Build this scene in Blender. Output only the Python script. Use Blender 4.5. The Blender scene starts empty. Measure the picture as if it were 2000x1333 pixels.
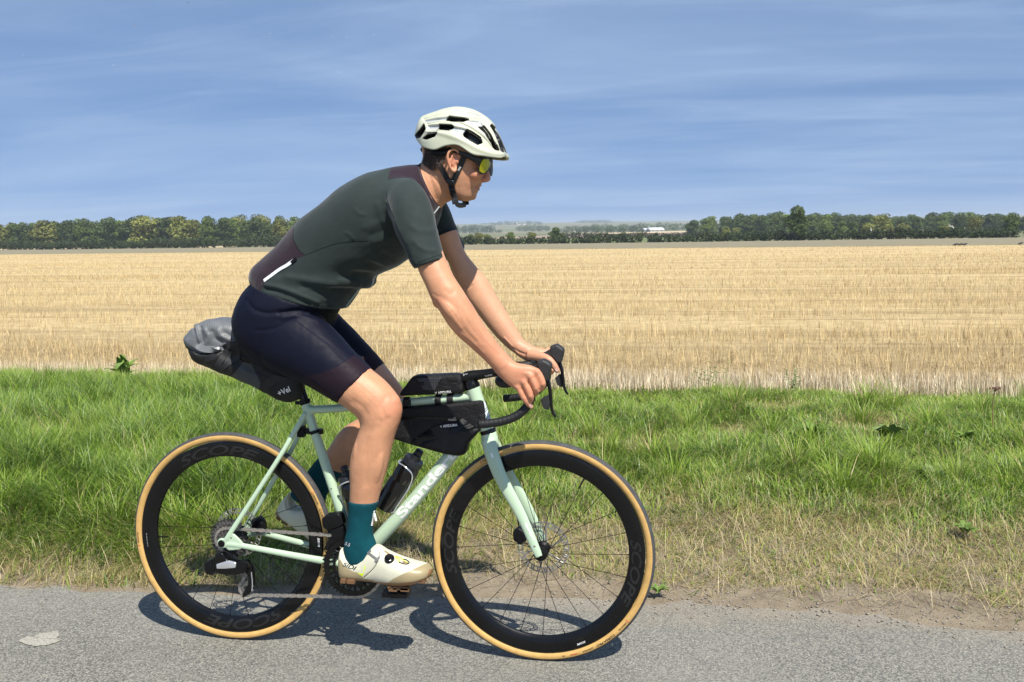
import bpy, bmesh, math, random
import numpy as np
from mathutils import Vector, Matrix
from mathutils.bvhtree import BVHTree

rng = np.random.default_rng(11)
random.seed(11)
SC = bpy.context.scene
COL = SC.collection

# ------------------------------------------------------------------ camera
FPX, YAW, PIT, ROL = 1854.1, 0.18655, 0.08734, -0.015468      # solved from the two wheels, photo is 2000 px wide
CAMP = np.array([0.9555, -2.7747, 1.3182])
V0 = -56.57
_cy, _sy, _cp, _sp = math.cos(YAW), math.sin(YAW), math.cos(PIT), math.sin(PIT)
CF = np.array([-_sy * _cp, _cy * _cp, -_sp])
_R = np.array([_cy, _sy, 0.0])
_U = np.cross(_R, CF)
CR = math.cos(ROL) * _R + math.sin(ROL) * _U
CU = -math.sin(ROL) * _R + math.cos(ROL) * _U
cam = bpy.data.cameras.new('camera')
camo = bpy.data.objects.new('camera', cam)
COL.objects.link(camo)
M = Matrix.Identity(4)
for i in range(3):
    M[i][0], M[i][1], M[i][2], M[i][3] = CR[i], CU[i], -CF[i], CAMP[i]
camo.matrix_world = M
cam.sensor_width = 36.0
cam.lens = FPX / 2000 * 36
cam.shift_y = V0 / 2000
cam.clip_start = 0.05
cam.clip_end = 30000
SC.camera = camo

# ------------------------------------------------------------------ light
SUN = np.array([0.40, -0.60, 1.0]); SUN /= np.linalg.norm(SUN)
sl = bpy.data.lights.new('sun', 'SUN')
sl.energy = 5.0
sl.angle = math.radians(0.53)
sl.color = (1.0, 0.95, 0.86)
so = bpy.data.objects.new('sun', sl)
COL.objects.link(so)
so.rotation_euler = Vector(SUN).to_track_quat('Z', 'Y').to_euler()
so.location = (6, -9, 15)

w = bpy.data.worlds.new('World'); SC.world = w
w.use_nodes = True
nt = w.node_tree; nt.nodes.clear()
def N(tree, typ, **kw):
    n = tree.nodes.new(typ)
    for k, v in kw.items():
        setattr(n, k, v)
    return n
out = N(nt, 'ShaderNodeOutputWorld'); bg = N(nt, 'ShaderNodeBackground')
sky = N(nt, 'ShaderNodeTexSky', sky_type='NISHITA')
sky.sun_disc = False
sky.sun_elevation = math.asin(SUN[2])
sky.sun_rotation = math.atan2(SUN[0], SUN[1])
sky.altitude = 50; sky.air_density = 0.8; sky.dust_density = 0.0; sky.ozone_density = 2.4
SKYK = 0.116
# high thin cirrus: a noise sheet laid over the whole dome
tc = N(nt, 'ShaderNodeTexCoord'); sep = N(nt, 'ShaderNodeSeparateXYZ')
nt.links.new(tc.outputs['Generated'], sep.inputs[0])
# the pale air-light band at the horizon is left to the haze box: read the clear sky a little higher up, all round
lz = N(nt, 'ShaderNodeMath', operation='MULTIPLY_ADD'); nt.links.new(sep.outputs['Z'], lz.inputs[0]); lz.inputs[1].default_value = 0.64; lz.inputs[2].default_value = 0.27
lv = N(nt, 'ShaderNodeCombineXYZ'); nt.links.new(sep.outputs['X'], lv.inputs[0]); nt.links.new(sep.outputs['Y'], lv.inputs[1]); nt.links.new(lz.outputs[0], lv.inputs[2])
ln = N(nt, 'ShaderNodeVectorMath', operation='NORMALIZE'); nt.links.new(lv.outputs[0], ln.inputs[0]); nt.links.new(ln.outputs[0], sky.inputs['Vector'])
zm = N(nt, 'ShaderNodeMath', operation='ABSOLUTE'); nt.links.new(sep.outputs['Z'], zm.inputs[0])
za = N(nt, 'ShaderNodeMath', operation='ADD'); nt.links.new(zm.outputs[0], za.inputs[0]); za.inputs[1].default_value = 0.10
dx = N(nt, 'ShaderNodeMath', operation='DIVIDE'); dy = N(nt, 'ShaderNodeMath', operation='DIVIDE')
nt.links.new(sep.outputs['X'], dx.inputs[0]); nt.links.new(za.outputs[0], dx.inputs[1])
nt.links.new(sep.outputs['Y'], dy.inputs[0]); nt.links.new(za.outputs[0], dy.inputs[1])
cmb = N(nt, 'ShaderNodeCombineXYZ'); nt.links.new(dx.outputs[0], cmb.inputs[0]); nt.links.new(dy.outputs[0], cmb.inputs[1])
def cloud(scale, sx, rot, det, lo, hi, dist=0.6):
    mp = N(nt, 'ShaderNodeMapping'); mp.inputs['Rotation'].default_value = (0, 0, rot); mp.inputs['Scale'].default_value = (sx, 1, 1)
    nt.links.new(cmb.outputs[0], mp.inputs[0])
    nz = N(nt, 'ShaderNodeTexNoise'); nz.inputs['Scale'].default_value = scale; nz.inputs['Detail'].default_value = det
    nz.inputs['Roughness'].default_value = 0.55; nz.inputs['Distortion'].default_value = dist
    nt.links.new(mp.outputs[0], nz.inputs['Vector'])
    mr = N(nt, 'ShaderNodeMapRange', interpolation_type='SMOOTHSTEP'); mr.inputs['From Min'].default_value = lo; mr.inputs['From Max'].default_value = hi
    nt.links.new(nz.outputs[0], mr.inputs['Value'])
    return mr
c1 = cloud(0.55, 0.45, 0.12, 6, 0.34, 0.68)
c2 = cloud(2.1, 0.35, 0.16, 5, 0.40, 0.78, 0.9)
k2 = N(nt, 'ShaderNodeMath', operation='MULTIPLY'); nt.links.new(c2.outputs[0], k2.inputs[0]); k2.inputs[1].default_value = 0.26
k1 = N(nt, 'ShaderNodeMath', operation='MULTIPLY_ADD'); nt.links.new(c1.outputs[0], k1.inputs[0]); k1.inputs[1].default_value = 0.44
nt.links.new(k2.outputs[0], k1.inputs[2])
sc_ = N(nt, 'ShaderNodeVectorMath', operation='SCALE'); sc_.inputs['Scale'].default_value = SKYK
nt.links.new(sky.outputs[0], sc_.inputs[0])
mx = N(nt, 'ShaderNodeMix', data_type='RGBA'); mx.clamp_factor = True
nt.links.new(k1.outputs[0], mx.inputs['Factor'])
nt.links.new(sc_.outputs[0], mx.inputs[6]); mx.inputs[7].default_value = (0.335, 0.445, 0.615, 1)
nt.links.new(mx.outputs[2], bg.inputs[0]); bg.inputs[1].default_value = 1.0
nt.links.new(bg.outputs[0], out.inputs[0])

vs = SC.view_settings
vs.view_transform = 'Standard'; vs.look = 'None'; vs.gamma = 1.0; vs.use_curve_mapping = False
vs.exposure = 0.48
cy = SC.cycles
cy.use_denoising = True
cy.max_bounces = 8; cy.diffuse_bounces = 3; cy.glossy_bounces = 3; cy.transmission_bounces = 6; cy.transparent_max_bounces = 8; cy.volume_bounces = 0
cy.use_adaptive_sampling = False
SC.render.film_transparent = False
# ------------------------------------------------------------------ helpers
def PX(px, py, Y):
    """photo pixel -> world point on the vertical plane at depth Y"""
    d = CF + CR * (px - 1000) / FPX - CU * (py - 666.5 - V0) / FPX
    return CAMP + d * ((Y - CAMP[1]) / d[1])
def RAY(px, py):
    d = CF + CR * (px - 1000) / FPX - CU * (py - 666.5 - V0) / FPX
    return d / np.linalg.norm(d)
def GND(px, py, z=0.0):
    d = RAY(px, py)
    return CAMP + d * ((z - CAMP[2]) / d[2])
def PROJ(P):
    d = np.asarray(P, float) - CAMP
    z = d @ CF
    return np.stack([1000 + FPX * (d @ CR) / z, 666.5 + V0 - FPX * (d @ CU) / z], -1)

def smooth01(x, a, b):
    t = np.clip((x - a) / (b - a), 0, 1)
    return t * t * (3 - 2 * t)

_perm = rng.random((256, 256))
def vnoise(x, y):
    x = np.asarray(x, float); y = np.asarray(y, float)
    xi = np.floor(x).astype(int); yi = np.floor(y).astype(int)
    fx = x - xi; fy = y - yi
    fx = fx * fx * (3 - 2 * fx); fy = fy * fy * (3 - 2 * fy)
    a = _perm[xi % 256, yi % 256]; b = _perm[(xi + 1) % 256, yi % 256]
    c = _perm[xi % 256, (yi + 1) % 256]; d = _perm[(xi + 1) % 256, (yi + 1) % 256]
    return (a * (1 - fx) + b * fx) * (1 - fy) + (c * (1 - fx) + d * fx) * fy
def fnoise(x, y, o=3):
    s = 0; amp = 1; t = 0
    for i in range(o):
        s = s + amp * vnoise(x * 2 ** i + 17 * i, y * 2 ** i + 31 * i); t += amp; amp *= 0.5
    return s / t
def vnoise3(p, scale):
    p = p * scale
    return (vnoise(p[:, 0] + 3.1, p[:, 1] + 7.7) + vnoise(p[:, 1] + 11.3, p[:, 2] + 5.9) + vnoise(p[:, 2] + 23.7, p[:, 0] + 13.1)) / 3

class Geo:
    def __init__(self):
        self.V = []; self.F = []; self.n = 0
    def add(self, V, F):
        V = np.asarray(V, float)
        self.V.append(V)
        n = self.n
        self.F += [tuple(i + n for i in f) for f in F]
        self.n += len(V)
        return self
    def verts(self):
        return np.concatenate(self.V) if self.V else np.zeros((0, 3))

def mesh_from(V, F, name='mesh'):
    me = bpy.data.meshes.new(name)
    me.from_pydata([tuple(v) for v in np.asarray(V, float)], [], [tuple(int(i) for i in f) for f in F])
    me.update()
    return me
def fast_mesh(name, V, idx, k):
    """all faces with k corners; V (n,3), idx (m*k)"""
    me = bpy.data.meshes.new(name)
    V = np.ascontiguousarray(V, np.float32); idx = np.ascontiguousarray(idx, np.int32).ravel()
    m = len(idx) // k
    me.vertices.add(len(V)); me.vertices.foreach_set('co', V.ravel())
    me.loops.add(len(idx)); me.loops.foreach_set('vertex_index', idx)
    me.polygons.add(m); me.polygons.foreach_set('loop_start', np.arange(m, dtype=np.int32) * k)
    me.update(calc_edges=True)
    return me
def shade(me, smooth=True, angle=None):
    me.polygons.foreach_set('use_smooth', np.full(len(me.polygons), smooth))
    if angle is not None and smooth:
        bm = bmesh.new(); bm.from_mesh(me)
        for e in bm.edges:
            if len(e.link_faces) == 2 and e.calc_face_angle(0) > angle:
                e.smooth = False
        bm.to_mesh(me); bm.free()
def world_of(o):
    B = Matrix.LocRotScale(o.location, o.rotation_euler, o.scale)
    return B if o.parent is None else world_of(o.parent) @ o.matrix_parent_inverse @ B
def obj(name, me, mat=None, parent=None, smooth=True, angle=0.7):
    o = bpy.data.objects.new(name, me)
    COL.objects.link(o)
    if mat is not None:
        for m in (mat if isinstance(mat, (list, tuple)) else [mat]):
            me.materials.append(m)
    shade(me, smooth, angle)
    if parent is not None:
        o.parent = parent
        o.matrix_parent_inverse = world_of(parent).inverted()
    return o
def gobj(name, g, mat=None, parent=None, smooth=True, angle=0.7):
    return obj(name, mesh_from(g.verts(), g.F, name), mat, parent, smooth, angle)
def tag(o, label=None, cat=None, group=None, kind=None):
    if label: o['label'] = label
    if cat: o['category'] = cat
    if group: o['group'] = group
    if kind: o['kind'] = kind
    return o
def empty(name, loc, label=None, cat=None, group=None):
    o = bpy.data.objects.new(name, None); COL.objects.link(o)
    o.location = [float(v) for v in loc]; o.empty_display_size = 0.05
    return tag(o, label, cat, group)

# ---- shapes
def unit(v):
    v = np.asarray(v, float); return v / max(np.linalg.norm(v), 1e-12)
def catmull(A, k):
    A = np.asarray(A, float); n = len(A)
    if k <= 1 or n < 2: return A
    sh = A.shape; A = A.reshape(n, -1)
    P = np.vstack([2 * A[0] - A[1], A, 2 * A[-1] - A[-2]])
    o = []
    for i in range(n - 1):
        p0, p1, p2, p3 = P[i], P[i + 1], P[i + 2], P[i + 3]
        for j in range(k):
            t = j / k
            o.append(0.5 * ((2 * p1) + (-p0 + p2) * t + (2 * p0 - 5 * p1 + 4 * p2 - p3) * t * t + (-p0 + 3 * p1 - 3 * p2 + p3) * t ** 3))
    o.append(A[-1])
    return np.array(o).reshape((len(o),) + sh[1:])
def loft(R, cap=True, closed=False):
    R = np.asarray(R, float); n, m = R.shape[:2]
    V = R.reshape(-1, 3); F = []
    for i in range(n - (0 if closed else 1)):
        a = i * m; b = ((i + 1) % n) * m
        for j in range(m):
            k = (j + 1) % m
            F.append((a + j, a + k, b + k, b + j))
    if cap and not closed:
        V = np.vstack([V, R[0].mean(0), R[-1].mean(0)])
        c0, c1 = n * m, n * m + 1
        for j in range(m):
            k = (j + 1) % m
            F.append((c0, k, j)); F.append((c1, (n - 1) * m + j, (n - 1) * m + k))
    return V, F
def sring(c, u, v, m=24, p=2.0):
    t = np.linspace(0, 2 * np.pi, m, endpoint=False)
    ct, st = np.cos(t), np.sin(t)
    e = 2.0 / p
    a = np.sign(ct) * np.abs(ct) ** e; b = np.sign(st) * np.abs(st) ** e
    return c + a[:, None] * u + b[:, None] * v
def frames(P):
    P = np.asarray(P, float); n = len(P)
    T = np.zeros_like(P); T[1:-1] = P[2:] - P[:-2]; T[0] = P[1] - P[0]; T[-1] = P[-1] - P[-2]
    T = T / np.maximum(np.linalg.norm(T, axis=1)[:, None], 1e-12)
    ref = np.array([0, 1.0, 0]) if abs(T[0][1]) < 0.85 else np.array([1.0, 0, 0])
    A = []; B = []
    for t in T:
        b = np.cross(t, ref); b = unit(b); a = np.cross(b, t); ref = a
        A.append(a); B.append(b)
    return np.array(A), np.array(B)
def tube(P, r, m=12, k=1, cap=True, flat=1.0, closed=False):
    """round tube along P; r scalar or list; flat scales the Y-ish axis"""
    P = np.asarray(P, float)
    r = np.full(len(P), r) if np.isscalar(r) else np.asarray(r, float)
    if k > 1:
        P = catmull(P, k); r = catmull(r[:, None], k)[:, 0]
    A, B = frames(P)
    R = [sring(P[i], B[i] * r[i], A[i] * r[i] * flat, m) for i in range(len(P))]
    return loft(R, cap, closed)
def rtube(P, rings, m=16, k=4, cap=True):
    """tube with (ru, rv) half sizes per point"""
    P = catmull(P, k); rr = catmull(np.asarray(rings, float), k)
    A, B = frames(P)
    return loft([sring(P[i], B[i] * rr[i, 0], A[i] * rr[i, 1], m) for i in range(len(P))], cap)
def box(c, s, R=None):
    x, y, z = np.array(s) / 2
    V = np.array([[-x, -y, -z], [x, -y, -z], [x, y, -z], [-x, y, -z], [-x, -y, z], [x, -y, z], [x, y, z], [-x, y, z]])
    if R is not None: V = V @ np.asarray(R).T
    return V + np.asarray(c, float), [(0, 3, 2, 1), (4, 5, 6, 7), (0, 1, 5, 4), (1, 2, 6, 5), (2, 3, 7, 6), (3, 0, 4, 7)]
def rotY(a):
    c, s = math.cos(a), math.sin(a)
    return np.array([[c, 0, s], [0, 1, 0], [-s, 0, c]])
def ball(c, r, m=16, n=10):
    r = np.ones(3) * r
    R = []
    for i in range(1, n):
        a = math.pi * i / n
        t = np.linspace(0, 2 * np.pi, m, endpoint=False)
        R.append(np.stack([np.sin(a) * np.cos(t) * r[0], np.sin(a) * np.sin(t) * r[1], np.full(m, np.cos(a)) * r[2]], -1) + c)
    V, F = loft(R, True)
    V[-2] = np.array(c) + [0, 0, r[2]]; V[-1] = np.array(c) - [0, 0, r[2]]
    return V, F
def lathe(prof, c=(0, 0, 0), seg=96, closed=True):
    """profile (r, y) spun about the Y axis"""
    prof = np.asarray(prof, float)
    t = np.linspace(0, 2 * np.pi, seg, endpoint=False)
    R = np.stack([np.outer(np.cos(t), prof[:, 0]), np.tile(prof[:, 1], (seg, 1)), np.outer(np.sin(t), prof[:, 0])], -1) + np.asarray(c, float)
    m = len(prof); F = []
    for i in range(seg):
        a = i * m; b = ((i + 1) % seg) * m
        for j in range(m if closed else m - 1):
            k = (j + 1) % m
            F.append((a + j, b + j, b + k, a + k))
    return R.reshape(-1, 3), F
def disc(c, r, y0, y1, seg=48):
    return lathe([(1e-4, y0), (r, y0), (r, y1), (1e-4, y1)], c, seg)
def limb(pairs, Ys, hw, m=28, k=4, p=2.1, tilt=None):
    """pairs of outline pixels (ax,ay,bx,by) either side of a limb, its depth and its half width in depth"""
    n = len(pairs)
    Ys = [Ys] * n if np.isscalar(Ys) else Ys
    hw = [hw] * n if np.isscalar(hw) else hw
    C = []
    for (ax, ay, bx, by), Y, h in zip(pairs, Ys, hw):
        a = PX(ax, ay, Y); b = PX(bx, by, Y)
        C.append(np.concatenate([(a + b) / 2, (a - b) / 2, [h]]))
    C = catmull(np.array(C), k)
    return [sring(c[:3], c[3:6], np.array([0, c[6], 0]), m, p) for c in C]

def resample(poly, step):
    P = np.asarray(poly, float); P = np.vstack([P, P[:1]])
    d = np.linalg.norm(np.diff(P, axis=0), axis=1); s = np.concatenate([[0], np.cumsum(d)])
    n = max(8, int(s[-1] / step)); q = np.linspace(0, s[-1], n, endpoint=False)
    return np.stack([np.interp(q, s, P[:, i]) for i in range(P.shape[1])], -1)
def pillow(poly, Yc, hw, r, step=0.006, wfun=None, Ysil=None, layers=5, soft=1):
    """solid from a side outline (pixels): flat sides with rounded edges; wfun(x,z) scales the depth"""
    Ys = Yc if Ysil is None else Ysil
    P = np.array([PX(x, y, Ys) for x, y in poly])[:, [0, 2]]
    P = resample(P, step)
    for _ in range(soft):
        P = 0.25 * np.roll(P, 1, 0) + 0.5 * P + 0.25 * np.roll(P, -1, 0)
    area = 0.5 * np.sum(P[:, 0] * np.roll(P[:, 1], -1) - np.roll(P[:, 0], -1) * P[:, 1])
    T = np.roll(P, -1, 0) - np.roll(P, 1, 0); T /= np.linalg.norm(T, axis=1)[:, None]
    Nn = np.stack([T[:, 1], -T[:, 0]], -1) * (1 if area > 0 else -1)    # outward
    rings = []
    a = np.linspace(0, math.pi / 2, layers)
    ys = [(-hw + r) - r * math.cos(t) for t in a] ; ins = [r * (1 - math.sin(t)) for t in a]
    ys = ys + [-v for v in ys[::-1]]; ins = ins + ins[::-1]
    for y, i in zip(ys, ins):
        Q = P - Nn * i
        s = 1.0 if wfun is None else wfun(Q[:, 0], Q[:, 1])
        rings.append(np.stack([Q[:, 0], Yc + y * s * np.ones(len(Q)), Q[:, 1]], -1))
    m = len(P); V = np.concatenate(rings); F = []
    for i in range(len(rings) - 1):
        for j in range(m):
            k = (j + 1) % m
            F.append((i * m + j, i * m + k, (i + 1) * m + k, (i + 1) * m + j))
    F.append(tuple(range(m))[::-1]); F.append(tuple(range((len(rings) - 1) * m, len(rings) * m)))
    if area < 0:
        F = [f[::-1] for f in F]
    return V, F
def remesh(V, F, voxel, it=6, fac=0.5):
    me = mesh_from(V, F, 'tmp'); o = bpy.data.objects.new('tmp', me); COL.objects.link(o)
    md = o.modifiers.new('r', 'REMESH'); md.mode = 'VOXEL'; md.voxel_size = voxel
    if it:
        s = o.modifiers.new('s', 'SMOOTH'); s.factor = fac; s.iterations = it
    dg = bpy.context.evaluated_depsgraph_get()
    m2 = bpy.data.meshes.new_from_object(o.evaluated_get(dg))
    bpy.data.objects.remove(o); bpy.data.meshes.remove(me)
    return m2
def relax(me, wgt, it):
    """laplacian smoothing of a mesh, weighted per vertex"""
    e = np.zeros(len(me.edges) * 2, np.int32); me.edges.foreach_get('vertices', e); e = e.reshape(-1, 2)
    V = mverts(me); cnt = np.bincount(e.ravel(), minlength=len(V)).astype(float)[:, None]
    for _ in range(it):
        S = np.zeros_like(V)
        for k in range(3):
            S[:, k] = np.bincount(e[:, 0], V[e[:, 1], k], len(V)) + np.bincount(e[:, 1], V[e[:, 0], k], len(V))
        V = V + (S / np.maximum(cnt, 1) - V) * (wgt * 0.7)[:, None]
    setverts(me, V)
def mverts(me):
    a = np.zeros(len(me.vertices) * 3, np.float32); me.vertices.foreach_get('co', a); return a.reshape(-1, 3).astype(float)
def mnorms(me):
    a = np.zeros(len(me.vertices) * 3, np.float32); me.vertices.foreach_get('normal', a); return a.reshape(-1, 3).astype(float)
def setverts(me, V):
    me.vertices.foreach_set('co', np.ascontiguousarray(V, np.float32).ravel()); me.update()
def attr(me, name, val, typ='FLOAT'):
    at = me.attributes.new(name, typ, 'POINT')
    at.data.foreach_set('value' if typ == 'FLOAT' else 'color', np.ascontiguousarray(val, np.float32).ravel())
def poly_sd(Q, poly):
    """signed distance in pixels to a polygon, positive inside"""
    poly = np.asarray(poly, float); n = len(poly)
    d = np.full(len(Q), 1e9); ins = np.zeros(len(Q), bool)
    for i in range(n):
        a = poly[i]; b = poly[(i + 1) % n]; ab = b - a; aq = Q - a
        t = np.clip((aq @ ab) / max(ab @ ab, 1e-9), 0, 1)
        d = np.minimum(d, np.linalg.norm(aq - t[:, None] * ab, axis=1))
        c = ((a[1] > Q[:, 1]) != (b[1] > Q[:, 1]))
        xx = a[0] + (Q[:, 1] - a[1]) / (b[1] - a[1] if abs(b[1] - a[1]) > 1e-9 else 1e-9) * ab[0]
        ins ^= c & (Q[:, 0] < xx)
    return np.where(ins, d, -d)
def near_px(V, mirror=True):
    """pixel at which a vertex (or its mirror twin on the near side) appears"""
    V = np.array(V, float)
    if mirror: V[:, 1] = -np.abs(V[:, 1])
    return PROJ(V)
def bvh_of(me):
    bm = bmesh.new(); bm.from_mesh(me); b = BVHTree.FromBMesh(bm); bm.free(); return b
def hit(bvh, px, py, off=0.0):
    d = RAY(px, py)
    l, n, i, t = bvh.ray_cast(Vector(CAMP), Vector(d))
    if l is None:
        return None, None
    l = np.array(l); n = np.array(n)
    if n @ d > 0: n = -n
    return l + n * off, n
def ribbon(bvh, pts, w, th=0.0012, k=4, m=None, off=0.0015):
    """strap lying on a surface along pixels pts; w = width in metres"""
    P = catmull(np.array(pts, float), k); L = []; NN = []
    for x, y in P:
        l, n = hit(bvh, x, y, off)
        if l is not None:
            L.append(l); NN.append(n)
    return strip(np.array(L), np.array(NN), w, th)
def strip(L, NN, w, th):
    n = len(L)
    T = np.zeros_like(L); T[1:-1] = L[2:] - L[:-2]; T[0] = L[1] - L[0]; T[-1] = L[-1] - L[-2]
    w = np.full(n, w) if np.isscalar(w) else np.interp(np.linspace(0, 1, n), np.linspace(0, 1, len(w)), w)
    R = []
    for i in range(n):
        s = unit(np.cross(T[i], NN[i])) * w[i] / 2; u = NN[i] * th / 2
        R.append([L[i] - s - u, L[i] + s - u, L[i] + s + u, L[i] - s + u])
    return loft(R, True)
def text_poly(txt, size=1.0, shear=0.0, bold=0.0, spacing=1.0):
    """2-D triangles of a word; returns verts (n,2) with height about `size`, faces"""
    c = bpy.data.curves.new('t', 'FONT'); c.body = txt; c.size = size; c.shear = shear; c.offset = bold; c.space_character = spacing
    c.resolution_u = 6
    o = bpy.data.objects.new('t', c); COL.objects.link(o)
    dg = bpy.context.evaluated_depsgraph_get(); me = bpy.data.meshes.new_from_object(o.evaluated_get(dg))
    bm = bmesh.new(); bm.from_mesh(me); bmesh.ops.triangulate(bm, faces=bm.faces)
    bmesh.ops.subdivide_edges(bm, edges=[e for e in bm.edges if e.calc_length() > size * 0.25], cuts=2, use_grid_fill=True)
    bmesh.ops.triangulate(bm, faces=bm.faces)
    V = np.array([v.co[:2] for v in bm.verts]); bm.verts.index_update()
    F = [tuple(v.index for v in f.verts) for f in bm.faces]; bm.free()
    bpy.data.objects.remove(o); bpy.data.curves.remove(c); bpy.data.meshes.remove(me)
    return V, F
def text_on(name, txt, p0, p1, hpx, bvh, mat, parent, off=0.0008, shear=0.0, bold=0.0, spacing=1.0):
    """word printed on a surface: baseline runs from pixel p0 to p1, cap height hpx"""
    V, F = text_poly(txt, 1.0, shear, bold, spacing)
    a = np.array(p0, float); b = np.array(p1, float)
    x0, x1 = V[:, 0].min(), V[:, 0].max(); capb = 0.70
    u = (b - a) / (x1 - x0); nv = np.array([u[1], -u[0]]); nv = nv / np.linalg.norm(nv) * hpx / capb
    L = []; ok = []
    for x, y in V:
        q = a + u * (x - x0) + nv * y
        l, n = hit(bvh, q[0], q[1], off)
        ok.append(l is not None); L.append(l if l is not None else np.zeros(3))
    F = [f for f in F if all(ok[i] for i in f)]
    me = mesh_from(L, F, name)
    return obj(name, me, mat, parent, False)

# ---- materials
def _pr(name):
    m = bpy.data.materials.new(name); m.use_nodes = True
    return m, m.node_tree, m.node_tree.nodes['Principled BSDF']
def mixc(t, fac, a, b, blend='MIX'):
    n = N(t, 'ShaderNodeMix', data_type='RGBA', blend_type=blend)
    for s, v in ((0, fac), (6, a), (7, b)):
        if hasattr(v, 'is_linked') or hasattr(v, 'links'): t.links.new(v, n.inputs[s])
        elif s == 0: n.inputs[0].default_value = v
        else: n.inputs[s].default_value = (*v, 1) if len(v) == 3 else v
    return n.outputs[2]
def noise(t, scale, det=3, rough=0.55, coord='Object', sc=None, dist=0.0):
    tc = N(t, 'ShaderNodeTexCoord'); v = tc.outputs[coord]
    if sc is not None:
        mp = N(t, 'ShaderNodeMapping'); mp.inputs['Scale'].default_value = sc; t.links.new(v, mp.inputs[0]); v = mp.outputs[0]
    n = N(t, 'ShaderNodeTexNoise'); n.inputs['Scale'].default_value = scale; n.inputs['Detail'].default_value = det; n.inputs['Roughness'].default_value = rough
    n.inputs['Distortion'].default_value = dist
    t.links.new(v, n.inputs['Vector']); return n.outputs[0]
def mrange(t, v, a, b, c=0.0, d=1.0):
    n = N(t, 'ShaderNodeMapRange'); t.links.new(v, n.inputs['Value'])
    for i, x in zip(('From Min', 'From Max', 'To Min', 'To Max'), (a, b, c, d)): n.inputs[i].default_value = x
    return n.outputs[0]
def attrn(t, name, out='Fac'):
    n = N(t, 'ShaderNodeAttribute'); n.attribute_name = name; return n.outputs[out]
def bumpn(t, b, h, strength, dist):
    n = N(t, 'ShaderNodeBump'); n.inputs['Strength'].default_value = strength; n.inputs['Distance'].default_value = dist
    t.links.new(h, n.inputs['Height']); t.links.new(n.outputs[0], b.inputs['Normal']); return n
def dark(c, k): return tuple(x * k for x in c[:3])
def mat(name, col, rough=0.5, metal=0.0, var=0.12, vs=18.0, bump=0.0, bs=400.0, bd=0.001, sss=0.0, coat=0.0, spec=0.5, masks=(), sheen=0.0, bdet=2):
    """masks: (attribute, colour, edge) laid over the base colour where the attribute is positive"""
    m, t, b = _pr(name)
    c = mixc(t, mrange(t, noise(t, vs, 4), 0.3, 0.7), dark(col, 1 - var), tuple(min(1, x * (1 + var)) for x in col))
    for a, mc, e in masks:
        f = mrange(t, attrn(t, a), -e, e)
        c = mixc(t, f, c, mc)
    t.links.new(c, b.inputs['Base Color'])
    rn = mrange(t, noise(t, vs * 2.3, 3), 0.3, 0.7, max(0.02, rough - 0.06), min(1, rough + 0.06)); t.links.new(rn, b.inputs['Roughness'])
    b.inputs['Metallic'].default_value = metal
    b.inputs['Specular IOR Level'].default_value = spec
    if sss:
        b.inputs['Subsurface Weight'].default_value = sss; b.inputs['Subsurface Radius'].default_value = (1.0, 0.35, 0.2); b.inputs['Subsurface Scale'].default_value = 0.006
    if coat:
        b.inputs['Coat Weight'].default_value = coat; b.inputs['Coat Roughness'].default_value = 0.06
    if sheen:
        b.inputs['Sheen Weight'].default_value = sheen; b.inputs['Sheen Roughness'].default_value = 0.4
    if bump:
        bumpn(t, b, noise(t, bs, bdet), bump, bd)
    return m
# ------------------------------------------------------------------ ground
FH = unit(np.array([CF[0], CF[1], 0])); RH = np.array([FH[1], -FH[0], 0])
def DEPTH(P): return (np.asarray(P)[..., :2] - CAMP[:2]) @ FH[:2]
def terrain(x, y):
    P = np.stack([x, y], -1); D = (P - CAMP[:2]) @ FH[:2]; u = (P - CAMP[:2]) @ RH[:2]
    z = np.interp(D, [0, 9, 250, 330, 900, 1500, 2500, 3600, 5200, 9000], [0, 0, -2.82, -3.4, -4.2, -3.2, 3.0, 20, 36, -10])
    far = smooth01(D, 700, 3000)
    z = z + far * (14 * (fnoise(u / 900 + 5, D / 1400 + 2, 3) - 0.5))
    return z
def FAR(px, D, dz=0.0):
    """point on the terrain seen in photo column px at horizontal distance D ahead"""
    d = CF + CR * (px - 1000) / FPX - CU * (470 - 666.5 - V0) / FPX
    h = unit(np.array([d[0], d[1], 0])); k = D / (h @ FH)
    p = np.array([CAMP[0] + h[0] * k, CAMP[1] + h[1] * k, 0.0]); p[2] = terrain(p[0], p[1]) + dz
    return p
def line_D(px, pts):
    return np.interp(px, [p[0] for p in pts], [p[1] for p in pts])

# base sheet to the horizon: polar grid about the viewer's feet
rad = np.concatenate([[0.0], np.geomspace(2.0, 9500, 80)]); na = 180
th = np.linspace(0, 2 * np.pi, na, endpoint=False)
GX = CAMP[0] + np.outer(rad, np.cos(th)); GY = CAMP[1] + np.outer(rad, np.sin(th))
GZ = terrain(GX, GY) - 0.06 - 0.0004 * rad[:, None]
V = np.stack([GX, GY, GZ], -1).reshape(-1, 3)
F = [(i * na + j, i * na + (j + 1) % na, (i + 1) * na + (j + 1) % na, (i + 1) * na + j) for i in range(len(rad) - 1) for j in range(na)]
m_far, t, b = _pr('far_fields')
n1 = mrange(t, noise(t, 0.0035, 2), 0.42, 0.58); n2 = mrange(t, noise(t, 0.012, 2, sc=(1, 2.5, 1)), 0.45, 0.55)
c = mixc(t, n1, (0.085, 0.115, 0.040), (0.27, 0.21, 0.12)); c = mixc(t, n2, c, (0.14, 0.15, 0.06))
t.links.new(c, b.inputs['Base Color']); b.inputs['Roughness'].default_value = 0.95
ground = tag(obj('ground', mesh_from(V, [f[::-1] for f in F]), m_far, None, True, None), kind='structure')

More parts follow.
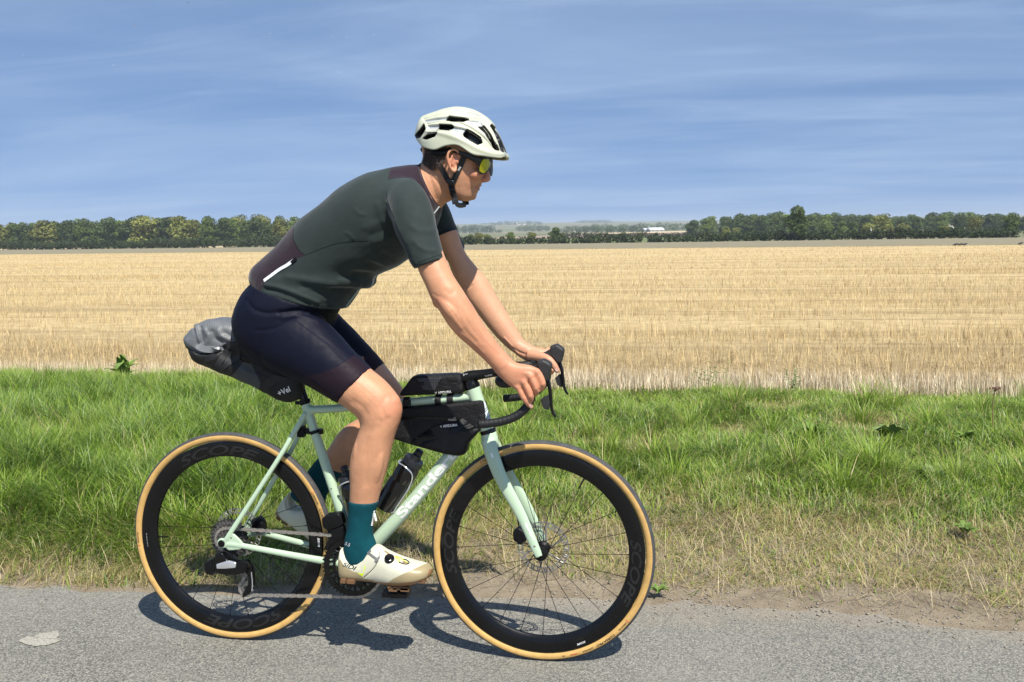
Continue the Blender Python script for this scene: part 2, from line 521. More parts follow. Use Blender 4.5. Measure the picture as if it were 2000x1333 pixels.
def sheet(name, px_list, Dn, Df, nD, m, lift, power=2.0, bump=None, kind='structure'):
    """ground sheet between two depth curves, fan-shaped in plan"""
    V = []
    for px in px_list:
        d0, d1 = Dn(px), Df(px)
        for k in range(nD + 1):
            D = d0 + (d1 - d0) * (k / nD) ** power
            p = FAR(px, D); p[2] += lift + 0.00004 * D
            if bump is not None: p[2] += bump(p[0], p[1])
            V.append(p)
    F = [(i * (nD + 1) + j, (i + 1) * (nD + 1) + j, (i + 1) * (nD + 1) + j + 1, i * (nD + 1) + j + 1) for i in range(len(px_list) - 1) for j in range(nD)]
    return tag(obj(name, mesh_from(V, F), m, None, True, None), kind=kind)
def D_at_Y(px, Y):
    d = CF + CR * (px - 1000) / FPX - CU * (470 - 666.5 - V0) / FPX; h = unit(np.array([d[0], d[1], 0]))
    return (Y - CAMP[1]) / h[1] * (h @ FH)
WIDE = list(1000 + 1854 * np.tan(np.radians(np.linspace(-62, 58, 130))))
BORDER = 4.56
STUB_END = lambda px: 119.1 / np.maximum(0.12, 1 + 0.597 * (np.asarray(px) - 1000) / 1854)      # straight field edge, seen obliquely
HEDGE_D = lambda px: 265.7 / np.maximum(0.12, 1 + 0.411 * (np.asarray(px) - 1000) / 1854)
# road
m_road, t, b = _pr('chip_seal_asphalt')
tcn = N(t, 'ShaderNodeTexCoord')
vo = N(t, 'ShaderNodeTexVoronoi'); vo.inputs['Scale'].default_value = 165; t.links.new(tcn.outputs['Object'], vo.inputs['Vector'])
vo2 = N(t, 'ShaderNodeTexVoronoi'); vo2.inputs['Scale'].default_value = 380; t.links.new(tcn.outputs['Object'], vo2.inputs['Vector'])
hs = N(t, 'ShaderNodeSeparateColor'); t.links.new(vo.outputs['Color'], hs.inputs[0])
c = mixc(t, mrange(t, hs.outputs[0], 0.0, 1.0), (0.140, 0.136, 0.114), (0.335, 0.325, 0.275))
c = mixc(t, mrange(t, vo.outputs['Distance'], 0.40, 0.75), c, (0.095, 0.092, 0.085))
hs2 = N(t, 'ShaderNodeSeparateColor'); t.links.new(vo2.outputs['Color'], hs2.inputs[0])
c = mixc(t, mrange(t, hs2.outputs[1], 0.86, 0.92, 0, 0.6), c, (0.44, 0.41, 0.35))
c = mixc(t, mrange(t, hs2.outputs[2], 0.80, 0.90, 0, 0.5), c, (0.06, 0.06, 0.065))
c = mixc(t, mrange(t, noise(t, 1.6, 5, 0.6), 0.35, 0.7, 0, 0.40), c, (0.265, 0.256, 0.218))
c = mixc(t, mrange(t, noise(t, 0.9, 4, 0.6, sc=(0.25, 2.2, 1)), 0.5, 0.75, 0, 0.25), c, (0.10, 0.10, 0.102))
# dust carried off the verge on to the outer edge
sx = N(t, 'ShaderNodeSeparateXYZ'); t.links.new(tcn.outputs['Object'], sx.inputs[0])
ad = N(t, 'ShaderNodeMath', operation='MULTIPLY_ADD'); t.links.new(noise(t, 7, 5, 0.65), ad.inputs[0]); ad.inputs[1].default_value = 0.45; t.links.new(sx.outputs['Y'], ad.inputs[2])
c = mixc(t, mrange(t, ad.outputs[0], 0.48, 0.90, 0, 0.75), c, (0.30, 0.25, 0.185))
t.links.new(c, b.inputs['Base Color']); b.inputs['Roughness'].default_value = 0.92; b.inputs['Specular IOR Level'].default_value = 0.25
hgt = mixc(t, 0.35, vo.outputs['Distance'], vo2.outputs['Distance'])
inv = N(t, 'ShaderNodeMath', operation='MULTIPLY'); t.links.new(hgt, inv.inputs[0]); inv.inputs[1].default_value = -1
bumpn(t, b, inv.outputs[0], 0.55, 0.004)
xs = np.concatenate([np.linspace(-60, -4, 30), np.linspace(-3.9, 5, 120), np.linspace(5.1, 60, 30)])
def y_edge(x): return np.interp(x, [-6, -1.6, -1.0, 0.0, 1.05, 2.0, 4.0], [0.24, 0.275, 0.34, 0.46, 0.52, 0.46, 0.44]) + 0.10 * (fnoise(np.asarray(x) * 2.0, np.asarray(x) * 0 + 3.3, 4) - 0.5)
V = []; ys = [-7.0, -3.0, -1.0, -0.3, 0.1, 0.35, 0.6, 0.9]
for x in xs:
    for y in ys: V.append((x, y, 0.0 if y < 0.5 else -0.004))
F = [(i * len(ys) + j, (i + 1) * len(ys) + j, (i + 1) * len(ys) + j + 1, i * len(ys) + j + 1) for i in range(len(xs) - 1) for j in range(len(ys) - 1)]
road = tag(obj('road', mesh_from(V, F), m_road, None, True, None), kind='structure')
# worn pale patch in the surface
pc = np.array([GND(x, y)[:2] for x, y in ((36, 1253), (52, 1245), (62, 1248), (78, 1238), (96, 1237), (112, 1233), (117, 1242), (110, 1247), (121, 1252), (106, 1258), (92, 1262), (70, 1264), (48, 1260))])
pr_ = resample(pc, 0.006); pr_ = pr_ + (rng.random(pr_.shape) - 0.5) * 0.005
cc = pr_.mean(0); V = [(*p, 0.003) for p in pr_] + [(*(cc + (p - cc) * 0.5), 0.0045) for p in pr_] + [(*cc, 0.0045)]
n_ = len(pr_); F = [(i, (i + 1) % n_, n_ + (i + 1) % n_, n_ + i) for i in range(n_)] + [(n_ + i, n_ + (i + 1) % n_, 2 * n_) for i in range(n_)]
obj('worn_patch', mesh_from(V, F), mat('worn_stone', (0.34, 0.32, 0.265), 0.95, var=0.35, vs=160, bump=0.8, bs=300, bd=0.004), road, True, None)

# verge soil
def verge_z(x, y):
    e = y_edge(x); d = y - e
    z = np.where(d < 0, -0.03 + 0.03 * np.clip(1 + d / 0.15, 0, 1), 0.0) + 0.012 * smooth01(d, 0.0, 0.15) + 0.05 * smooth01(d, 0.25, 1.2) - 0.04 * smooth01(y, 3.6, 4.7)
    return z + 0.022 * (fnoise(x * 5, y * 5, 3) - 0.5) + 0.035 * (fnoise(x * 1.3 + 9, y * 1.3, 2) - 0.5) * smooth01(d, 0.1, 0.6)
xs = np.concatenate([np.linspace(-60, -7.2, 50), np.linspace(-7, 6, 400), np.linspace(6.2, 60, 50)]); ys = np.concatenate([np.linspace(0.12, 1.2, 55), np.linspace(1.25, 4.9, 60)])
XX, YY = np.meshgrid(xs, ys, indexing='ij'); V = np.stack([XX, YY, verge_z(XX, YY)], -1).reshape(-1, 3)
ny = len(ys); idx = np.array([(i * ny + j, (i + 1) * ny + j, (i + 1) * ny + j + 1, i * ny + j + 1) for i in range(len(xs) - 1) for j in range(ny - 1)])
m_soil, t, b = _pr('verge_soil')
c = mixc(t, mrange(t, noise(t, 9, 6, 0.65), 0.3, 0.7), (0.185, 0.145, 0.098), (0.320, 0.265, 0.188))
c = mixc(t, mrange(t, noise(t, 140, 3), 0.58, 0.68, 0, 0.5), c, (0.42, 0.36, 0.28))
c = mixc(t, mrange(t, noise(t, 60, 3), 0.60, 0.70, 0, 0.6), c, (0.12, 0.085, 0.055))
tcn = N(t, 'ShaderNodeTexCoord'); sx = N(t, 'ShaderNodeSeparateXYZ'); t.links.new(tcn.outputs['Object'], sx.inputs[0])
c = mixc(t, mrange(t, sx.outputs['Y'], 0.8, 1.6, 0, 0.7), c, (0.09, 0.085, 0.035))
t.links.new(c, b.inputs['Base Color']); b.inputs['Roughness'].default_value = 0.95; b.inputs['Specular IOR Level'].default_value = 0.2
bumpn(t, b, noise(t, 120, 5, 0.7), 0.9, 0.01)
verge = tag(obj('verge', fast_mesh('verge', V, idx, 4), m_soil, None, True, None), kind='structure')
# loose chippings along the road edge
base_st = []
for k in range(5):
    v, f = ball((0, 0, 0), (1, 0.8 + 0.2 * rng.random(), 0.55), 6, 4); v = v * (1 + 0.25 * (rng.random(v.shape) - 0.5)); base_st.append((v, f))
g = Geo()
for i in range(2600):
    x = rng.uniform(-3.2, 4.2) if i % 2 else rng.uniform(0.0, 2.8); y = float(y_edge(np.array(x))) + rng.normal(0.04, 0.10)
    v, f = base_st[i % 5]; s = 0.0016 + 0.0050 * rng.random() ** 3
    a = rng.random() * 6.28; ca, sa = math.cos(a), math.sin(a)
    z = max(0.0, float(verge_z(np.array(x), np.array(y))))
    g.add(v @ np.array([[ca, -sa, 0], [sa, ca, 0], [0, 0, 1]]).T * s + [x, y, z + s * 0.3], f)
tag(gobj('road_chippings', g, mat('chippings', (0.235, 0.205, 0.165), 0.9, var=0.5, vs=90), None, True, None), 'loose stone chippings along the ragged road edge', 'gravel', kind='stuff')

# stubble field sheet
m_straw, t, b = _pr('straw_litter')
c = mixc(t, mrange(t, noise(t, 3.0, 6, 0.7), 0.35, 0.65), (0.53, 0.40, 0.20), (0.76, 0.60, 0.325))
c = mixc(t, mrange(t, noise(t, 60, 3), 0.50, 0.62, 0, 0.75), c, (0.24, 0.165, 0.08))
c = mixc(t, mrange(t, noise(t, 0.5, 5, 0.7, sc=(0.06, 1.0, 1)), 0.50, 0.62, 0, 0.65), c, (0.30, 0.215, 0.11))
c = mixc(t, mrange(t, noise(t, 1.9, 4, 0.7, sc=(0.05, 1.0, 1)), 0.54, 0.64, 0, 0.55), c, (0.29, 0.205, 0.105))
c = mixc(t, mrange(t, noise(t, 6.0, 5, 0.7, sc=(0.15, 1.0, 1)), 0.55, 0.70, 0, 0.35), c, (0.78, 0.63, 0.36))
tcs = N(t, 'ShaderNodeTexCoord'); sxs = N(t, 'ShaderNodeSeparateXYZ'); t.links.new(tcs.outputs['Object'], sxs.inputs[0])
c = mixc(t, mrange(t, sxs.outputs['Y'], 5.0, 10.0, 0.62, 0.0), c, (0.20, 0.145, 0.085))     # blended to a darker brown towards the nearest rows
t.links.new(c, b.inputs['Base Color']); b.inputs['Roughness'].default_value = 0.9; b.inputs['Specular IOR Level'].default_value = 0.2
bumpn(t, b, noise(t, 30, 4, 0.7, sc=(0.5, 1, 1)), 0.9, 0.05)
sheet('stubble_field', WIDE, lambda p: D_at_Y(p, BORDER - 0.05), STUB_END, 60, m_straw, 0.006, 2.2)
m_till, t, b = _pr('tilled_soil')
c = mixc(t, mrange(t, noise(t, 0.35, 6, 0.75), 0.35, 0.65), (0.190, 0.165, 0.100), (0.265, 0.232, 0.142))
c = mixc(t, mrange(t, noise(t, 1.5, 5, 0.7, sc=(0.2, 1, 1)), 0.55, 0.7, 0, 0.5), c, (0.17, 0.155, 0.085))
t.links.new(c, b.inputs['Base Color']); b.inputs['Roughness'].default_value = 0.95
bumpn(t, b, noise(t, 4, 5, 0.7), 0.8, 0.1)
sheet('tilled_field', WIDE, STUB_END, lambda p: HEDGE_D(p) + 6, 14, m_till, 0.01, 1.0)
m_brown = mat('brown_field', (0.30, 0.215, 0.155), 0.95, var=0.12, vs=0.03)
m_pale = mat('pale_stubble', (0.62, 0.48, 0.27), 0.95, var=0.08, vs=0.03)
m_dark = mat('grass_headland', (0.13, 0.16, 0.05), 0.95, var=0.15, vs=0.05)
sheet('pasture', list(np.linspace(880, 1500, 20)), lambda p: HEDGE_D(p) + 8, lambda p: 470, 6, m_dark, 0.02, 1.0)
sheet('brown_field', list(np.linspace(960, 1425, 16)), lambda p: 470, lambda p: np.interp(p, [960, 1150, 1340, 1425], [560, 760, 900, 640]), 8, m_brown, 0.03, 1.0)
sheet('pale_field', list(np.linspace(1155, 1345, 8)), lambda p: np.interp(p, [1155, 1340], [770, 905]), lambda p: np.interp(p, [1155, 1340], [900, 1060]), 4, m_pale, 0.04, 1.0)
sheet('pale_field', list(np.linspace(-40, 180, 10)), lambda p: 345, lambda p: 372, 4, m_pale, 0.04, 1.0)
sheet('pale_field', list(np.linspace(380, 460, 6)), lambda p: HEDGE_D(p) + 8, lambda p: HEDGE_D(p) + 40, 4, m_pale, 0.04, 1.0)

# ------------------------------------------------------------------ grass, straw
def leaf_material(name, trans=0.35, rough=0.5):
    m = bpy.data.materials.new(name); m.use_nodes = True; t = m.node_tree; b = t.nodes['Principled BSDF']; o = t.nodes['Material Output']
    col = attrn(t, 'col', 'Color')
    t.links.new(col, b.inputs['Base Color']); b.inputs['Roughness'].default_value = rough; b.inputs['Specular IOR Level'].default_value = 0.38
    tr = N(t, 'ShaderNodeBsdfTranslucent'); t.links.new(col, tr.inputs['Color'])
    ms = N(t, 'ShaderNodeMixShader'); ms.inputs[0].default_value = trans
    t.links.new(b.outputs[0], ms.inputs[1]); t.links.new(tr.outputs[0], ms.inputs[2]); t.links.new(ms.outputs[0], o.inputs[0])
    return m
m_blade = leaf_material('grass_blade', 0.44, 0.40)
m_stalk = leaf_material('straw_stalk', 0.15, 0.55)
def blades(name, P, L, lean, az, wid, colr, m, segs=2, droop=0.6, tipc=1.15):
    """P roots (n,3), L lengths, lean angle from vertical, az direction, wid width, colr (n,3)"""
    n = len(P)
    dirh = np.stack([np.cos(az), np.sin(az), 0 * az], -1)
    sidev = np.stack([-np.sin(az), np.cos(az), 0 * az], -1)
    tw = rng.uniform(-0.9, 0.9, n)[:, None]
    sidev = sidev * np.cos(tw) + dirh * np.sin(tw) * 0.6
    lv = []
    pos = P.copy(); ang = lean.copy(); seg = L / segs
    pts = [pos.copy()]
    for k in range(segs):
        a = np.minimum(ang, 2.0)
        pos = pos + (np.sin(a)[:, None] * dirh + np.cos(a)[:, None] * np.array([0, 0, 1.0])) * seg[:, None]
        pts.append(pos.copy()); ang = ang + droop * (0.6 + 0.8 * rng.random(n))
    W = [1.0, 0.85, 0.55][:segs] if segs > 1 else [1.0]
    V = []; 
    for k in range(segs):
        V += [pts[k] - sidev * (wid * W[k] / 2)[:, None], pts[k] + sidev * (wid * W[k] / 2)[:, None]]
    V.append(pts[segs]); nv = 2 * segs + 1
    V = np.stack(V, 1).reshape(-1, 3)
    tri = []
    for k in range(segs - 1):
        a = 2 * k; tri += [(a, a + 1, a + 3), (a, a + 3, a + 2)]
    a = 2 * (segs - 1); tri.append((a, a + 1, a + 2))
    idx = (np.arange(n)[:, None, None] * nv + np.array(tri)[None]).reshape(-1)
    me = fast_mesh(name, V, idx, 3)
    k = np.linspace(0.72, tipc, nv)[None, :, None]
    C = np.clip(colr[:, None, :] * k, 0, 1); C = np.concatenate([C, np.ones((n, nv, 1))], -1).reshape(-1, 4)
    attr(me, 'col', C, 'FLOAT_COLOR')
    return obj(name, me, m, None, True, None)
def G2(Q, x, y, rx, ry): return np.exp(-((Q[:, 0] - x) / rx) ** 2 - ((Q[:, 1] - y) / ry) ** 2)
def verge_points(n):
    x = rng.uniform(-10.5, 8.5, n); y = rng.uniform(0.24, 4.72, n)
    P = np.stack([x, y, verge_z(x, y)], -1); Q = PROJ(P)
    ok = (Q[:, 0] > -1000) & (Q[:, 0] < 2900) & ((rng.random(n) < 0.45) | ((Q[:, 0] > -120) & (Q[:, 0] < 2120)))
    return P[ok], Q[ok]
P, Q = verge_points(890000)
x, y = Q[:, 0], Q[:, 1]
edge = P[:, 1] - y_edge(P[:, 0])
nA = fnoise(P[:, 0] * 1.6, P[:, 1] * 1.6, 3); nB = fnoise(P[:, 0] * 5 + 40, P[:, 1] * 5, 2); nC = fnoise(P[:, 0] * 0.8 + 70, P[:, 1] * 0.9 + 9, 2)
left = 1 - smooth01(x, 450, 1000)
# how dry: road side first, more on the right; a few dead patches
dryline = np.interp(x, [-260, 300, 650, 900, 1300, 1700, 2260], [1075, 1085, 1060, 1015, 985, 1010, 1055])
dry = smooth01(y + 80 * (nB - 0.5) + 110 * (nA - 0.5), dryline - 45, dryline + 55)
for a in ((1250, 880, 55, 16), (1690, 832, 75, 16), (1150, 872, 35, 12), (1440, 845, 40, 12), (1740, 990, 60, 15), (1320, 985, 60, 12), (1150, 945, 40, 14), (1560, 1030, 90, 22), (80, 870, 40, 8), (1520, 800, 60, 8), (1900, 1040, 90, 14)):
    dry = np.maximum(dry, 0.95 * G2(Q, *a))
wE = np.interp(x, [450, 900], [0.05, 0.26]); dens = smooth01(edge / wE, -0.1, 1.0) * (0.55 + 0.45 * smooth01(nB, 0.3, 0.6))
bare = np.interp(x, [-260, 600, 720, 880, 1150, 1300, 1500, 1700, 1850, 2000, 2260], [1230, 1210, 1160, 1128, 1138, 1166, 1164, 1136, 1162, 1200, 1215]) + 60 * (nB - 0.5)
dens *= 1 - 0.90 * smooth01(y, bare - 22, bare + 14)
dens *= 1 - 0.35 * G2(Q, 1250, 885, 45, 14) - 0.3 * G2(Q, 1690, 835, 60, 14)
ok = rng.random(len(P)) < dens * np.where(P[:, 1] > 2.4, 0.62, 1.0)
P, Q, x, y, dry, nA, nB, nC, left, edge = [a[ok] for a in (P, Q, x, y, dry, nA, nB, nC, left, edge)]
n = len(P)
lush = np.clip(1.3 * left + 0.55 * smooth01(nA, 0.4, 0.65), 0, 1.3)
L = 0.075 + 0.10 * lush * (0.6 + 0.8 * nB) + 0.06 * rng.random(n)
L *= (1 - 0.50 * dry) * np.interp(P[:, 1], [0.3, 1.0, 2.0, 3.4, 4.3, 4.7], [0.55, 0.85, 1.05, 1.0, 0.80, 0.7])
az = 2 * np.pi * fnoise(P[:, 0] * 3.2 + 3, P[:, 1] * 3.2 + 60, 2) * 2 + rng.normal(0, 1.1, n)
lean = np.abs(rng.normal(0.34, 0.32, n)) + 0.75 * dry * rng.random(n)
isdry = rng.random(n) < np.clip(0.05 + 0.10 * (1 - left) + 0.92 * dry, 0, 0.88)
g1 = np.array([0.190, 0.325, 0.032]); g2 = np.array([0.355, 0.465, 0.075]); g3 = np.array([0.085, 0.178, 0.026]); g4 = np.array([0.33, 0.42, 0.17])
mixv = np.clip(nC * 1.1 - 0.05 + rng.normal(0, 0.20, n), 0, 1)[:, None]
colr = g1 * (1 - mixv) + g2 * mixv
k3 = (rng.random(n) < 0.22 + 0.25 * (nB > 0.6))[:, None]; colr = np.where(k3, g3, colr)
k4 = (rng.random(n) < 0.15)[:, None]; colr = np.where(k4, g4, colr)
farb = smooth01(P[:, 1], 3.2, 4.4)[:, None]; colr = colr * (1 - 0.35 * farb) + g2 * 0.35 * farb
d1 = np.array([0.60, 0.49, 0.24]); d2 = np.array([0.43, 0.36, 0.15]); d3 = np.array([0.36, 0.38, 0.11]); r3 = rng.random((n, 1))
dc = np.where(r3 < 0.40, d1, np.where(r3 < 0.72, d2, d3)); colr = np.where(isdry[:, None], dc, colr) * rng.uniform(0.8, 1.15, (n, 1))
wid = rng.uniform(0.0028, 0.0060, n) * (1 - 0.35 * isdry) * np.interp(P[:, 1], [0.3, 2, 4.6], [0.85, 1.0, 1.25])
L *= 1 - 0.18 * (1 - left)
lean = lean + 0.30 * (1 - left) * rng.random(n)
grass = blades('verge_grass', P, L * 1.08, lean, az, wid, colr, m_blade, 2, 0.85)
tag(grass, 'lush green grass of the roadside verge, yellowing towards the road', 'grass', kind='stuff')
# long arching blades in tussocks
cx = []
for i in range(340):
    px = rng.uniform(-800, 2700); py = rng.uniform(790, 1075); keepp = 0.95 if px < 700 else 0.5 * (py < 1000)
    if rng.random() < keepp: cx.append(GND(px, py))
TP = []; TA = []
for c_ in cx:
    k = int(rng.integers(60, 150)); a = rng.random(k) * 6.283; r_ = np.abs(rng.normal(0, 0.05, k))
    TP.append(np.stack([c_[0] + r_ * np.cos(a), c_[1] + r_ * np.sin(a), np.zeros(k)], -1)); TA.append(a + rng.normal(0, 0.5, k))
TP = np.concatenate(TP); TA = np.concatenate(TA); TP = TP[(TP[:, 1] > 0.75) & (TP[:, 1] < 4.6)] if False else TP
ok = (TP[:, 1] > 0.75) & (TP[:, 1] < 4.5); TP, TA = TP[ok], TA[ok]; TP[:, 2] = verge_z(TP[:, 0], TP[:, 1]); n = len(TP)
mixv = rng.random((n, 1)); colr = (g1 * (1 - mixv) + g2 * mixv) * rng.uniform(0.75, 1.2, (n, 1)); pale = rng.random((n, 1)) < 0.08; colr = np.where(pale, d1, colr)
tus = blades('grass_tussocks', TP, rng.uniform(0.16, 0.30, n), np.abs(rng.normal(0.30, 0.2, n)), TA, rng.uniform(0.003, 0.0055, n), colr, m_blade, 3, 0.42)
tag(tus, 'long arching grass blades in tussocks on the verge', 'grass', kind='stuff')
# dead straws lying and standing in the dry band
P, Q = verge_points(95000); e_ = P[:, 1] - y_edge(P[:, 0])
dl = np.interp(Q[:, 0], [-260, 300, 650, 900, 1300, 1700, 2260], [1075, 1085, 1060, 1015, 985, 1010, 1055]); ok = (e_ > 0.05) & (rng.random(len(P)) < smooth01(Q[:, 1], dl - 60, dl + 20) * 0.75 + 0.04) ; P = P[ok]; n = len(P)
P[:, 2] += 0.01
dry2 = blades('dry_grass', P, rng.uniform(0.05, 0.16, n), rng.uniform(0.5, 1.5, n), rng.random(n) * 6.283, rng.uniform(0.0014, 0.0026, n), np.array([0.52, 0.43, 0.25]) * rng.uniform(0.6, 1.15, (n, 1)), m_stalk, 2, 0.2)
tag(dry2, 'bleached dead grass stems strewn along the edge of the verge', 'dry grass', kind='stuff')

# stubble stalks in drilled rows
SP = []; SH_ = []; SWd = []
for (Ya, Yb, dn, wmul, keep_) in ((BORDER, 9.0, 300, 1.3, 1), (9.0, 17.0, 210, 1.25, 1), (17.0, 32.0, 85, 1.9, 1), (32.0, 60.0, 26, 3.2, 1), (60.0, 140.0, 5.0, 6.0, 1)):
    xa = CAMP[0] - (Yb + 2.8) * 1.45 - 1; xb = CAMP[0] + (Yb + 2.8) * 0.85 + 1
    n = int((Yb - Ya) * (xb - xa) * dn); X = rng.uniform(xa, xb, n)
    row = 0.135; Y = Ya + rng.random(n) * (Yb - Ya); Y = np.where(Y < 30, np.round(Y / row) * row + rng.normal(0, 0.016, n), Y)
    Q = PROJ(np.stack([X, Y, terrain(X, Y)], -1)); ok = (Q[:, 0] > -900) & (Q[:, 0] < 2800) & ((rng.random(len(X)) < 0.5) | ((Q[:, 0] > -100) & (Q[:, 0] < 2100))) & (DEPTH(np.stack([X, Y], -1)) < STUB_END(Q[:, 0]) - 1)
    X, Y = X[ok], Y[ok]
    dd = fnoise(X * 0.10, Y * 1.3, 3)
    tram = np.zeros(len(X))
    for yt, wt in ((8.1, 0.16), (11.6, 0.35), (12.6, 0.30), (15.6, 0.45), (19.5, 0.4), (26, 0.7), (33, 0.8), (41, 1.2), (60, 1.9), (85, 2.8)):
        tram = np.maximum(tram, np.exp(-((Y + 0.010 * X - yt + 0.25 * (fnoise(X * 0.5, Y * 0 + yt, 2) - 0.5)) / wt) ** 2))
    ok = rng.random(len(X)) < (0.22 + 1.1 * smooth01(dd, 0.36, 0.60)) * (1 - 0.92 * tram); X, Y, dd = X[ok], Y[ok], dd[ok]; n = len(X)
    SP.append(np.stack([X, Y, terrain(X, Y)], -1)); SH_.append(rng.uniform(0.07, 0.155, n) * (0.8 + 0.5 * dd)); SWd.append(rng.uniform(0.0032, 0.0055, n) * wmul)
n = 26000; X = rng.uniform(-9, 7, n); Y = BORDER + 0.04 + np.round(rng.random(n) ** 1.4 * 6) * 0.13 + rng.normal(0, 0.014, n)      # the uncut-looking first rows
SP.append(np.stack([X, Y, terrain(X, Y)], -1)); SH_.append(rng.uniform(0.09, 0.17, n)); SWd.append(rng.uniform(0.0045, 0.0075, n))
SP = np.concatenate(SP); SH_ = np.concatenate(SH_); SWd = np.concatenate(SWd); n = len(SP)
front = 1 - smooth01(SP[:, 1], BORDER + 0.4, BORDER + 1.1)
SH_ = SH_ * (1 + 0.15 * front)
col_ = np.array([0.75, 0.575, 0.29]) * (1 - front[:, None]) + np.array([0.86, 0.73, 0.52]) * front[:, None]
col_ = col_ * rng.uniform(0.50, 1.22, (n, 1)); br = rng.random((n, 1)) < 0.14; col_ = np.where(br, np.array([0.36, 0.25, 0.12]), col_)
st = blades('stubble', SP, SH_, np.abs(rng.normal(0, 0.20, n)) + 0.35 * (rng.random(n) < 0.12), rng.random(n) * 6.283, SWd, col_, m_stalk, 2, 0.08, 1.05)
tag(st, 'golden cut cereal stubble standing in rows across the field', 'stubble', kind='stuff')
# loose straw lying between the rows
n = 26000; Y = BORDER + 0.3 + 16 * rng.random(n) ** 1.5; X = rng.uniform(-1, 1, n) * (Y + 3.5) * 0.75 + CAMP[0] - (Y + 2.8) * 0.19
Pl = np.stack([X, Y, terrain(X, Y) + rng.uniform(0.02, 0.09, n)], -1)
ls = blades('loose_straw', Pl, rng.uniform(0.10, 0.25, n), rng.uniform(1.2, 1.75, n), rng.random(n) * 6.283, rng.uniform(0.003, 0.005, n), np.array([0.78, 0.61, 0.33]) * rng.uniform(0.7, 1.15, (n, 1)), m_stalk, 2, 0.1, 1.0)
tag(ls, 'loose straw lying between the stubble rows', 'straw', kind='stuff')

# ------------------------------------------------------------------ broad-leaved weeds, each its own plant
m_dock = mat('dock_leaf', (0.115, 0.19, 0.028), 0.6, var=0.25, vs=25, bump=0.3, bs=120, bd=0.003)
m_dock2 = mat('pale_weed_leaf', (0.17, 0.24, 0.075), 0.6, var=0.2, vs=25, bump=0.3, bs=120, bd=0.003)
def leaf_mesh(L_, W_, arch, fold=0.25, wav=0.0):
    n = 9; R = []
    for i in range(n):
        t_ = i / (n - 1); w_ = W_ * (math.sin(math.pi * min(1, t_ ** 0.75 * 0.96 + 0.03)) ** 0.8) * 0.5 + 0.0015
        x_ = L_ * t_; z_ = arch * L_ * math.sin(t_ * 2.4) * 0.5 - 0.25 * L_ * t_ * t_ * (1 - arch)
        wv = wav * W_ * math.sin(i * 2.1)
        R.append([(x_, -w_, z_ + fold * w_ + wv), (x_, 0, z_ - 0.001), (x_, w_, z_ + fold * w_ - wv)])
    V = np.array(R).reshape(-1, 3); F = [(i * 3 + j, (i + 1) * 3 + j, (i + 1) * 3 + j + 1, i * 3 + j + 1) for i in range(n - 1) for j in range(2)]
    return mesh_from(V, F, 'leaf')
def weed(name, px, py, label, n, L_, W_, tilt, m, Z=None, group=None):
    p = GND(px, py); p[2] = float(verge_z(np.array(p[0]), np.array(p[1]))) if p[1] < 4.7 else 0
    root = empty(name, p, label, 'plant', group)
    me = leaf_mesh(L_, W_, 0.7, wav=0.06); me.materials.append(m); shade(me, True)
    for i in range(n):
        o = bpy.data.objects.new('leaf', me); COL.objects.link(o); o.parent = root
        o.rotation_euler = (rng.normal(0, 0.2), -tilt * (0.5 + 0.8 * rng.random()), i * 6.283 / n + rng.normal(0, 0.35)); s = 0.65 + 0.5 * rng.random(); o.scale = (s, s, s)
        o.location = (0, 0, 0.02)
    return root
weed('dock_plant', 240, 766, 'broad-leaved dock plant standing at the edge of the stubble', 20, 0.24, 0.075, 1.05, m_dock)
weed('dock_plant', 1590, 885, 'dark leafy weed sprawling in the verge grass left of a dead flower stem', 16, 0.15, 0.032, 0.45, m_dock)
weed('burdock_plant', 1737, 885, 'pale broad-leaved weed with brown stem base in the verge', 6, 0.15, 0.075, 0.5, m_dock2)
weed('nettle_plant', 1882, 893, 'low leafy green weed beside the dead flower stem', 14, 0.09, 0.040, 0.6, m_dock)
weed('burdock_plant', 1818, 975, 'single pale wide weed leaf lying in the right verge grass', 4, 0.13, 0.075, 0.45, m_dock2)
weed('plantain_plant', 1285, 1170, 'tiny green weed at the road edge beside the front tyre', 14, 0.045, 0.012, 0.35, m_dock)
weed('dandelion_plant', 1345 - 100, 1032, 'flat dark weed rosette in the dry grass by the front wheel', 12, 0.07, 0.018, 0.3, m_dock)
weed('dandelion_plant', 1885, 1075, 'small leafy weed in yellowed grass towards the road', 12, 0.07, 0.022, 0.5, m_dock)
for px, py, lab in ((1385, 770, 'spindly green weed growing up through the stubble edge'), (1545, 778, 'thin green weed stem at the stubble edge above the dry patch')):
    p = GND(px, py); root = empty('weed_stem', p, lab, 'plant')
    for i in range(14):
        a = rng.random() * 6.283; h = rng.uniform(0.12, 0.26); q = np.array([math.cos(a), math.sin(a), 0]) * rng.uniform(0.0, 0.13)
        g = Geo(); g.add(*tube([q, q + [0.01 * math.cos(a), 0.01 * math.sin(a), h * 0.5], q + [0.03 * math.cos(a), 0.03 * math.sin(a), h]], [0.0025, 0.002, 0.001], 5, 3))
        for z_ in np.linspace(0.3, 1, 5):
            b_ = rng.random() * 6.283; c0 = q + [0.02 * math.cos(a) * z_, 0.02 * math.sin(a) * z_, h * z_]; g.add(*tube([c0, c0 + [0.035 * math.cos(b_), 0.035 * math.sin(b_), 0.012]], [0.004, 0.0006], 5, flat=0.3))
        o = gobj('stem', g, m_dock2, None); o.parent = root
p = GND(1936, 872); root = empty('dead_flower_stem', p, 'brown dead flower stem with flat seed head rising from the verge', 'plant')
g = Geo(); g.add(*tube([(0, 0, 0), (0.004, 0, 0.12), (0.0, 0, 0.24), (0.012, 0, 0.33)], [0.0035, 0.003, 0.0025, 0.0018], 6, 4)); m_dead = mat('dead_stem', (0.16, 0.085, 0.05), 0.8, var=0.3); o = gobj('stem', g, m_dead); o.parent = root
g = Geo()
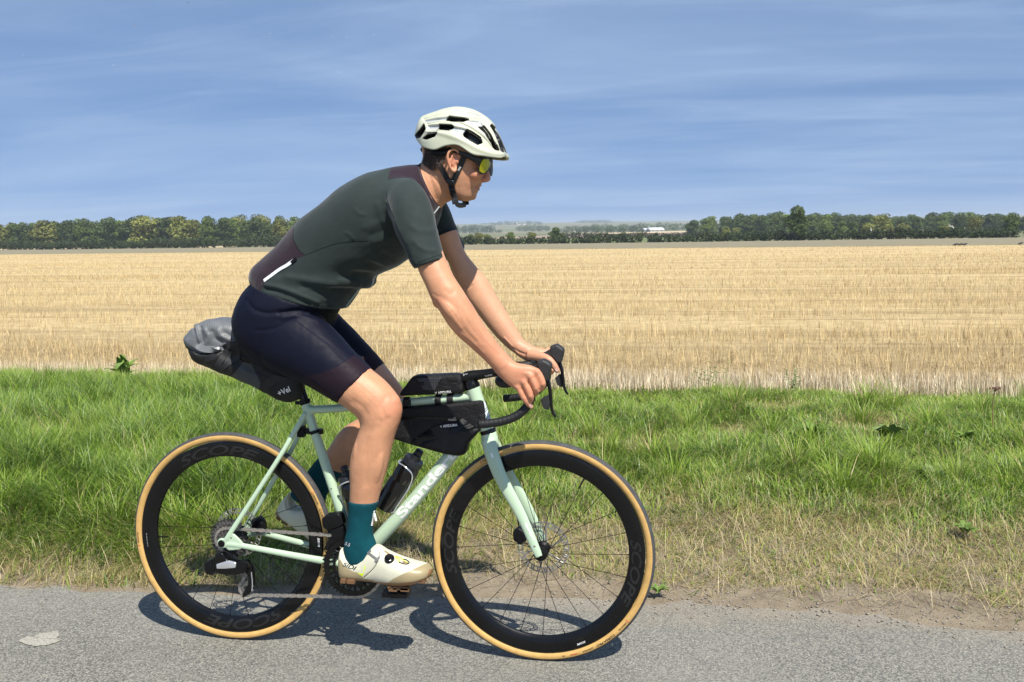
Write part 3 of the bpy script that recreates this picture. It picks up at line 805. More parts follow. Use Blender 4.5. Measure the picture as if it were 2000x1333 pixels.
for i in range(16):
    a = rng.random() * 6.283; r_ = rng.uniform(0.005, 0.035); g.add(*tube([(0.012, 0, 0.325), (0.012 + r_ * math.cos(a), r_ * math.sin(a), 0.345)], [0.001, 0.0012], 4)); g.add(*ball((0.012 + r_ * math.cos(a), r_ * math.sin(a), 0.347), 0.006, 6, 4))
o = gobj('seed_head', g, m_dead); o.parent = root
# ------------------------------------------------------------------ trees and hedges
def foliage_material(name, base, var=0.5, trans=0.25):
    m = bpy.data.materials.new(name); m.use_nodes = True; t = m.node_tree; b = t.nodes['Principled BSDF']; o = t.nodes['Material Output']
    oi = N(t, 'ShaderNodeObjectInfo'); col = attrn(t, 'col', 'Color')
    hsv = N(t, 'ShaderNodeHueSaturation'); t.links.new(col, hsv.inputs['Color'])
    t.links.new(mrange(t, oi.outputs['Random'], 0, 1, 0.475, 0.515), hsv.inputs['Hue']); t.links.new(mrange(t, oi.outputs['Random'], 0, 1, 0.75, 1.25), hsv.inputs['Value'])
    c = mixc(t, 1.0, hsv.outputs[0], base, 'MULTIPLY')
    t.links.new(c, b.inputs['Base Color']); b.inputs['Roughness'].default_value = 0.6; b.inputs['Specular IOR Level'].default_value = 0.2
    tr = N(t, 'ShaderNodeBsdfTranslucent'); t.links.new(c, tr.inputs['Color'])
    ms = N(t, 'ShaderNodeMixShader'); ms.inputs[0].default_value = trans
    t.links.new(b.outputs[0], ms.inputs[1]); t.links.new(tr.outputs[0], ms.inputs[2]); t.links.new(ms.outputs[0], o.inputs[0])
    return m
m_leafA = foliage_material('leaf_dark', (0.075, 0.108, 0.030))
m_leafB = foliage_material('leaf_mid', (0.125, 0.170, 0.038))
m_leafC = foliage_material('leaf_olive', (0.195, 0.205, 0.050))
m_leafH = foliage_material('leaf_hedge', (0.046, 0.064, 0.021))
m_bark = mat('bark', (0.13, 0.105, 0.08), 0.9, var=0.3, vs=3)
def leaf_cloud(centres, radii, n, size, flatten=1.0, seed=0):
    r_ = np.random.default_rng(seed)
    centres = np.asarray(centres, float); radii = np.asarray(radii, float)
    w_ = radii.prod(1) ** (2 / 3); k = r_.choice(len(centres), n, p=w_ / w_.sum())
    d = r_.normal(0, 1, (n, 3)); d /= np.linalg.norm(d, axis=1)[:, None]
    rr = 1 - 0.45 * r_.random(n) ** 1.6 + 0.10 * r_.random(n)
    P = centres[k] + d * radii[k] * rr[:, None]
    nrm = d + r_.normal(0, 0.55, (n, 3)); nrm /= np.linalg.norm(nrm, axis=1)[:, None]
    a = np.cross(nrm, r_.normal(0, 1, (n, 3))); a /= np.linalg.norm(a, axis=1)[:, None]; b_ = np.cross(nrm, a)
    s = size * (0.6 + 0.8 * r_.random(n))[:, None]
    V = np.stack([P - a * s, P + b_ * s * 0.7, P + a * s, P - b_ * s * 0.7], 1).reshape(-1, 3)
    me = fast_mesh('crown', V, np.arange(4 * n), 4)
    lobe = r_.uniform(0.72, 1.3, len(centres))[k]; c = (lobe * r_.uniform(0.75, 1.25, n))[:, None] * np.array([1.0, 1.0, 1.0]) + np.stack([r_.normal(0, 0.06, n), r_.normal(0, 0.03, n), 0 * lobe], -1)
    C = np.concatenate([np.repeat(np.clip(c, 0.2, 2), 4, 0), np.ones((4 * n, 1))], 1); attr(me, 'col', C, 'FLOAT_COLOR')
    return me
def tree_template(h, wdt, nl, n, size, seed, low=0.22):
    r_ = np.random.default_rng(seed); cs = []; rs = []
    for i in range(nl):
        t = (i + 0.5) / nl; z = h * (low + (0.93 - low) * t); prof = math.sin(math.pi * min(0.97, 0.18 + 0.72 * t)) ** 0.7
        a = r_.random() * 6.283; q = wdt * 0.5 * prof * r_.uniform(0.25, 0.75)
        cs.append((q * math.cos(a), q * math.sin(a), z)); R_ = wdt * r_.uniform(0.17, 0.30); rs.append((R_, R_, R_ * r_.uniform(0.7, 1.0)))
    cs.append((0, 0, h * 0.55)); rs.append((wdt * 0.30, wdt * 0.30, h * 0.28))
    crown = leaf_cloud(cs, rs, n, size, seed=seed)
    g = Geo(); g.add(*tube([(0, 0, -0.6), (0.05, 0, h * 0.15), (0.1, 0.05, h * 0.4), (0, 0, h * 0.75)], [h * 0.028, h * 0.022, h * 0.015, h * 0.004], 7, 3))
    for c in cs[:-1:2]:
        g.add(*tube([(0.05, 0, h * 0.25), (c[0] * 0.5, c[1] * 0.5, c[2] * 0.75), c], [h * 0.010, h * 0.007, h * 0.002], 5, 2))
    return crown, mesh_from(g.verts(), g.F, 'trunk')
TT = []
for i, (h, wd, nl, lf) in enumerate(((10.5, 8.5, 15, m_leafA), (11.0, 7.5, 14, m_leafB), (9.5, 8.8, 15, m_leafC), (10.0, 8.0, 13, m_leafA), (11.5, 7.0, 16, m_leafB), (8.5, 7.5, 12, m_leafC))):
    c, tk = tree_template(h, wd, nl, 2600, 0.34, 100 + i, 0.16); c.materials.append(lf); tk.materials.append(m_bark); shade(c, False); shade(tk, True); TT.append((c, tk, h))
def tree(px, D, hpx, kind, name, label, group, wide=1.0, sink=0.0):
    """hpx: height it should show in photo pixels"""
    p = FAR(px, D); c, tk, h0 = TT[kind]
    s = hpx / FPX * D / h0
    if label in (LW, RW): label = ('dark green ', 'mid green ', 'olive green ', 'dark green ', 'mid green ', 'olive green ')[kind] + label
    root = empty(name, p, label, 'tree', group); root.rotation_euler = (0, 0, rng.random() * 6.283); root.scale = (s * wide, s * wide, s)
    for nm, me in (('crown', c), ('trunk', tk)):
        o = bpy.data.objects.new(nm, me); COL.objects.link(o); o.parent = root
    return root
RW = 'broadleaf tree in the large wood beyond the hedge ahead of the cyclist'
LW = 'broadleaf tree in the long wood beyond the field behind the cyclist\'s back'
px = -420
while px < 640:
    D = 392 + rng.uniform(-8, 8); top = np.interp(px, [-160, 60, 100, 250, 400, 580, 640], [444, 440, 434, 428, 430, 431, 433])
    base = 447 - 0.0155 * (px - 1000) + 4.9 / D * FPX
    tree(px, D, base - top + rng.uniform(-3, 5), int(rng.integers(0, 6)), 'woodland_tree', LW, 'trees in the wood behind the cyclist\'s back', rng.uniform(1.0, 1.3)); px += rng.uniform(17, 29)
px = -400
while px < 640:
    D = 420 + rng.uniform(-8, 14); tree(px, D, np.interp(px, [-160, 60, 120, 640], [38, 42, 52, 53]) + rng.uniform(-5, 3), int(rng.integers(0, 6)), 'woodland_tree', LW, 'trees in the wood behind the cyclist\'s back', 1.0); px += rng.uniform(24, 38)
for D0, k0, step in ((432, 0.94, 27), (462, 1.0, 30), (500, 1.03, 34)):
    px = 1352 if D0 > 440 else 1440
    while px < 2360:
        D = D0 + rng.uniform(-10, 10); top = np.interp(px, [1345, 1380, 1450, 1560, 1680, 1740, 1800, 1870, 1930, 2140], [432, 423, 419, 416, 421, 423, 420, 416, 420, 421])
        base = 447 - 0.0155 * (px - 1000) + 4.95 / D * FPX
        tree(px, D, (base - top) * k0 + rng.uniform(-4, 2), int(rng.choice([0, 3, 1, 4, 0, 3])), 'woodland_tree', RW, 'trees in the wood ahead of the cyclist', rng.uniform(1.1, 1.45)); px += rng.uniform(step * 0.75, step * 1.25)
for px, D, hp, k, nm, lab in ((1554, 236, 66, 0, 'hedgerow_tree', 'lone dark round tree standing in the hedge line before the wood'), (1976, 224, 47, 3, 'hedgerow_tree', 'dark bushy tree at the end of the hedge beside the pale gap'),
                          (1724, 330, 41, 2, 'field_tree', 'pale green rounded tree in front of the wood beside the white post'), (1693, 320, 26, 2, 'field_tree', 'small straw-coloured tree next to the pale green rounded tree'),
                          (1612, 350, 34, 1, 'field_tree', 'mid green tree just behind the lone hedge tree'), (1645, 350, 31, 4, 'field_tree', 'bright green small tree in front of the wood'), (1665, 352, 29, 1, 'field_tree', 'small leafy tree left of the straw-coloured tree'),
                          (1765, 330, 24, 2, 'field_tree', 'olive bush beside the red-roofed house'), (1845, 318, 20, 2, 'field_tree', 'yellowing bush by the red-roofed house'), (1902, 322, 34, 2, 'field_tree', 'olive tree behind the bare dead tree'),
                          (1420, 380, 21, 5, 'field_tree', 'straggly pale tree at the edge of the brown field'), (1440, 380, 18, 2, 'field_tree', 'thin small tree at the wood edge beside the brown field'),
                          (997, 292, 22, 1, 'hedgerow_tree', 'small round hedge tree below the far white farm'), (1038, 290, 20, 2, 'hedgerow_tree', 'light olive twin-topped hedge tree'), (1084, 284, 30, 0, 'hedgerow_tree', 'dark slender hedge tree in front of the brown field'), (1098, 284, 19, 1, 'hedgerow_tree', 'small tree leaning on the dark slender hedge tree'),
                          (935, 300, 20, 2, 'hedgerow_tree', 'wide olive hedge tree close behind the cyclist\'s far sleeve'), (918, 302, 18, 5, 'hedgerow_tree', 'low olive hedge tree against the cyclist\'s far sleeve'), (952, 298, 17, 2, 'hedgerow_tree', 'low round hedge bush next to the wide olive one')):
    tree(px, D, hp, k, nm, lab, None, 1.25 if hp < 45 else 1.0)
# distant belts: every tree small, one belt one mass
def belt(name, px0, px1, D, hpx, label, n, dep=30, leaf=m_leafA, lift=0.0):
    cs = []; rs = []; rr = np.random.default_rng(int(px0) + 5000); hm_ = hpx / FPX * D; o0 = FAR((px0 + px1) / 2, D)
    for i in range(n):
        px = px0 + (px1 - px0) * (i + rr.random()) / n; p = FAR(px, D + rr.uniform(0, dep)); e_ = min(1, 4 * min((px - px0), (px1 - px)) / (px1 - px0) + 0.45)
        hh = hm_ * rr.uniform(0.75, 1.1) * e_; wdt = max((px1 - px0) / FPX * D / n * 1.1, hh * 0.45); cs.append(p - o0 + [0, 0, hh * 0.5 + lift]); rs.append((wdt, wdt, hh * 0.55))
    me = leaf_cloud(cs, rs, 260 * n, hm_ * 0.06, seed=int(px0) + 5000); me.materials.append(leaf)
    o = bpy.data.objects.new(name, me); COL.objects.link(o); o.location = o0; shade(me, False)
    return tag(o, label, 'wood', kind='stuff')
belt('distant_wood', 1130, 1360, 1250, 15, 'hazy belt of trees behind the white barn', 26, 80)
belt('distant_wood', 880, 975, 1500, 15, 'hazy wood just beyond the cyclist\'s far sleeve', 14, 120)
belt('distant_wood', 1180, 1260, 1000, 12, 'darker trees close to the pale silo side of the barn', 10, 30)
belt('distant_wood', 1010, 1075, 1650, 12, 'blue hazy wood below the far white farm', 12, 120)
belt('distant_wood', 1095, 1180, 1150, 13, 'hazy trees beside the pale tower', 12, 40)
belt('distant_wood', 1126, 1198, 3500, 6.5, 'flat-topped wood on the far ridge skyline', 14, 60)
belt('distant_wood', 960, 1060, 2900, 7.5, 'long dark wood across the far hillside', 18, 60)
belt('distant_wood', 938, 968, 3700, 4.0, 'small copse on the skyline near the cyclist\'s arm', 6, 40)
belt('distant_wood', -120, 70, 700, 27, 'bluish trees beyond the end of the long wood', 16, 60)
# hedges
def hedge(name, pxs, Df, hm_, wm, label, dens=120, seed=1, gap=()):
    cs = []; rs = []; rr = np.random.default_rng(seed); px = pxs[0]; o0 = FAR((pxs[0] + pxs[1]) / 2, Df((pxs[0] + pxs[1]) / 2))
    while px < pxs[1]:
        D = Df(px); p = FAR(px, D); hh = hm_ * rr.uniform(0.78, 1.18) * (0.7 + 0.6 * float(vnoise(np.array(px * 0.02), np.array(seed * 1.7))))
        if not any(a < px < b for a, b in gap):
            cs.append(p - o0 + [rr.normal(0, 0.2), rr.normal(0, 0.3), hh * 0.52]); rs.append((wm * rr.uniform(0.8, 1.3), wm * rr.uniform(0.8, 1.2), hh * 0.56))
        px += 1.15 / D * FPX * rr.uniform(0.8, 1.3)
    me = leaf_cloud(cs, rs, int(dens * len(cs)), 0.26, seed=seed); me.materials.append(m_leafH)
    root = empty(name, o0, label, 'hedge'); o = bpy.data.objects.new('foliage', me); COL.objects.link(o); o.parent = root; shade(me, False)
    g = Geo()
    for c in cs[::2]:
        g.add(*tube([(c[0], c[1], c[2] - 1.2), (c[0] + 0.1, c[1], c[2])], [0.05, 0.03], 5))
    tk = gobj('stems', g, m_bark); tk.parent = root; tk['kind'] = 'stuff'
    return root
hedge('hedge', (-700, 880), HEDGE_D, 2.3, 0.9, 'dark field hedge running below the long wood behind the cyclist', seed=3, gap=((418, 440), (500, 512), (540, 548)))
hedge('hedge', (880, 1560), HEDGE_D, 1.9, 0.9, 'dark clipped hedge between the lone round tree and the cyclist\'s arm', seed=4, gap=((1108, 1116), (1255, 1262)))
hedge('hedge', (1560, 2700), HEDGE_D, 1.9, 0.9, 'dark clipped hedge running past the lone round tree below the large wood', seed=5, gap=((1662, 1670), (1988, 2004)))
hedge('hedge', (1100, 1405), lambda p: 420, 2.4, 0.9, 'thin second hedge along the near edge of the brown field', seed=6)
hedge('hedge', (1400, 1960), lambda p: 300, 2.0, 1.1, 'rough hedge and scrub at the foot of the large wood', seed=8)
hedge('hedge', (-600, 640), lambda p: 366, 3.0, 1.5, 'lighter scrubby hedge along the foot of the long wood', seed=7)
# bare dead tree
p = FAR(1868, 308); root = empty('dead_tree', p, 'bare bleached dead tree with forked white limbs before the wood', 'tree')
g = Geo(); m_deadw = mat('bleached_wood', (0.62, 0.57, 0.50), 0.8, var=0.15, vs=4)
k = 308 / FPX
for pts, r0 in (([(1866, 466), (1867, 458), (1871, 455)], 0.32), ([(1868, 459), (1862, 450), (1856, 446), (1852, 443)], 0.22), ([(1871, 457), (1876, 454), (1882, 452), (1884, 449)], 0.20), ([(1861, 450), (1859, 444)], 0.12), ([(1857, 447), (1850, 446)], 0.10)):
    P = [np.array([(x - 1868) * k * RH[0], (x - 1868) * k * RH[1], (466 - y) * k]) for x, y in pts]
    g.add(*tube(P, np.linspace(r0, r0 * 0.35, len(P)), 7, 3))
o = gobj('trunk', g, m_deadw); o.parent = root
# ------------------------------------------------------------------ buildings
def house(name, px, D, wpx, eave_px, roof_px, depth, wallm, roofm, label, rot=0.0, cat='building', win=0):
    p = FAR(px, D); k = D / FPX; W, H, Rf_ = wpx * k, eave_px * k, roof_px * k
    root = empty(name, p, label, cat); root.rotation_euler = (0, 0, math.atan2(RH[1], RH[0]) + rot)
    g = Geo(); g.add(*box((0, depth / 2, H / 2 - 0.5), (W, depth, H + 1))); o = gobj('wall', g, wallm, None, False); o.parent = root
    g = Geo(); e = 0.3
    V = [(-W / 2 - e, -e, H), (W / 2 + e, -e, H), (W / 2 + e, depth + e, H), (-W / 2 - e, depth + e, H), (-W / 2 - e, depth / 2, H + Rf_), (W / 2 + e, depth / 2, H + Rf_)]
    g.add(np.array(V), [(0, 1, 5, 4), (2, 3, 4, 5), (0, 4, 3), (1, 2, 5), (0, 3, 2, 1)]); r = gobj('roof', g, roofm, None, False); r.parent = root
    for i in range(win):
        g = Geo(); x_ = W * (-0.32 + 0.64 * i / max(1, win - 1)); g.add(*box((x_, -0.03, H * 0.55), (W * 0.09, 0.08, H * 0.35))); o = gobj('window', g, m_win, None, False); o.parent = root
    return root
m_win = mat('dark_window', (0.03, 0.035, 0.04), 0.2)
m_ww = mat('white_wall', (0.74, 0.73, 0.70), 0.8, var=0.05); m_rt = mat('red_tile', (0.36, 0.12, 0.075), 0.85, var=0.2, vs=2); m_tin = mat('pale_sheet_roof', (0.72, 0.74, 0.75), 0.45, var=0.05, vs=0.5); m_cream = mat('cream_tower', (0.72, 0.66, 0.50), 0.8, var=0.05); m_brick = mat('brick_wall', (0.30, 0.15, 0.10), 0.85, var=0.2, vs=3)
house('barn', 1284, 990, 28, 4.2, 4.2, 16, mat('grey_barn_wall', (0.30, 0.31, 0.31), 0.7), m_tin, 'long farm barn with pale sheet roof beyond the brown field', 0.12, 'barn', 3)
house('barn', 1266, 1010, 14, 4.5, 2.5, 12, mat('grey_barn_side', (0.36, 0.38, 0.38), 0.7), m_tin, 'lower lean-to barn joined to the pale-roofed barn', 0.12, 'barn', 1)
house('farmhouse', 1776, 345, 14, 5, 5, 7, m_ww, m_rt, 'white house with red tiled roof half hidden at the wood edge', 0.2, 'house', 3)
house('cottage', 1758, 350, 6, 5, 6, 6, m_brick, m_rt, 'red brick gable showing among the trees at the wood edge', 0.9, 'house', 1)
house('farm', 1014, 2950, 10, 3.0, 2.0, 30, m_ww, m_tin, 'far white farm buildings on the hazy hillside', 0.1, 'farm', 2)
house('farm', 1024, 3000, 8, 2.6, 2.0, 30, m_ww, m_tin, 'smaller far white farm shed beside the hillside farm', 0.1, 'farm', 1)
p = FAR(1122.5, 780); root = empty('water_tower', p, 'narrow cream tower standing in the field before the barn', 'tower')
g = Geo(); g.add(*tube([(0, 0, -0.5), (0, 0, 2.3)], 0.55, 14)); g.add(*tube([(0, 0, 2.3), (0, 0, 2.6)], [0.65, 0.3], 14)); o = gobj('tower_shaft', g, m_cream); o.parent = root
p = FAR(1701, 318); root = empty('white_post', p, 'small white post beside the pale green rounded tree', 'post'); g = Geo(); g.add(*tube([(0, 0, 0), (0.05, 0, 1.6), (-0.1, 0, 3.2)], [0.30, 0.2, 0.08], 8)); o = gobj('post', g, m_ww); o.parent = root

# ------------------------------------------------------------------ birds
m_gull = mat('white_gull', (0.82, 0.82, 0.82), 0.7, var=0.05); m_gd = mat('grey_wing', (0.30, 0.31, 0.33), 0.7); m_crow = mat('black_crow', (0.015, 0.015, 0.016), 0.6)
def bird(px, py, span_px, D, flap, mb, mw, label, group, yaw=0.0):
    d = RAY(px, py); p = CAMP + d * (D / (d @ CF)); s = span_px / FPX * D
    root = empty('gull' if mb is not m_crow else 'crow', p, label, 'bird', group); root.rotation_euler = (rng.normal(0, 0.2), 0, yaw)
    g = Geo(); g.add(*tube([(-0.22 * s, 0, 0), (-0.1 * s, 0, 0.01 * s), (0.06 * s, 0, 0.015 * s), (0.17 * s, 0, 0.02 * s), (0.22 * s, 0, 0.012 * s)], [0.02 * s, 0.045 * s, 0.055 * s, 0.035 * s, 0.008 * s], 8, 3)); o = gobj('body', g, mb); o.parent = root
    for sd in (-1, 1):
        P = [np.array([0.05 * s, sd * 0.03 * s, 0.02 * s]), np.array([0.08 * s, sd * 0.22 * s, 0.02 * s + flap * 0.16 * s]), np.array([-0.04 * s, sd * 0.5 * s, 0.02 * s + flap * 0.14 * s])]
        R_ = [[q + [0.07 * s * k_, 0, 0.006 * s], q - [0.07 * s * k_, 0, 0], q + [0, 0, -0.006 * s]] for q, k_ in zip(catmull(np.array(P), 4), np.linspace(1, 0.25, 9))]
        g = Geo(); g.add(*loft(R_)); o = gobj('wing', g, mw); o.parent = root
    return root
GL = 'pale gull wheeling high in the sky among the scattered flock'
for px, py, sp in ((651, 71, 5), (677, 73, 6), (730, 68, 5), (786, 67, 7), (630, 129, 7), (663, 142, 6), (222, 128, 7), (45, 108, 5), (527, 66, 8)):
    bird(px, py, sp, 155 + rng.uniform(-15, 10), rng.uniform(-0.6, 1.0), m_gull, m_gull if rng.random() < 0.6 else m_gd, GL, 'gulls circling in the sky', rng.random() * 6.28)
GD = 'dark bird silhouetted high in the sky'
for px, py, sp in ((367, 6, 8), (265, 49, 10), (494, 71, 5), (742, 110, 4), (1239, 257, 3), (1918, 94, 5)):
    bird(px, py, sp, 155 + rng.uniform(-15, 10), rng.uniform(0.2, 1.0), m_crow if px != 265 else m_gd, m_gd, GD, 'dark birds in the sky', rng.random() * 6.28)
for px, py in ((1866, 488), (1875, 487.5), (1884, 487), (1993, 486.5)):
    D = 85.0; p = FAR(px, D); root = empty('crow', p, 'black crow feeding on the far stubble', 'bird', 'crows on the stubble')
    g = Geo(); g.add(*tube([(-0.22, 0, 0.14), (-0.08, 0, 0.20), (0.08, 0, 0.24), (0.18, 0, 0.30), (0.26, 0, 0.29)], [0.02, 0.07, 0.08, 0.05, 0.01], 8, 3)); g.add(*tube([(0, 0.03, 0), (0, 0.03, 0.18)], 0.012, 5)); g.add(*tube([(0, -0.03, 0), (0, -0.03, 0.18)], 0.012, 5)); o = gobj('body', g, m_crow); o.parent = root

# ------------------------------------------------------------------ air
g = Geo(); g.add(*box((CAMP[0], CAMP[1], 0), (19800, 19800, 1))); Vh = g.verts(); Vh[:, 2] = np.where(Vh[:, 2] > 0, 48.0, -25.0)
hz = mesh_from(Vh, g.F); mh_ = bpy.data.materials.new('air'); mh_.use_nodes = True; t = mh_.node_tree; t.nodes.clear()
oo = N(t, 'ShaderNodeOutputMaterial'); pv = N(t, 'ShaderNodeVolumePrincipled'); pv.inputs['Color'].default_value = (0.80, 0.90, 1.0, 1); pv.inputs['Density'].default_value = 0.00020; pv.inputs['Anisotropy'].default_value = 0.0
t.links.new(pv.outputs[0], oo.inputs['Volume'])
haze = obj('haze', hz, mh_, None, False); tag(haze, 'thin summer haze over the fields', 'haze', kind='stuff')
# ------------------------------------------------------------------ bicycle
C_MINT = (0.45, 0.585, 0.415)
m_mint = mat('mint_paint', C_MINT, 0.32, var=0.03, vs=6, coat=0.6)
m_black = mat('satin_black', (0.006, 0.006, 0.0065), 0.42, var=0.2, spec=0.2)
m_gloss = mat('gloss_black', (0.004, 0.004, 0.0045), 0.22, var=0.2, coat=0.1, spec=0.3)
m_rubber = mat('tread_rubber', (0.055, 0.055, 0.056), 0.75, var=0.25, vs=60, bump=0.25, bs=900)
m_tan = mat('tan_sidewall', (0.54, 0.33, 0.105), 0.72, var=0.12, vs=40, bump=0.15, bs=1500)
m_carbon = mat('carbon_rim', (0.0045, 0.0045, 0.005), 0.26, var=0.3, vs=8, coat=0.08, spec=0.28)
m_rimtext = mat('rim_lettering_grey', (0.010, 0.0097, 0.0097), 0.5, var=0.2)
m_steel = mat('steel_grey', (0.42, 0.41, 0.40), 0.34, 0.75, var=0.25, vs=90)
m_darksteel = mat('dark_steel', (0.20, 0.195, 0.19), 0.36, 0.7, var=0.3, vs=90)
m_chain = mat('chain_steel', (0.36, 0.335, 0.30), 0.38, 0.6, var=0.4, vs=200)
m_silver = mat('polished_alloy', (0.66, 0.68, 0.72), 0.22, 0.7, var=0.1)
m_tape = mat('bar_tape', (0.007, 0.007, 0.0075), 0.55, var=0.2, vs=120, bump=0.3, bs=1500)
m_hood = mat('hood_rubber', (0.020, 0.020, 0.021), 0.55, var=0.2, vs=120, bump=0.35, bs=1800)
m_white = mat('white_print', (0.82, 0.82, 0.80), 0.5, var=0.04)
m_print = mat('black_print', (0.02, 0.018, 0.015), 0.6, var=0.1)
m_red = mat('red_print', (0.55, 0.06, 0.03), 0.6, var=0.1)
m_greytext = mat('pale_grey_print', (0.55, 0.56, 0.57), 0.5, var=0.05)

AXR = np.array([-0.5, 0, 0.342]); AXF = np.array([0.512, 0, 0.342])
BB = PX(689, 1107, -0.045); BB[1] = 0
bike = empty('road_bicycle', (0, 0, 0), 'pale mint green drop-bar road bicycle with deep black rims and tan tyres', 'bicycle')

# --- frame
g = Geo()
st_top = PX(596, 787, 0)
g.add(*tube([BB, st_top], [0.0165, 0.0150], 20))
tt = [PX(598, 801, 0), PX(672, 797, 0), PX(805, 786, 0), PX(922, 775, 0)]
g.add(*rtube(tt, [(0.0125, 0.0135)] * 2 + [(0.0135, 0.015)] * 2, 20, 6))
ht0, ht1 = PX(923, 757, 0), PX(952, 839, 0)
g.add(*tube([ht0, (ht0 * 0.7 + ht1 * 0.3), ht0 * 0.25 + ht1 * 0.75, ht1], [0.0235, 0.0215, 0.0225, 0.0235], 24, 4))
dt = [PX(941, 815, 0), PX(825, 958, 0), PX(741, 1051, 0), BB]
g.add(*rtube(dt, [(0.0215, 0.0195), (0.0215, 0.0205), (0.0215, 0.022), (0.021, 0.026)], 24, 6))
g.add(*lathe([(0.0225, -0.036), (0.0225, 0.036), (0.017, 0.036), (0.017, -0.036)], BB, 32))
for s in (-1, 1):
    ss = [PX(597, 807, -0.012) * [1, 0, 1] + [0, s * 0.012, 0], PX(577, 841, -0.026) * [1, 0, 1] + [0, s * 0.026, 0], PX(540, 903, -0.045) * [1, 0, 1] + [0, s * 0.045, 0], PX(455, 1034, -0.066) * [1, 0, 1] + [0, s * 0.066, 0], PX(440, 1058, -0.068) * [1, 0, 1] + [0, s * 0.068, 0]]
    g.add(*rtube(ss, [(0.0088, 0.0088), (0.0085, 0.0085), (0.008, 0.0078), (0.0085, 0.0065), (0.009, 0.005)], 14, 5))
    cs = [PX(440, 1063, -0.068) * [1, 0, 1] + [0, s * 0.068, 0], PX(470, 1066, -0.066) * [1, 0, 1] + [0, s * 0.066, 0], PX(560, 1083, -0.055) * [1, 0, 1] + [0, s * 0.054, 0], PX(640, 1098, -0.04) * [1, 0, 1] + [0, s * 0.036, 0], BB + [-0.006, s * 0.026, 0]]
    g.add(*rtube(cs, [(0.0095, 0.005), (0.0095, 0.0065), (0.0105, 0.008), (0.0125, 0.009), (0.015, 0.010)], 14, 5))
    g.add(*lathe([(0.0005, -0.0045), (0.0165, -0.0045), (0.0165, 0.0045), (0.0005, 0.0045)], [AXR[0], s * 0.068, AXR[2]], 24))
    g.add(*pillow([(452, 1040), (460, 1046), (474, 1060), (470, 1074), (446, 1076), (434, 1062), (444, 1046)], s * 0.0665, 0.004, 0.0015, 0.004, Ysil=-0.068))
me = remesh(g.verts(), g.F, 0.0021, 7)
frame = obj('frame', me, m_mint, bike, True, None)
bv_frame = bvh_of(me)
o = text_on('frame_lettering', 'Standert', (785, 1014), (893, 889), 17, bv_frame, m_white, frame, 0.0009, bold=0.028, spacing=0.96)
tag(o, 'white lower-case maker name along the down tube')
# thin dark stripes and pale badge on the head tube
g = Geo()
for y0 in (796, 812):
    for d in (0, 5):
        r = ribbon(bv_frame, [(943 + (y0 - 796) * .3, y0 + 8 + d), (948 + (y0 - 796) * .3, y0 + 3 + d), (954 + (y0 - 796) * .3, y0 - 4 + d)], 0.0016, 0.0006, 3)
        g.add(*r)
gobj('head_badge_stripe', g, m_black, frame)
g = Geo()
g.add(*ribbon(bv_frame, [(944.5, 786), (949, 802), (957, 829)], 0.012, 0.0005, 4, off=0.0005))
gobj('head_badge', g, mat('pale_badge', (0.66, 0.74, 0.76), 0.4), frame)
g = Geo()
for x, y in ((455.5, 1041), (451.5, 1051)):
    l, n = hit(bv_frame, x, y, 0.0006)
    if l is not None: g.add(*ball(l, (0.0022, 0.001, 0.0022), 10, 6))
for x, y in ((647, 955), (661, 958), (575 + 60, 938)):
    l, n = hit(bv_frame, x, y, 0.0006)
    if l is not None: g.add(*ball(l, (0.0022, 0.001, 0.0022), 10, 6))
gobj('bolt', g, m_black, frame)
g = Geo()
g.add(*lathe([(0.001, -0.0755), (0.0105, -0.0755), (0.0115, -0.0745), (0.0115, -0.070), (0.001, -0.070)], AXR, 24))
g.add(*lathe([(0.0035, -0.0762), (0.0048, -0.0762), (0.0048, -0.0740), (0.0035, -0.0740)], AXR, 12))
gobj('thru_axle', g, m_black, frame)
# rear dropouts hanger + cable on the far chain stay
g = Geo()
g.add(*tube([PX(512, 1030, 0.05), PX(530, 1045, 0.06), PX(560, 1058, 0.062), PX(588, 1062, 0.06)], 0.0024, 8, 5))
gobj('brake_hose', g, m_black, bike)

# --- fork
g = Geo()
crown = PX(957, 860, 0)
g.add(*tube([ht1 + (ht1 - ht0) * 0.07, crown, crown + (ht1 - ht0) * 0.22], [0.0235, 0.026, 0.020], 24, 4))
for s in (-1, 1):
    b = [PX(955, 858, 0) + [0, s * 0.012, 0], PX(966, 886, 0) + [0, s * 0.030, 0], PX(985, 930, 0) + [0, s * 0.040, 0], PX(1018, 1008, -0.05) * [1, 0, 1] + [0, s * 0.048, 0], PX(1045, 1070, -0.055) * [1, 0, 1] + [0, s * 0.054, 0], PX(1053, 1088, -0.056) * [1, 0, 1] + [0, s * 0.056, 0]]
    g.add(*rtube(b, [(0.0235, 0.0155), (0.0228, 0.0125), (0.0205, 0.0100), (0.0165, 0.0085), (0.0140, 0.0070), (0.0115, 0.0060)], 18, 6))
me = remesh(g.verts(), g.F, 0.0021, 7)
fork = obj('fork', me, m_mint, bike, True, None)
bvf = bvh_of(me)
text_on('fork_number', '1', (961, 894.5), (964.5, 893), 9, bvf, m_white, fork, bold=0.02)
text_on('fork_lettering', 'standert', (1024, 1022), (1041, 1056), 5, bvf, m_white, fork, bold=0.03)
g = Geo(); l, n = hit(bvf, 1044, 1067, 0.0006); g.add(*ball(l, (0.0035, 0.0012, 0.0035), 12, 6))
gobj('bolt', g, m_steel, fork)

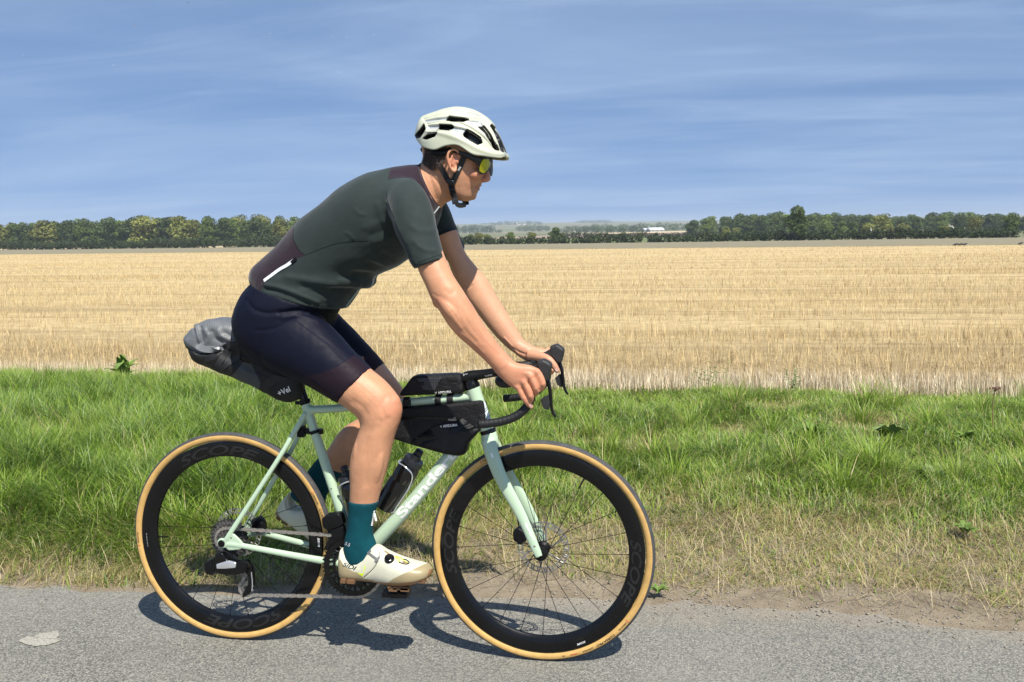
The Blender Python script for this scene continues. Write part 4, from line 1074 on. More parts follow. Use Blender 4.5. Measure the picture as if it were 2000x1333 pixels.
# --- headset, spacers, stem
d = unit(ht0 - ht1)
g = Geo(); g.add(*tube([ht0 - d * 0.002, ht0 + d * 0.010, ht0 + d * 0.014, ht0 + d * 0.022], [0.0238, 0.0236, 0.0215, 0.0205], 28))
gobj('headset', g, m_gloss, bike)
g = Geo(); g.add(*tube([ht1 - d * 0.0005, ht1 - d * 0.011], [0.0240, 0.0246], 28)); gobj('lower_headset', g, m_gloss, bike)
stem_c = PX(915, 738, 0); clamp = PX(986, 727, 0)
g = Geo()
g.add(*rtube([PX(899, 741, 0), PX(915, 736, 0), PX(945, 731, 0), PX(972, 727, 0), clamp], [(0.0135, 0.019), (0.0175, 0.021), (0.0145, 0.017), (0.014, 0.020), (0.018, 0.024)], 20, 5))
g.add(*tube([ht0 + d * 0.018, ht0 + d * 0.038], 0.0195, 24))
me = remesh(g.verts(), g.F, 0.002, 4)
stem = obj('stem', me, m_black, bike, True, None)
text_on('stem_lettering', 'SUPER', (947.5, 736.5), (962, 734), 3, bvh_of(me), m_greytext, stem)
g = Geo(); g.add(*ribbon(bvh_of(me), [(904, 731.5), (906, 730.8), (905.5, 734.5), (908, 732), (910, 730.6), (911, 732), (913.5, 730)], 0.0009, 0.0006, 3, off=0.0006)); gobj('stem_emblem', g, m_greytext, stem)

# --- handlebar (one carbon and tape bar)
HB = 0.19
def side(p, s):          # mirrored twin for the far side
    p = np.array(p, float)
    if s > 0:
        p = p * [1, -1, 1] + [-0.013, -0.012, -0.004]
    return p
btop = PX(977, 745, -0.165)
near_bar = [clamp, clamp * 0.45 + btop * 0.55, btop, PX(988, 748, -0.182), PX(1010, 745, -0.190), PX(1030, 746, -0.192), PX(1037, 760, -0.195), PX(1037, 778, -0.200), PX(1027, 797, -0.206), PX(1008, 813, -0.211), PX(982, 823, -0.216), PX(955, 827.5, -0.219), PX(937, 829, -0.220)]
rb = [0.0158, 0.0130, 0.0150, 0.0150, 0.0140, 0.0128] + [0.0122] * 7
def ridged(P, r, kk, pitch=0.0125, amp=0.045):
    P = catmull(np.array(P), kk); r = catmull(np.array(r)[:, None], kk)[:, 0]
    s = np.concatenate([[0], np.cumsum(np.linalg.norm(np.diff(P, axis=0), axis=1))])
    q = np.arange(0, s[-1], 0.0016)
    P = np.stack([np.interp(q, s, P[:, i]) for i in range(3)], -1); r = np.interp(q, s, r)
    r = r * (1 + amp * (((q / pitch) % 1.0) - 0.5) * smooth01(q, 0.09, 0.12))
    return tube(P, r, 16)
g = Geo()
for s in (-1, 1):
    g.add(*ridged([side(p, s) if i else clamp for i, p in enumerate(near_bar)], rb, 8))
bar = gobj('handlebar', g, m_tape, bike)
for s in (-1, 1):
    e0, e1 = side(near_bar[-2], s), side(near_bar[-1], s); dd = unit(e1 - e0)
    g = Geo(); g.add(*tube([e1 - dd * 0.001, e1 + dd * 0.002, e1 + dd * 0.004], [0.0128, 0.0126, 0.008], 16)); gobj('bar_end_plug', g, m_gloss, bar)

# --- brifter hoods and levers, each side its own outline
def hood(s):
    if s < 0:
        Y = -0.193
        body = [PX(1000, 742, Y), PX(1022, 737, Y), PX(1040, 729, Y), PX(1055, 722, Y), PX(1062, 712, Y)]
        head = [(1048.5, 713), (1050, 705.5), (1061.5, 701.5), (1074.5, 708.5), (1078, 713.5), (1074.5, 727), (1070.5, 744), (1064.5, 746), (1052, 733)]
        lev = [(1069, 741), (1073, 755), (1075.5, 772), (1076.5, 790), (1079.5, 805), (1085, 815)]
        pad = [(1055.5, 781), (1064, 774), (1071.5, 771), (1074, 786), (1073, 801), (1062, 799)]
    else:
        Y = 0.178
        body = [PX(1038, 706, Y), PX(1056, 702, Y), PX(1070, 697, Y), PX(1081, 690, Y), PX(1088, 682, Y)]
        head = [(1073, 692), (1075, 676), (1088, 672), (1101, 681.5), (1102, 686), (1100, 696), (1096.5, 709), (1088, 710), (1079, 701)]
        lev = [(1092, 706), (1096.5, 720), (1099.5, 737), (1101.5, 754), (1105, 764), (1109.5, 770.5)]
        pad = [(1084, 739), (1091, 732), (1098, 730), (1100, 745), (1097.5, 757), (1088.5, 752)]
    g = Geo()
    g.add(*rtube(body, [(0.0155, 0.0150), (0.0175, 0.0165), (0.0180, 0.0170), (0.0175, 0.0165), (0.012, 0.013)], 18, 5))
    g.add(*pillow(head, Y, 0.0185, 0.008, 0.003, Ysil=Y - 0.008))
    me = remesh(g.verts(), g.F, 0.0019, 4)
    h = obj('brake_hood', me, m_hood, bike, True, None)
    g = Geo()
    L = [PX(x, y, Y) for x, y in lev]
    g.add(*rtube(L, [(0.0062, 0.0085), (0.0058, 0.0095), (0.0052, 0.0090), (0.0048, 0.0080), (0.0042, 0.0065), (0.0030, 0.0045)], 14, 6))
    lv = gobj('brake_lever', g, m_gloss, bike)
    g = Geo(); g.add(*pillow(pad, Y - 0.006 * (1 if s < 0 else -1), 0.0035, 0.0015, 0.0025)); gobj('shift_paddle', g, m_hood, lv)
    return me
hood_meshes = [hood(-1), hood(1)]

# --- seat post, clamp, saddle
d = unit(st_top - BB)
sp_top = st_top + d * 0.105
g = Geo(); g.add(*tube([st_top - d * 0.01, sp_top], [0.0137, 0.0137], 20))
post = gobj('seat_post', g, m_gloss, bike)
g = Geo(); g.add(*tube([st_top - d * 0.004, st_top + d * 0.003, st_top + d * 0.010], [0.0168, 0.0185, 0.0172], 24)); g.add(*box(st_top + d * 0.003 + [-0.021, -0.002, -0.003], (0.018, 0.012, 0.010)))
gobj('seat_clamp', g, m_black, bike)
g = Geo()
sd0 = sp_top + [-0.01, 0, 0.055]
st = []
for x, hwid, zt, zb in ((-0.15, 0.03, 0.012, -0.016), (-0.145, 0.058, 0.016, -0.024), (-0.11, 0.072, 0.016, -0.030), (-0.06, 0.066, 0.010, -0.028), (0.0, 0.038, 0.004, -0.028), (0.06, 0.022, 0.003, -0.026), (0.11, 0.018, 0.002, -0.024), (0.128, 0.010, -0.002, -0.018)):
    st.append(sring(sd0 + [x, 0, (zt + zb) / 2], np.array([0, 0, (zt - zb) / 2]), np.array([0, hwid, 0]), 24, 2.6))
g.add(*loft(catmull(np.array(st), 4)))
saddle = gobj('saddle', g, m_black, bike)
g = Geo()
for s in (-1, 1):
    g.add(*tube([sd0 + [-0.12, s * 0.03, -0.026], sd0 + [-0.05, s * 0.022, -0.048], sd0 + [0.03, s * 0.02, -0.048], sd0 + [0.10, s * 0.008, -0.022]], 0.0036, 8, 5))
g.add(*box(sp_top + [0, 0, 0.004], (0.05, 0.05, 0.012)))
gobj('saddle_rail', g, m_steel, saddle)
# clamp-on light holder on the seat tube
g = Geo()
q = PX(616, 843, 0)
g.add(*tube([q - d * 0.005, q + d * 0.005], [0.0185, 0.0185], 20)); g.add(*box(PX(589, 843, -0.004), (0.022, 0.020, 0.034), rotY(0.05))); g.add(*box(PX(601, 842, -0.004), (0.022, 0.012, 0.018))); g.add(*box(PX(627, 843, -0.01), (0.010, 0.014, 0.016)))
gobj('light_mount', g, m_black, bike)

# --- wheels
m_rotor = mat('rotor_steel', (0.26, 0.255, 0.245), 0.42, 0.5, var=0.15, vs=60)
def wheel_parts(c, rot, front):
    Rz = np.array([[math.cos(rot), -math.sin(rot), 0], [math.sin(rot), math.cos(rot), 0], [0, 0, 1]])
    def place(V): return np.asarray(V) @ Rz.T + c
    def add(name, VF, m, parent, angle=0.6):
        return obj(name, mesh_from(place(VF[0]), VF[1], name), m, parent, True, angle)
    rim_p = [(0.3125, 0.0105), (0.3125, 0.0132), (0.311, 0.0138), (0.298, 0.0145), (0.283, 0.0134), (0.271, 0.0100), (0.2645, 0.0050), (0.263, 0.0)]
    rim_p = rim_p + [(r, -y) for r, y in rim_p[-2::-1]]
    rimVF = lathe(rim_p, seg=192)
    rim = add('wheel', rimVF, m_carbon, bike)
    a = np.radians(np.linspace(-64, 64, 17)); rs = 0.0149; rc = 0.3271
    tp = [(rc + rs * math.cos(t) + 0.0004 * math.cos(t * 1.3), rs * math.sin(t)) for t in a]
    tp = tp + [(rc + rs * 0.85 * math.cos(t), rs * 0.85 * math.sin(t)) for t in a[::-1]]
    add('tyre_tread', lathe(tp, seg=192), m_rubber, rim)
    sw = Geo()
    for s in (-1, 1):
        a2 = np.radians(np.linspace(62, 148, 12)) * s
        p = [(rc + rs * math.cos(t), rs * math.sin(t)) for t in a2] + [(rc + rs * 0.8 * math.cos(t), rs * 0.8 * math.sin(t)) for t in a2[::-1]]
        if s < 0: p = p[::-1]
        sw.add(*lathe(p, seg=192))
    add('tyre_sidewall', (sw.verts(), sw.F), m_tan, rim)
    # printing, laid on the near side
    B = BVHTree.FromPolygons([tuple(v) for v in np.concatenate([rimVF[0], sw.verts()])], list(rimVF[1]) + [tuple(i + len(rimVF[0]) for i in f) for f in sw.F])
    def arc(name, txt, deg, r0, h, m, inward=False, width=None, **kw):
        V, F = text_poly(txt, 1.0, **kw); V = V.copy(); w0 = V[:, 0].max() - V[:, 0].min()
        k = h / 0.70; x = (V[:, 0] - V[:, 0].mean()) * (width / w0 if width else k); y = V[:, 1] * k
        th = math.radians(deg) - x / r0 * (-1 if inward else 1)
        r = r0 + (-y if inward else y)
        L = []; keep = []
        for t, rr in zip(th, r):
            px, pz = rr * math.cos(t), rr * math.sin(t)
            l, n, i, dd_ = B.ray_cast(Vector((px, -0.1, pz)), Vector((0, 1, 0)), 0.099)
            keep.append(l is not None); L.append((px, (l[1] if l is not None else 0) - 0.0006, pz))
        F = [f for f in F if all(keep[i] for i in f)]
        obj(name, mesh_from(place(np.array(L)), F, name), m, rim, False)
    if front:
        arc('rim_lettering', 'SCOPE', 178, 0.2725, 0.029, m_rimtext, width=0.20, shear=0.3, bold=0.02)
        arc('rim_lettering', 'SCOPE', 352, 0.2725, 0.029, m_rimtext, width=0.20, shear=0.3, bold=0.02)
        # black sticker with white name
        t0 = math.radians(-66.5)
        pts = [(r, t0 + dt_) for r in np.linspace(0.277, 0.3105, 6) for dt_ in np.linspace(-0.066, 0.066, 9)]
        L = []
        for r, t in pts:
            l = B.ray_cast(Vector((r * math.cos(t), -0.1, r * math.sin(t))), Vector((0, 1, 0)))[0]; L.append((r * math.cos(t), l[1] - 0.0004, r * math.sin(t)))
        F = [(i * 9 + j, i * 9 + j + 1, (i + 1) * 9 + j + 1, (i + 1) * 9 + j) for i in range(5) for j in range(8)]
        obj('rim_sticker', mesh_from(place(np.array(L)), F, 'rim_sticker'), m_gloss, rim)
        arc('sticker_lettering', 'SCOPE', -66.3, 0.2980, 0.0052, m_white, width=0.028, shear=0.3, bold=0.03)
        arc('sticker_lettering', 'R4.A', -66.0, 0.2850, 0.0055, m_rimtext, width=0.022, shear=0.3)
        arc('tyre_lettering', 'vittoria', -42, 0.3245, 0.0058, m_print, width=0.034, shear=0.15, bold=0.01)
        arc('tyre_emblem', 'J', -37.6, 0.3242, 0.0085, m_red, bold=0.03)
        arc('tyre_lettering', 'CORSA PRO', -53.5, 0.3245, 0.0066, m_print, width=0.066, bold=0.02)
        arc('tyre_lettering', 'CONTROL', -64.5, 0.3245, 0.0048, m_print, width=0.036, bold=0.02)
        arc('tyre_lettering', 'TUBELESS', -73, 0.3250, 0.0036, m_red, width=0.024, bold=0.02)
        arc('tyre_lettering', '28', -78.5, 0.3245, 0.0045, m_print, width=0.008, bold=0.01)
        arc('tyre_lettering', 'vittoria', 119, 0.3245, 0.0058, m_print, width=0.034, shear=0.15, bold=0.01)
        arc('tyre_emblem', 'J', 123.5, 0.3242, 0.0085, m_red, bold=0.03)
    else:
        arc('rim_lettering', 'SCOPE', 100, 0.2725, 0.030, m_rimtext, width=0.27, shear=0.3, bold=0.02)
        arc('rim_lettering', 'SCOPE', 281, 0.2725, 0.030, m_rimtext, width=0.27, shear=0.3, bold=0.02)
        arc('rim_mark', 'SCOPE', -8 + 8, 0.2985, 0.0062, m_white, width=0.030, shear=0.3, bold=0.03)
        arc('rim_mark', '-----', 184, 0.2935, 0.0060, m_greytext, width=0.045)
        arc('tyre_lettering', 'vittoria', 182, 0.3245, 0.0064, m_print, width=0.036, shear=0.15, bold=0.01)
        arc('tyre_emblem', 'J', 187.3, 0.3242, 0.0085, m_red, bold=0.03)
        arc('tyre_lettering', 'vittoria', 24.5, 0.3245, 0.0062, m_print, width=0.036, shear=0.15, bold=0.01)
        arc('tyre_emblem', 'J', 29, 0.3242, 0.0085, m_red, bold=0.03)
        arc('tyre_lettering', 'CORSA', 15.5, 0.3245, 0.0070, m_print, width=0.045, bold=0.02)
        arc('tyre_lettering', 'CONTROL', 3, 0.3245, 0.0052, m_print, width=0.040, bold=0.02)
    # hub
    wdt = 0.046 if front else 0.062
    hub = Geo(); hub.add(*lathe([(0.006, -wdt), (0.011, -wdt), (0.012, -0.030), (0.0215, -0.027), (0.0215, -0.022), (0.014, -0.017), (0.0125, 0), (0.014, 0.020), (0.0225, 0.026), (0.0225, 0.031), (0.014, 0.036), (0.011, wdt), (0.006, wdt)], seg=40))
    add('hub', (hub.verts(), hub.F), m_black, rim)
    # spokes
    n = 24
    for i in range(n):
        s = -1 if i % 2 == 0 else 1
        k = i // 2
        tr = 2 * math.pi * (i + 0.5) / n + (0.13 if front else 0.05)
        cr = (1 if k % 2 == 0 else -1) * (0.95 if (s > 0 or not front) else 0.55)
        tf = tr + cr
        p0 = np.array([0.0205 * math.cos(tf), s * 0.0255, 0.0205 * math.sin(tf)]); p1 = np.array([0.2645 * math.cos(tr), s * 0.002, 0.2645 * math.sin(tr)])
        V, F = tube([p0, p0 * 0.03 + p1 * 0.97, p0 * 0.03 + p1 * 0.97, p1], [0.00095, 0.00095, 0.0017, 0.0017], 6)
        add('spoke', (V, F), m_gloss, rim)
    # brake rotor
    ry = 0.036 if front else 0.044
    R = Geo()
    for r0, r1 in ((0.0768, 0.080), (0.0635, 0.0668)):
        R.add(*lathe([(r0, ry - 0.0009), (r1, ry - 0.0009), (r1, ry + 0.0009), (r0, ry + 0.0009)], seg=72))
    for i in range(44):
        t = 2 * math.pi * i / 44; dt_ = 0.06 * (1 if i % 2 else -0.4)
        R.add(*tube([(0.0655 * math.cos(t), ry, 0.0655 * math.sin(t)), (0.078 * math.cos(t + dt_), ry, 0.078 * math.sin(t + dt_))], 0.0019, 6, flat=0.45))
    for i in range(6):
        t = 2 * math.pi * i / 6
        R.add(*tube([(0.018 * math.cos(t), ry, 0.018 * math.sin(t)), (0.065 * math.cos(t + 0.4), ry, 0.065 * math.sin(t + 0.4))], 0.003, 6, flat=0.4))
    R.add(*lathe([(0.012, ry - 0.003), (0.020, ry - 0.003), (0.020, ry + 0.002), (0.012, ry + 0.002)], seg=32))
    add('brake_rotor', (R.verts(), R.F), m_rotor, rim)
    # valve
    tv = math.radians(183 if not front else 60)
    vd = np.array([math.cos(tv), 0, math.sin(tv)])
    add('valve', tube([vd * 0.264, vd * 0.245, vd * 0.243, vd * 0.228], [0.0026, 0.0026, 0.0019, 0.0022], 8), m_black if not front else m_gloss, rim)
    return rim
rear = wheel_parts(AXR, 0.0, False)
frontw = wheel_parts(AXF, 0.0167, True)

# --- cassette
def gear(N_, y, c, r=None, th=0.0018, hole=0.5):
    r = r or N_ * 0.0127 / (2 * math.pi)
    pts = []
    for i in range(N_):
        for f, rr in ((0.0, r - 0.0032), (0.28, r - 0.0030), (0.42, r + 0.0030), (0.60, r + 0.0030), (0.74, r - 0.0030)):
            t = 2 * math.pi * (i + f) / N_; pts.append((rr * math.cos(t), rr * math.sin(t)))
    P = np.array(pts); m = len(P)
    inn = P / np.linalg.norm(P, axis=1)[:, None] * r * hole
    def lay(Q, yy): return np.stack([Q[:, 0], np.full(m, yy), Q[:, 1]], -1) + c
    return loft([lay(P, y - th / 2), lay(P, y + th / 2), lay(inn, y + th / 2), lay(inn, y - th / 2)], False, True)
cass = None
m_cass = mat('cassette_grey', (0.17, 0.165, 0.16), 0.38, 0.6, var=0.4, vs=150); m_cass2 = mat('cassette_dark', (0.075, 0.073, 0.07), 0.40, 0.6, var=0.4, vs=150)
for i, n in enumerate((11, 12, 13, 14, 15, 17, 19, 21, 24, 28, 33)):
    V, F = gear(n, -0.0535 + 0.0035 * i, AXR, hole=0.45)
    o = obj('cassette' if cass is None else 'sprocket', mesh_from(V, F, 'sprocket'), m_cass if i % 2 else m_cass2, bike if cass is None else cass, True, 0.5)
    if cass is None: cass = o
g = Geo(); g.add(*lathe([(0.004, -0.0565), (0.018, -0.0565), (0.018, -0.016), (0.004, -0.016)], AXR, 32)); gobj('lockring', g, m_darksteel, cass)

# --- crankset
CRY = -0.046
cv = PX(777, 1150, -0.105) - BB; cv[1] = 0; cv = unit(cv) * 0.1725
ringc = BB * [1, 0, 1]
g = Geo()
g.add(*gear(48, CRY, ringc, hole=0.80, th=0.003)); g.add(*gear(35, CRY + 0.007, ringc, hole=0.82, th=0.003))
g.add(*lathe([(0.076, CRY - 0.0035), (0.092, CRY - 0.003), (0.0925, CRY + 0.001), (0.076, CRY + 0.001)], ringc, 72))
for i in range(24):
    t = 2 * math.pi * i / 24
    g.add(*tube([ringc + [0.060 * math.cos(t), CRY, 0.060 * math.sin(t)], ringc + [0.078 * math.cos(t + .1), CRY, 0.078 * math.sin(t + .1)]], 0.0036, 6, flat=0.5))
g.add(*lathe([(0.056, CRY - 0.002), (0.064, CRY - 0.002), (0.064, CRY + 0.002), (0.056, CRY + 0.002)], ringc, 60))
for i in range(4):
    t = 2 * math.pi * i / 4 + 0.5
    g.add(*tube([ringc + [0.010 * math.cos(t), CRY - .004, 0.010 * math.sin(t)], ringc + [0.062 * math.cos(t), CRY - .002, 0.062 * math.sin(t)]], [0.013, 0.008], 10, flat=0.5))
crank = gobj('crankset', g, m_gloss, bike)
for s in (-1, 1):
    y0, y1 = s * 0.060, s * 0.076
    p0 = ringc + [0, y0, 0]; p1 = ringc + (-s) * cv + [0, y1, 0]
    g = Geo(); g.add(*rtube([p0 - unit(-s * cv) * 0.012, p0, p0 * .5 + p1 * .5, p1, p1 + unit(-s * cv) * 0.010], [(0.012, 0.006), (0.017, 0.009), (0.0135, 0.0075), (0.0135, 0.0070), (0.009, 0.005)], 16, 5))
    arm = gobj('crank_arm', g, m_gloss, crank)
    pc = ringc + (-s) * cv + [0, s * 0.128, 0]
    g = Geo(); g.add(*tube([p1, pc + [0, s * 0.03, 0]], 0.0055, 12)); ang = 0.0 if s < 0 else 0.55
    Rm = rotY(ang)
    for (x, z, w_, h_) in ((-0.030, -0.002, 0.016, 0.014), (0.030, -0.002, 0.016, 0.014)):
        g.add(*box(pc + Rm @ np.array([x, 0, z]), (w_, 0.050, h_), Rm))
    for yy in (-0.022, 0.022):
        g.add(*box(pc + Rm @ np.array([0, yy, -0.002]), (0.062, 0.008, 0.013), Rm))
    g.add(*box(pc + Rm @ np.array([0, 0, -0.001]), (0.026, 0.046, 0.019), Rm))
    pdl = gobj('pedal', g, m_black, crank)
PEDN = ringc + cv; PEDF = ringc - cv

# --- chain: a closed run of links
ch_r = 48 * 0.0127 / (2 * math.pi)
sp_r = 19 * 0.0127 / (2 * math.pi)
pulU = PX(474, 1112, -0.045); pulL = PX(481, 1149, -0.045)
pts = []
t0 = np.radians(np.linspace(170, 96, 8))
for t in t0: pts.append(AXR + [sp_r * math.cos(t), -0.035, sp_r * math.sin(t)])
for t in np.radians(np.linspace(98, -82, 30)): pts.append(ringc + [ch_r * math.cos(t), CRY, ch_r * math.sin(t)])
pr = 0.023
for t in np.radians(np.linspace(-82, -230, 12)): pts.append(pulL + [pr * math.cos(t), 0, pr * math.sin(t)])
for t in np.radians(np.linspace(-60, 100, 12)): pts.append(pulU + [pr * 0.9 * math.cos(t), 0.004, pr * 0.9 * math.sin(t)])
for t in np.radians(np.linspace(250, 190, 5)): pts.append(AXR + [sp_r * math.cos(t), -0.035, sp_r * math.sin(t)])
pts = np.array(pts); pts = np.vstack([pts, pts[:1]])
s_ = np.concatenate([[0], np.cumsum(np.linalg.norm(np.diff(pts, axis=0), axis=1))])
nl = int(s_[-1] / 0.0127); q = np.linspace(0, s_[-1], nl + 1)
JP = np.stack([np.interp(q, s_, pts[:, i]) for i in range(3)], -1)
g = Geo()
for i in range(nl):
    a, b = JP[i], JP[i + 1]; dd = unit(b - a); up = np.cross(dd, [0, 1, 0]); c = (a + b) / 2
    off = 0.0040 if i % 2 else 0.0027
    for s in (-1, 1):
        V, F = box((0, 0, 0), (0.0165, 0.0012, 0.0088 if i % 2 else 0.0074))
        V = c + V[:, [0]] * dd + (V[:, [1]] + s * off) * np.array([0, 1, 0]) + V[:, [2]] * up
        # waist of the plate
        g.add(V, F)
    g.add(*tube([a - [0, 0.0048, 0], a + [0, 0.0048, 0]], 0.0026, 8))
gobj('chain', g, m_chain, bike)

# --- rear derailleur
RY = -0.072
g = Geo()
g.add(*pillow([(424, 1080), (437, 1078), (446, 1092), (462, 1096), (474, 1094), (483, 1100), (485, 1110), (480, 1118), (462, 1122), (440, 1121), (424, 1117), (418, 1098)], RY, 0.013, 0.005, 0.004))
rd = gobj('rear_derailleur', g, m_gloss, bike)
g = Geo(); g.add(*pillow([(402, 1098), (421, 1088), (423, 1112), (416, 1122), (404, 1118)], RY - 0.002, 0.014, 0.004, 0.004)); gobj('derailleur_battery', g, m_black, rd)
g = Geo(); g.add(*pillow([(423, 1102), (446, 1095), (462, 1099), (461, 1109), (440, 1111), (424, 1111)], RY - 0.012, 0.005, 0.003, 0.003)); gobj('derailleur_link', g, m_silver, rd)
g = Geo(); g.add(*lathe([(0.001, -0.006), (0.015, -0.006), (0.017, 0.0), (0.017, 0.006), (0.001, 0.006)], PX(473, 1105, RY - 0.008), 28)); gobj('derailleur_pivot', g, m_black, rd)
g = Geo()
for yy in (-0.053, -0.036):
    g.add(*pillow([(467, 1098), (481, 1096), (491, 1108), (494, 1130), (493, 1152), (487, 1160), (475, 1168), (474, 1160), (484, 1143), (486, 1128), (480, 1118), (470, 1112)], yy, 0.0015, 0.0006, 0.003, Ysil=-0.053))
gobj('derailleur_cage', g, m_black, rd)
g = Geo(); g.add(*tube([PX(491, 1118, -0.056), PX(493, 1140, -0.056), PX(492, 1155, -0.056)], 0.0016, 8, 3)); gobj('cage_stripe', g, m_silver, rd)
for p in (pulU, pulL):
    V, F = gear(12, 0.0, p, hole=0.35, th=0.0045); obj('jockey_wheel', mesh_from(V, F), m_darksteel, rd, True, 0.5)
# --- front derailleur
g = Geo(); g.add(*pillow([(631, 1011), (640, 1004), (664, 1000), (669, 1005), (674, 1022), (668, 1027), (643, 1035), (633, 1027)], -0.040, 0.017, 0.006, 0.004))
fd = gobj('front_derailleur', g, m_black, bike)
g = Geo(); g.add(*pillow([(648, 1034), (672, 1026), (676, 1044), (668, 1056), (650, 1052)], -0.044, 0.010, 0.003, 0.004))
for yy in (-0.052, -0.040):
    g.add(*pillow([(632, 1074), (640, 1056), (660, 1046), (690, 1044), (690, 1050), (662, 1056), (646, 1064), (640, 1076)], yy, 0.0014, 0.0006, 0.003, Ysil=-0.052))
gobj('derailleur_cage', g, m_black, fd)
# --- brake callipers on the far side
g = Geo(); g.add(*pillow([(1003, 1036), (1014, 1028), (1026, 1036), (1030, 1054), (1018, 1062), (1004, 1054)], 0.046, 0.016, 0.006, 0.004)); gobj('front_calliper', g, m_black, bike)
g = Geo(); g.add(*pillow([(494, 1014), (508, 1008), (517, 1020), (520, 1034), (508, 1040), (494, 1034)], 0.050, 0.016, 0.006, 0.004)); gobj('rear_calliper', g, m_black, bike)
g = Geo(); g.add(*tube([PX(962, 872, 0.03), PX(985, 925, 0.045), PX(1005, 985, 0.052), PX(1014, 1032, 0.05)], 0.0022, 8, 5)); gobj('brake_hose', g, m_black, bike)

# --- bottle cages
def cage(A, B, nrm):
    ax = unit(B - A); side_ = np.array([0, 1.0, 0]); g = Geo()
    def q(t, u, v): return A + ax * t + side_ * u + nrm * v
    loop = [q(0.0, -0.010, 0.004), q(0.07, -0.012, 0.004), q(0.120, -0.030, 0.014), q(0.132, -0.036, 0.045), q(0.125, -0.020, 0.070), q(0.120, 0.0, 0.076), q(0.125, 0.020, 0.070), q(0.132, 0.036, 0.045), q(0.120, 0.030, 0.014), q(0.07, 0.012, 0.004), q(0.0, 0.010, 0.004)]
    g.add(*tube(loop, 0.0024, 8, 6))
    g.add(*tube([q(0.0, -0.010, 0.004), q(-0.025, -0.012, 0.006), q(-0.030, 0, 0.045), q(-0.030, 0.0, 0.06)], 0.0024, 8, 5))
    g.add(*tube([q(0.0, 0.010, 0.004), q(-0.025, 0.012, 0.006), q(-0.030, 0, 0.045)], 0.0024, 8, 5))
    return gobj('bottle_cage', g, m_silver, bike)
# ------------------------------------------------------------------ rider
C_SKIN = (0.57, 0.285, 0.158)
rider = empty('person', PX(689, 1250, -0.12) * [1, 0, 0], 'cyclist in dark green jersey and navy shorts riding with hands on the hoods', 'person')

# ---- torso outline pairs (back, belly)
TOR = [(503, 553, 672, 604), (497, 536, 690, 580), (503, 522, 703, 563), (514, 511, 724, 560), (533, 494, 731, 541), (553, 476, 750, 531), (590, 432, 778, 519), (638, 396, 802, 500), (676, 364, 822, 478), (726, 339, 842, 452), (768, 328, 853, 428), (800, 323, 858, 414), (822, 322, 862, 406)]
TORW = [0.160, 0.158, 0.156, 0.155, 0.155, 0.157, 0.166, 0.178, 0.184, 0.176, 0.140, 0.098, 0.072]
def torso(scale=1.0, grow=0.0):
    R = limb(TOR, 0.0, TORW, 44, 5, 2.25)
    out = []
    for r in R:
        c = r.mean(0); out.append(c + (r - c) * scale)
    return out
# sleeves (rear edge, front edge)
SLN = [(764, 356, 806, 346), (756, 386, 831, 378), (757, 420, 845, 414), (768, 448, 850, 440), (783, 478, 856, 466), (798, 506, 863, 492), (811, 525, 868.5, 505)]
SLNY = [-0.120, -0.170, -0.198, -0.212, -0.222, -0.230, -0.234]
SLNW = [0.055, 0.062, 0.064, 0.062, 0.058, 0.055, 0.053]
SLF = [(785, 372, 832, 356), (792, 402, 858, 380), (808, 430, 874, 404), (826, 456, 884, 428), (842, 480, 893, 452), (858, 502, 902, 474), (866, 512, 906, 487)]
ARN = [(800, 470, 850, 455), (818, 527, 871, 508), (833, 560, 884, 537), (844, 586, 899, 560), (858, 606, 913, 582), (875, 633, 929, 607), (894, 656, 944, 633), (922, 681, 961, 657), (949, 706, 980, 681), (970, 729, 1001, 704)]
ARNY = [-0.216, -0.234, -0.244, -0.250, -0.248, -0.244, -0.238, -0.230, -0.224, -0.220]
ARNW = [0.043, 0.042, 0.041, 0.039, 0.041, 0.041, 0.037, 0.031, 0.027, 0.027]
ARF = [(850, 465, 892, 448), (873, 506, 906, 489), (885, 536, 926, 517), (899, 562, 951, 546), (915, 590, 969, 577), (934, 614, 986, 605), (959, 646, 1004, 634), (986, 675, 1021, 662), (1010, 694, 1033, 671)]
ARFY = [0.19, 0.208, 0.214, 0.218, 0.216, 0.213, 0.208, 0.203, 0.200]
ARFW = [0.042, 0.041, 0.040, 0.040, 0.041, 0.039, 0.034, 0.028, 0.025]
# thighs (top edge, bottom edge)
THN = [(585, 585, 478, 655), (618, 612, 520, 712), (646, 640, 574, 738), (672, 668, 612, 757), (700, 698, 640, 774), (724, 722, 664, 787)]
THNY = [-0.075, -0.088, -0.098, -0.106, -0.112, -0.116]
THNW = [0.095, 0.092, 0.088, 0.082, 0.074, 0.069]
THF = [(600, 580, 510, 650), (640, 598, 565, 700), (668, 625, 615, 722), (698, 655, 647, 740), (724, 683, 674, 757), (749, 712, 697, 770)]
THFY = [0.075, 0.088, 0.098, 0.106, 0.112, 0.116]
LGN = [(700, 699, 640, 773), (723, 722, 664, 786), (750, 744, 684, 801), (775, 773, 700, 816), (784.5, 797, 705, 829), (781, 822, 702, 842), (771, 850, 696, 860), (764, 877, 688.5, 884), (757, 908, 684.5, 911), (748, 943, 685, 946), (739, 976, 684, 975), (731, 1010, 683, 1008), (728, 1045, 677, 1045), (735, 1075, 675, 1085)]
LGNY = [-0.112, -0.116, -0.119, -0.121, -0.122, -0.122, -0.122, -0.122, -0.122, -0.122, -0.121, -0.120, -0.119, -0.118]
LGNW = [0.071, 0.066, 0.062, 0.058, 0.056, 0.053, 0.055, 0.056, 0.054, 0.047, 0.040, 0.035, 0.035, 0.033]
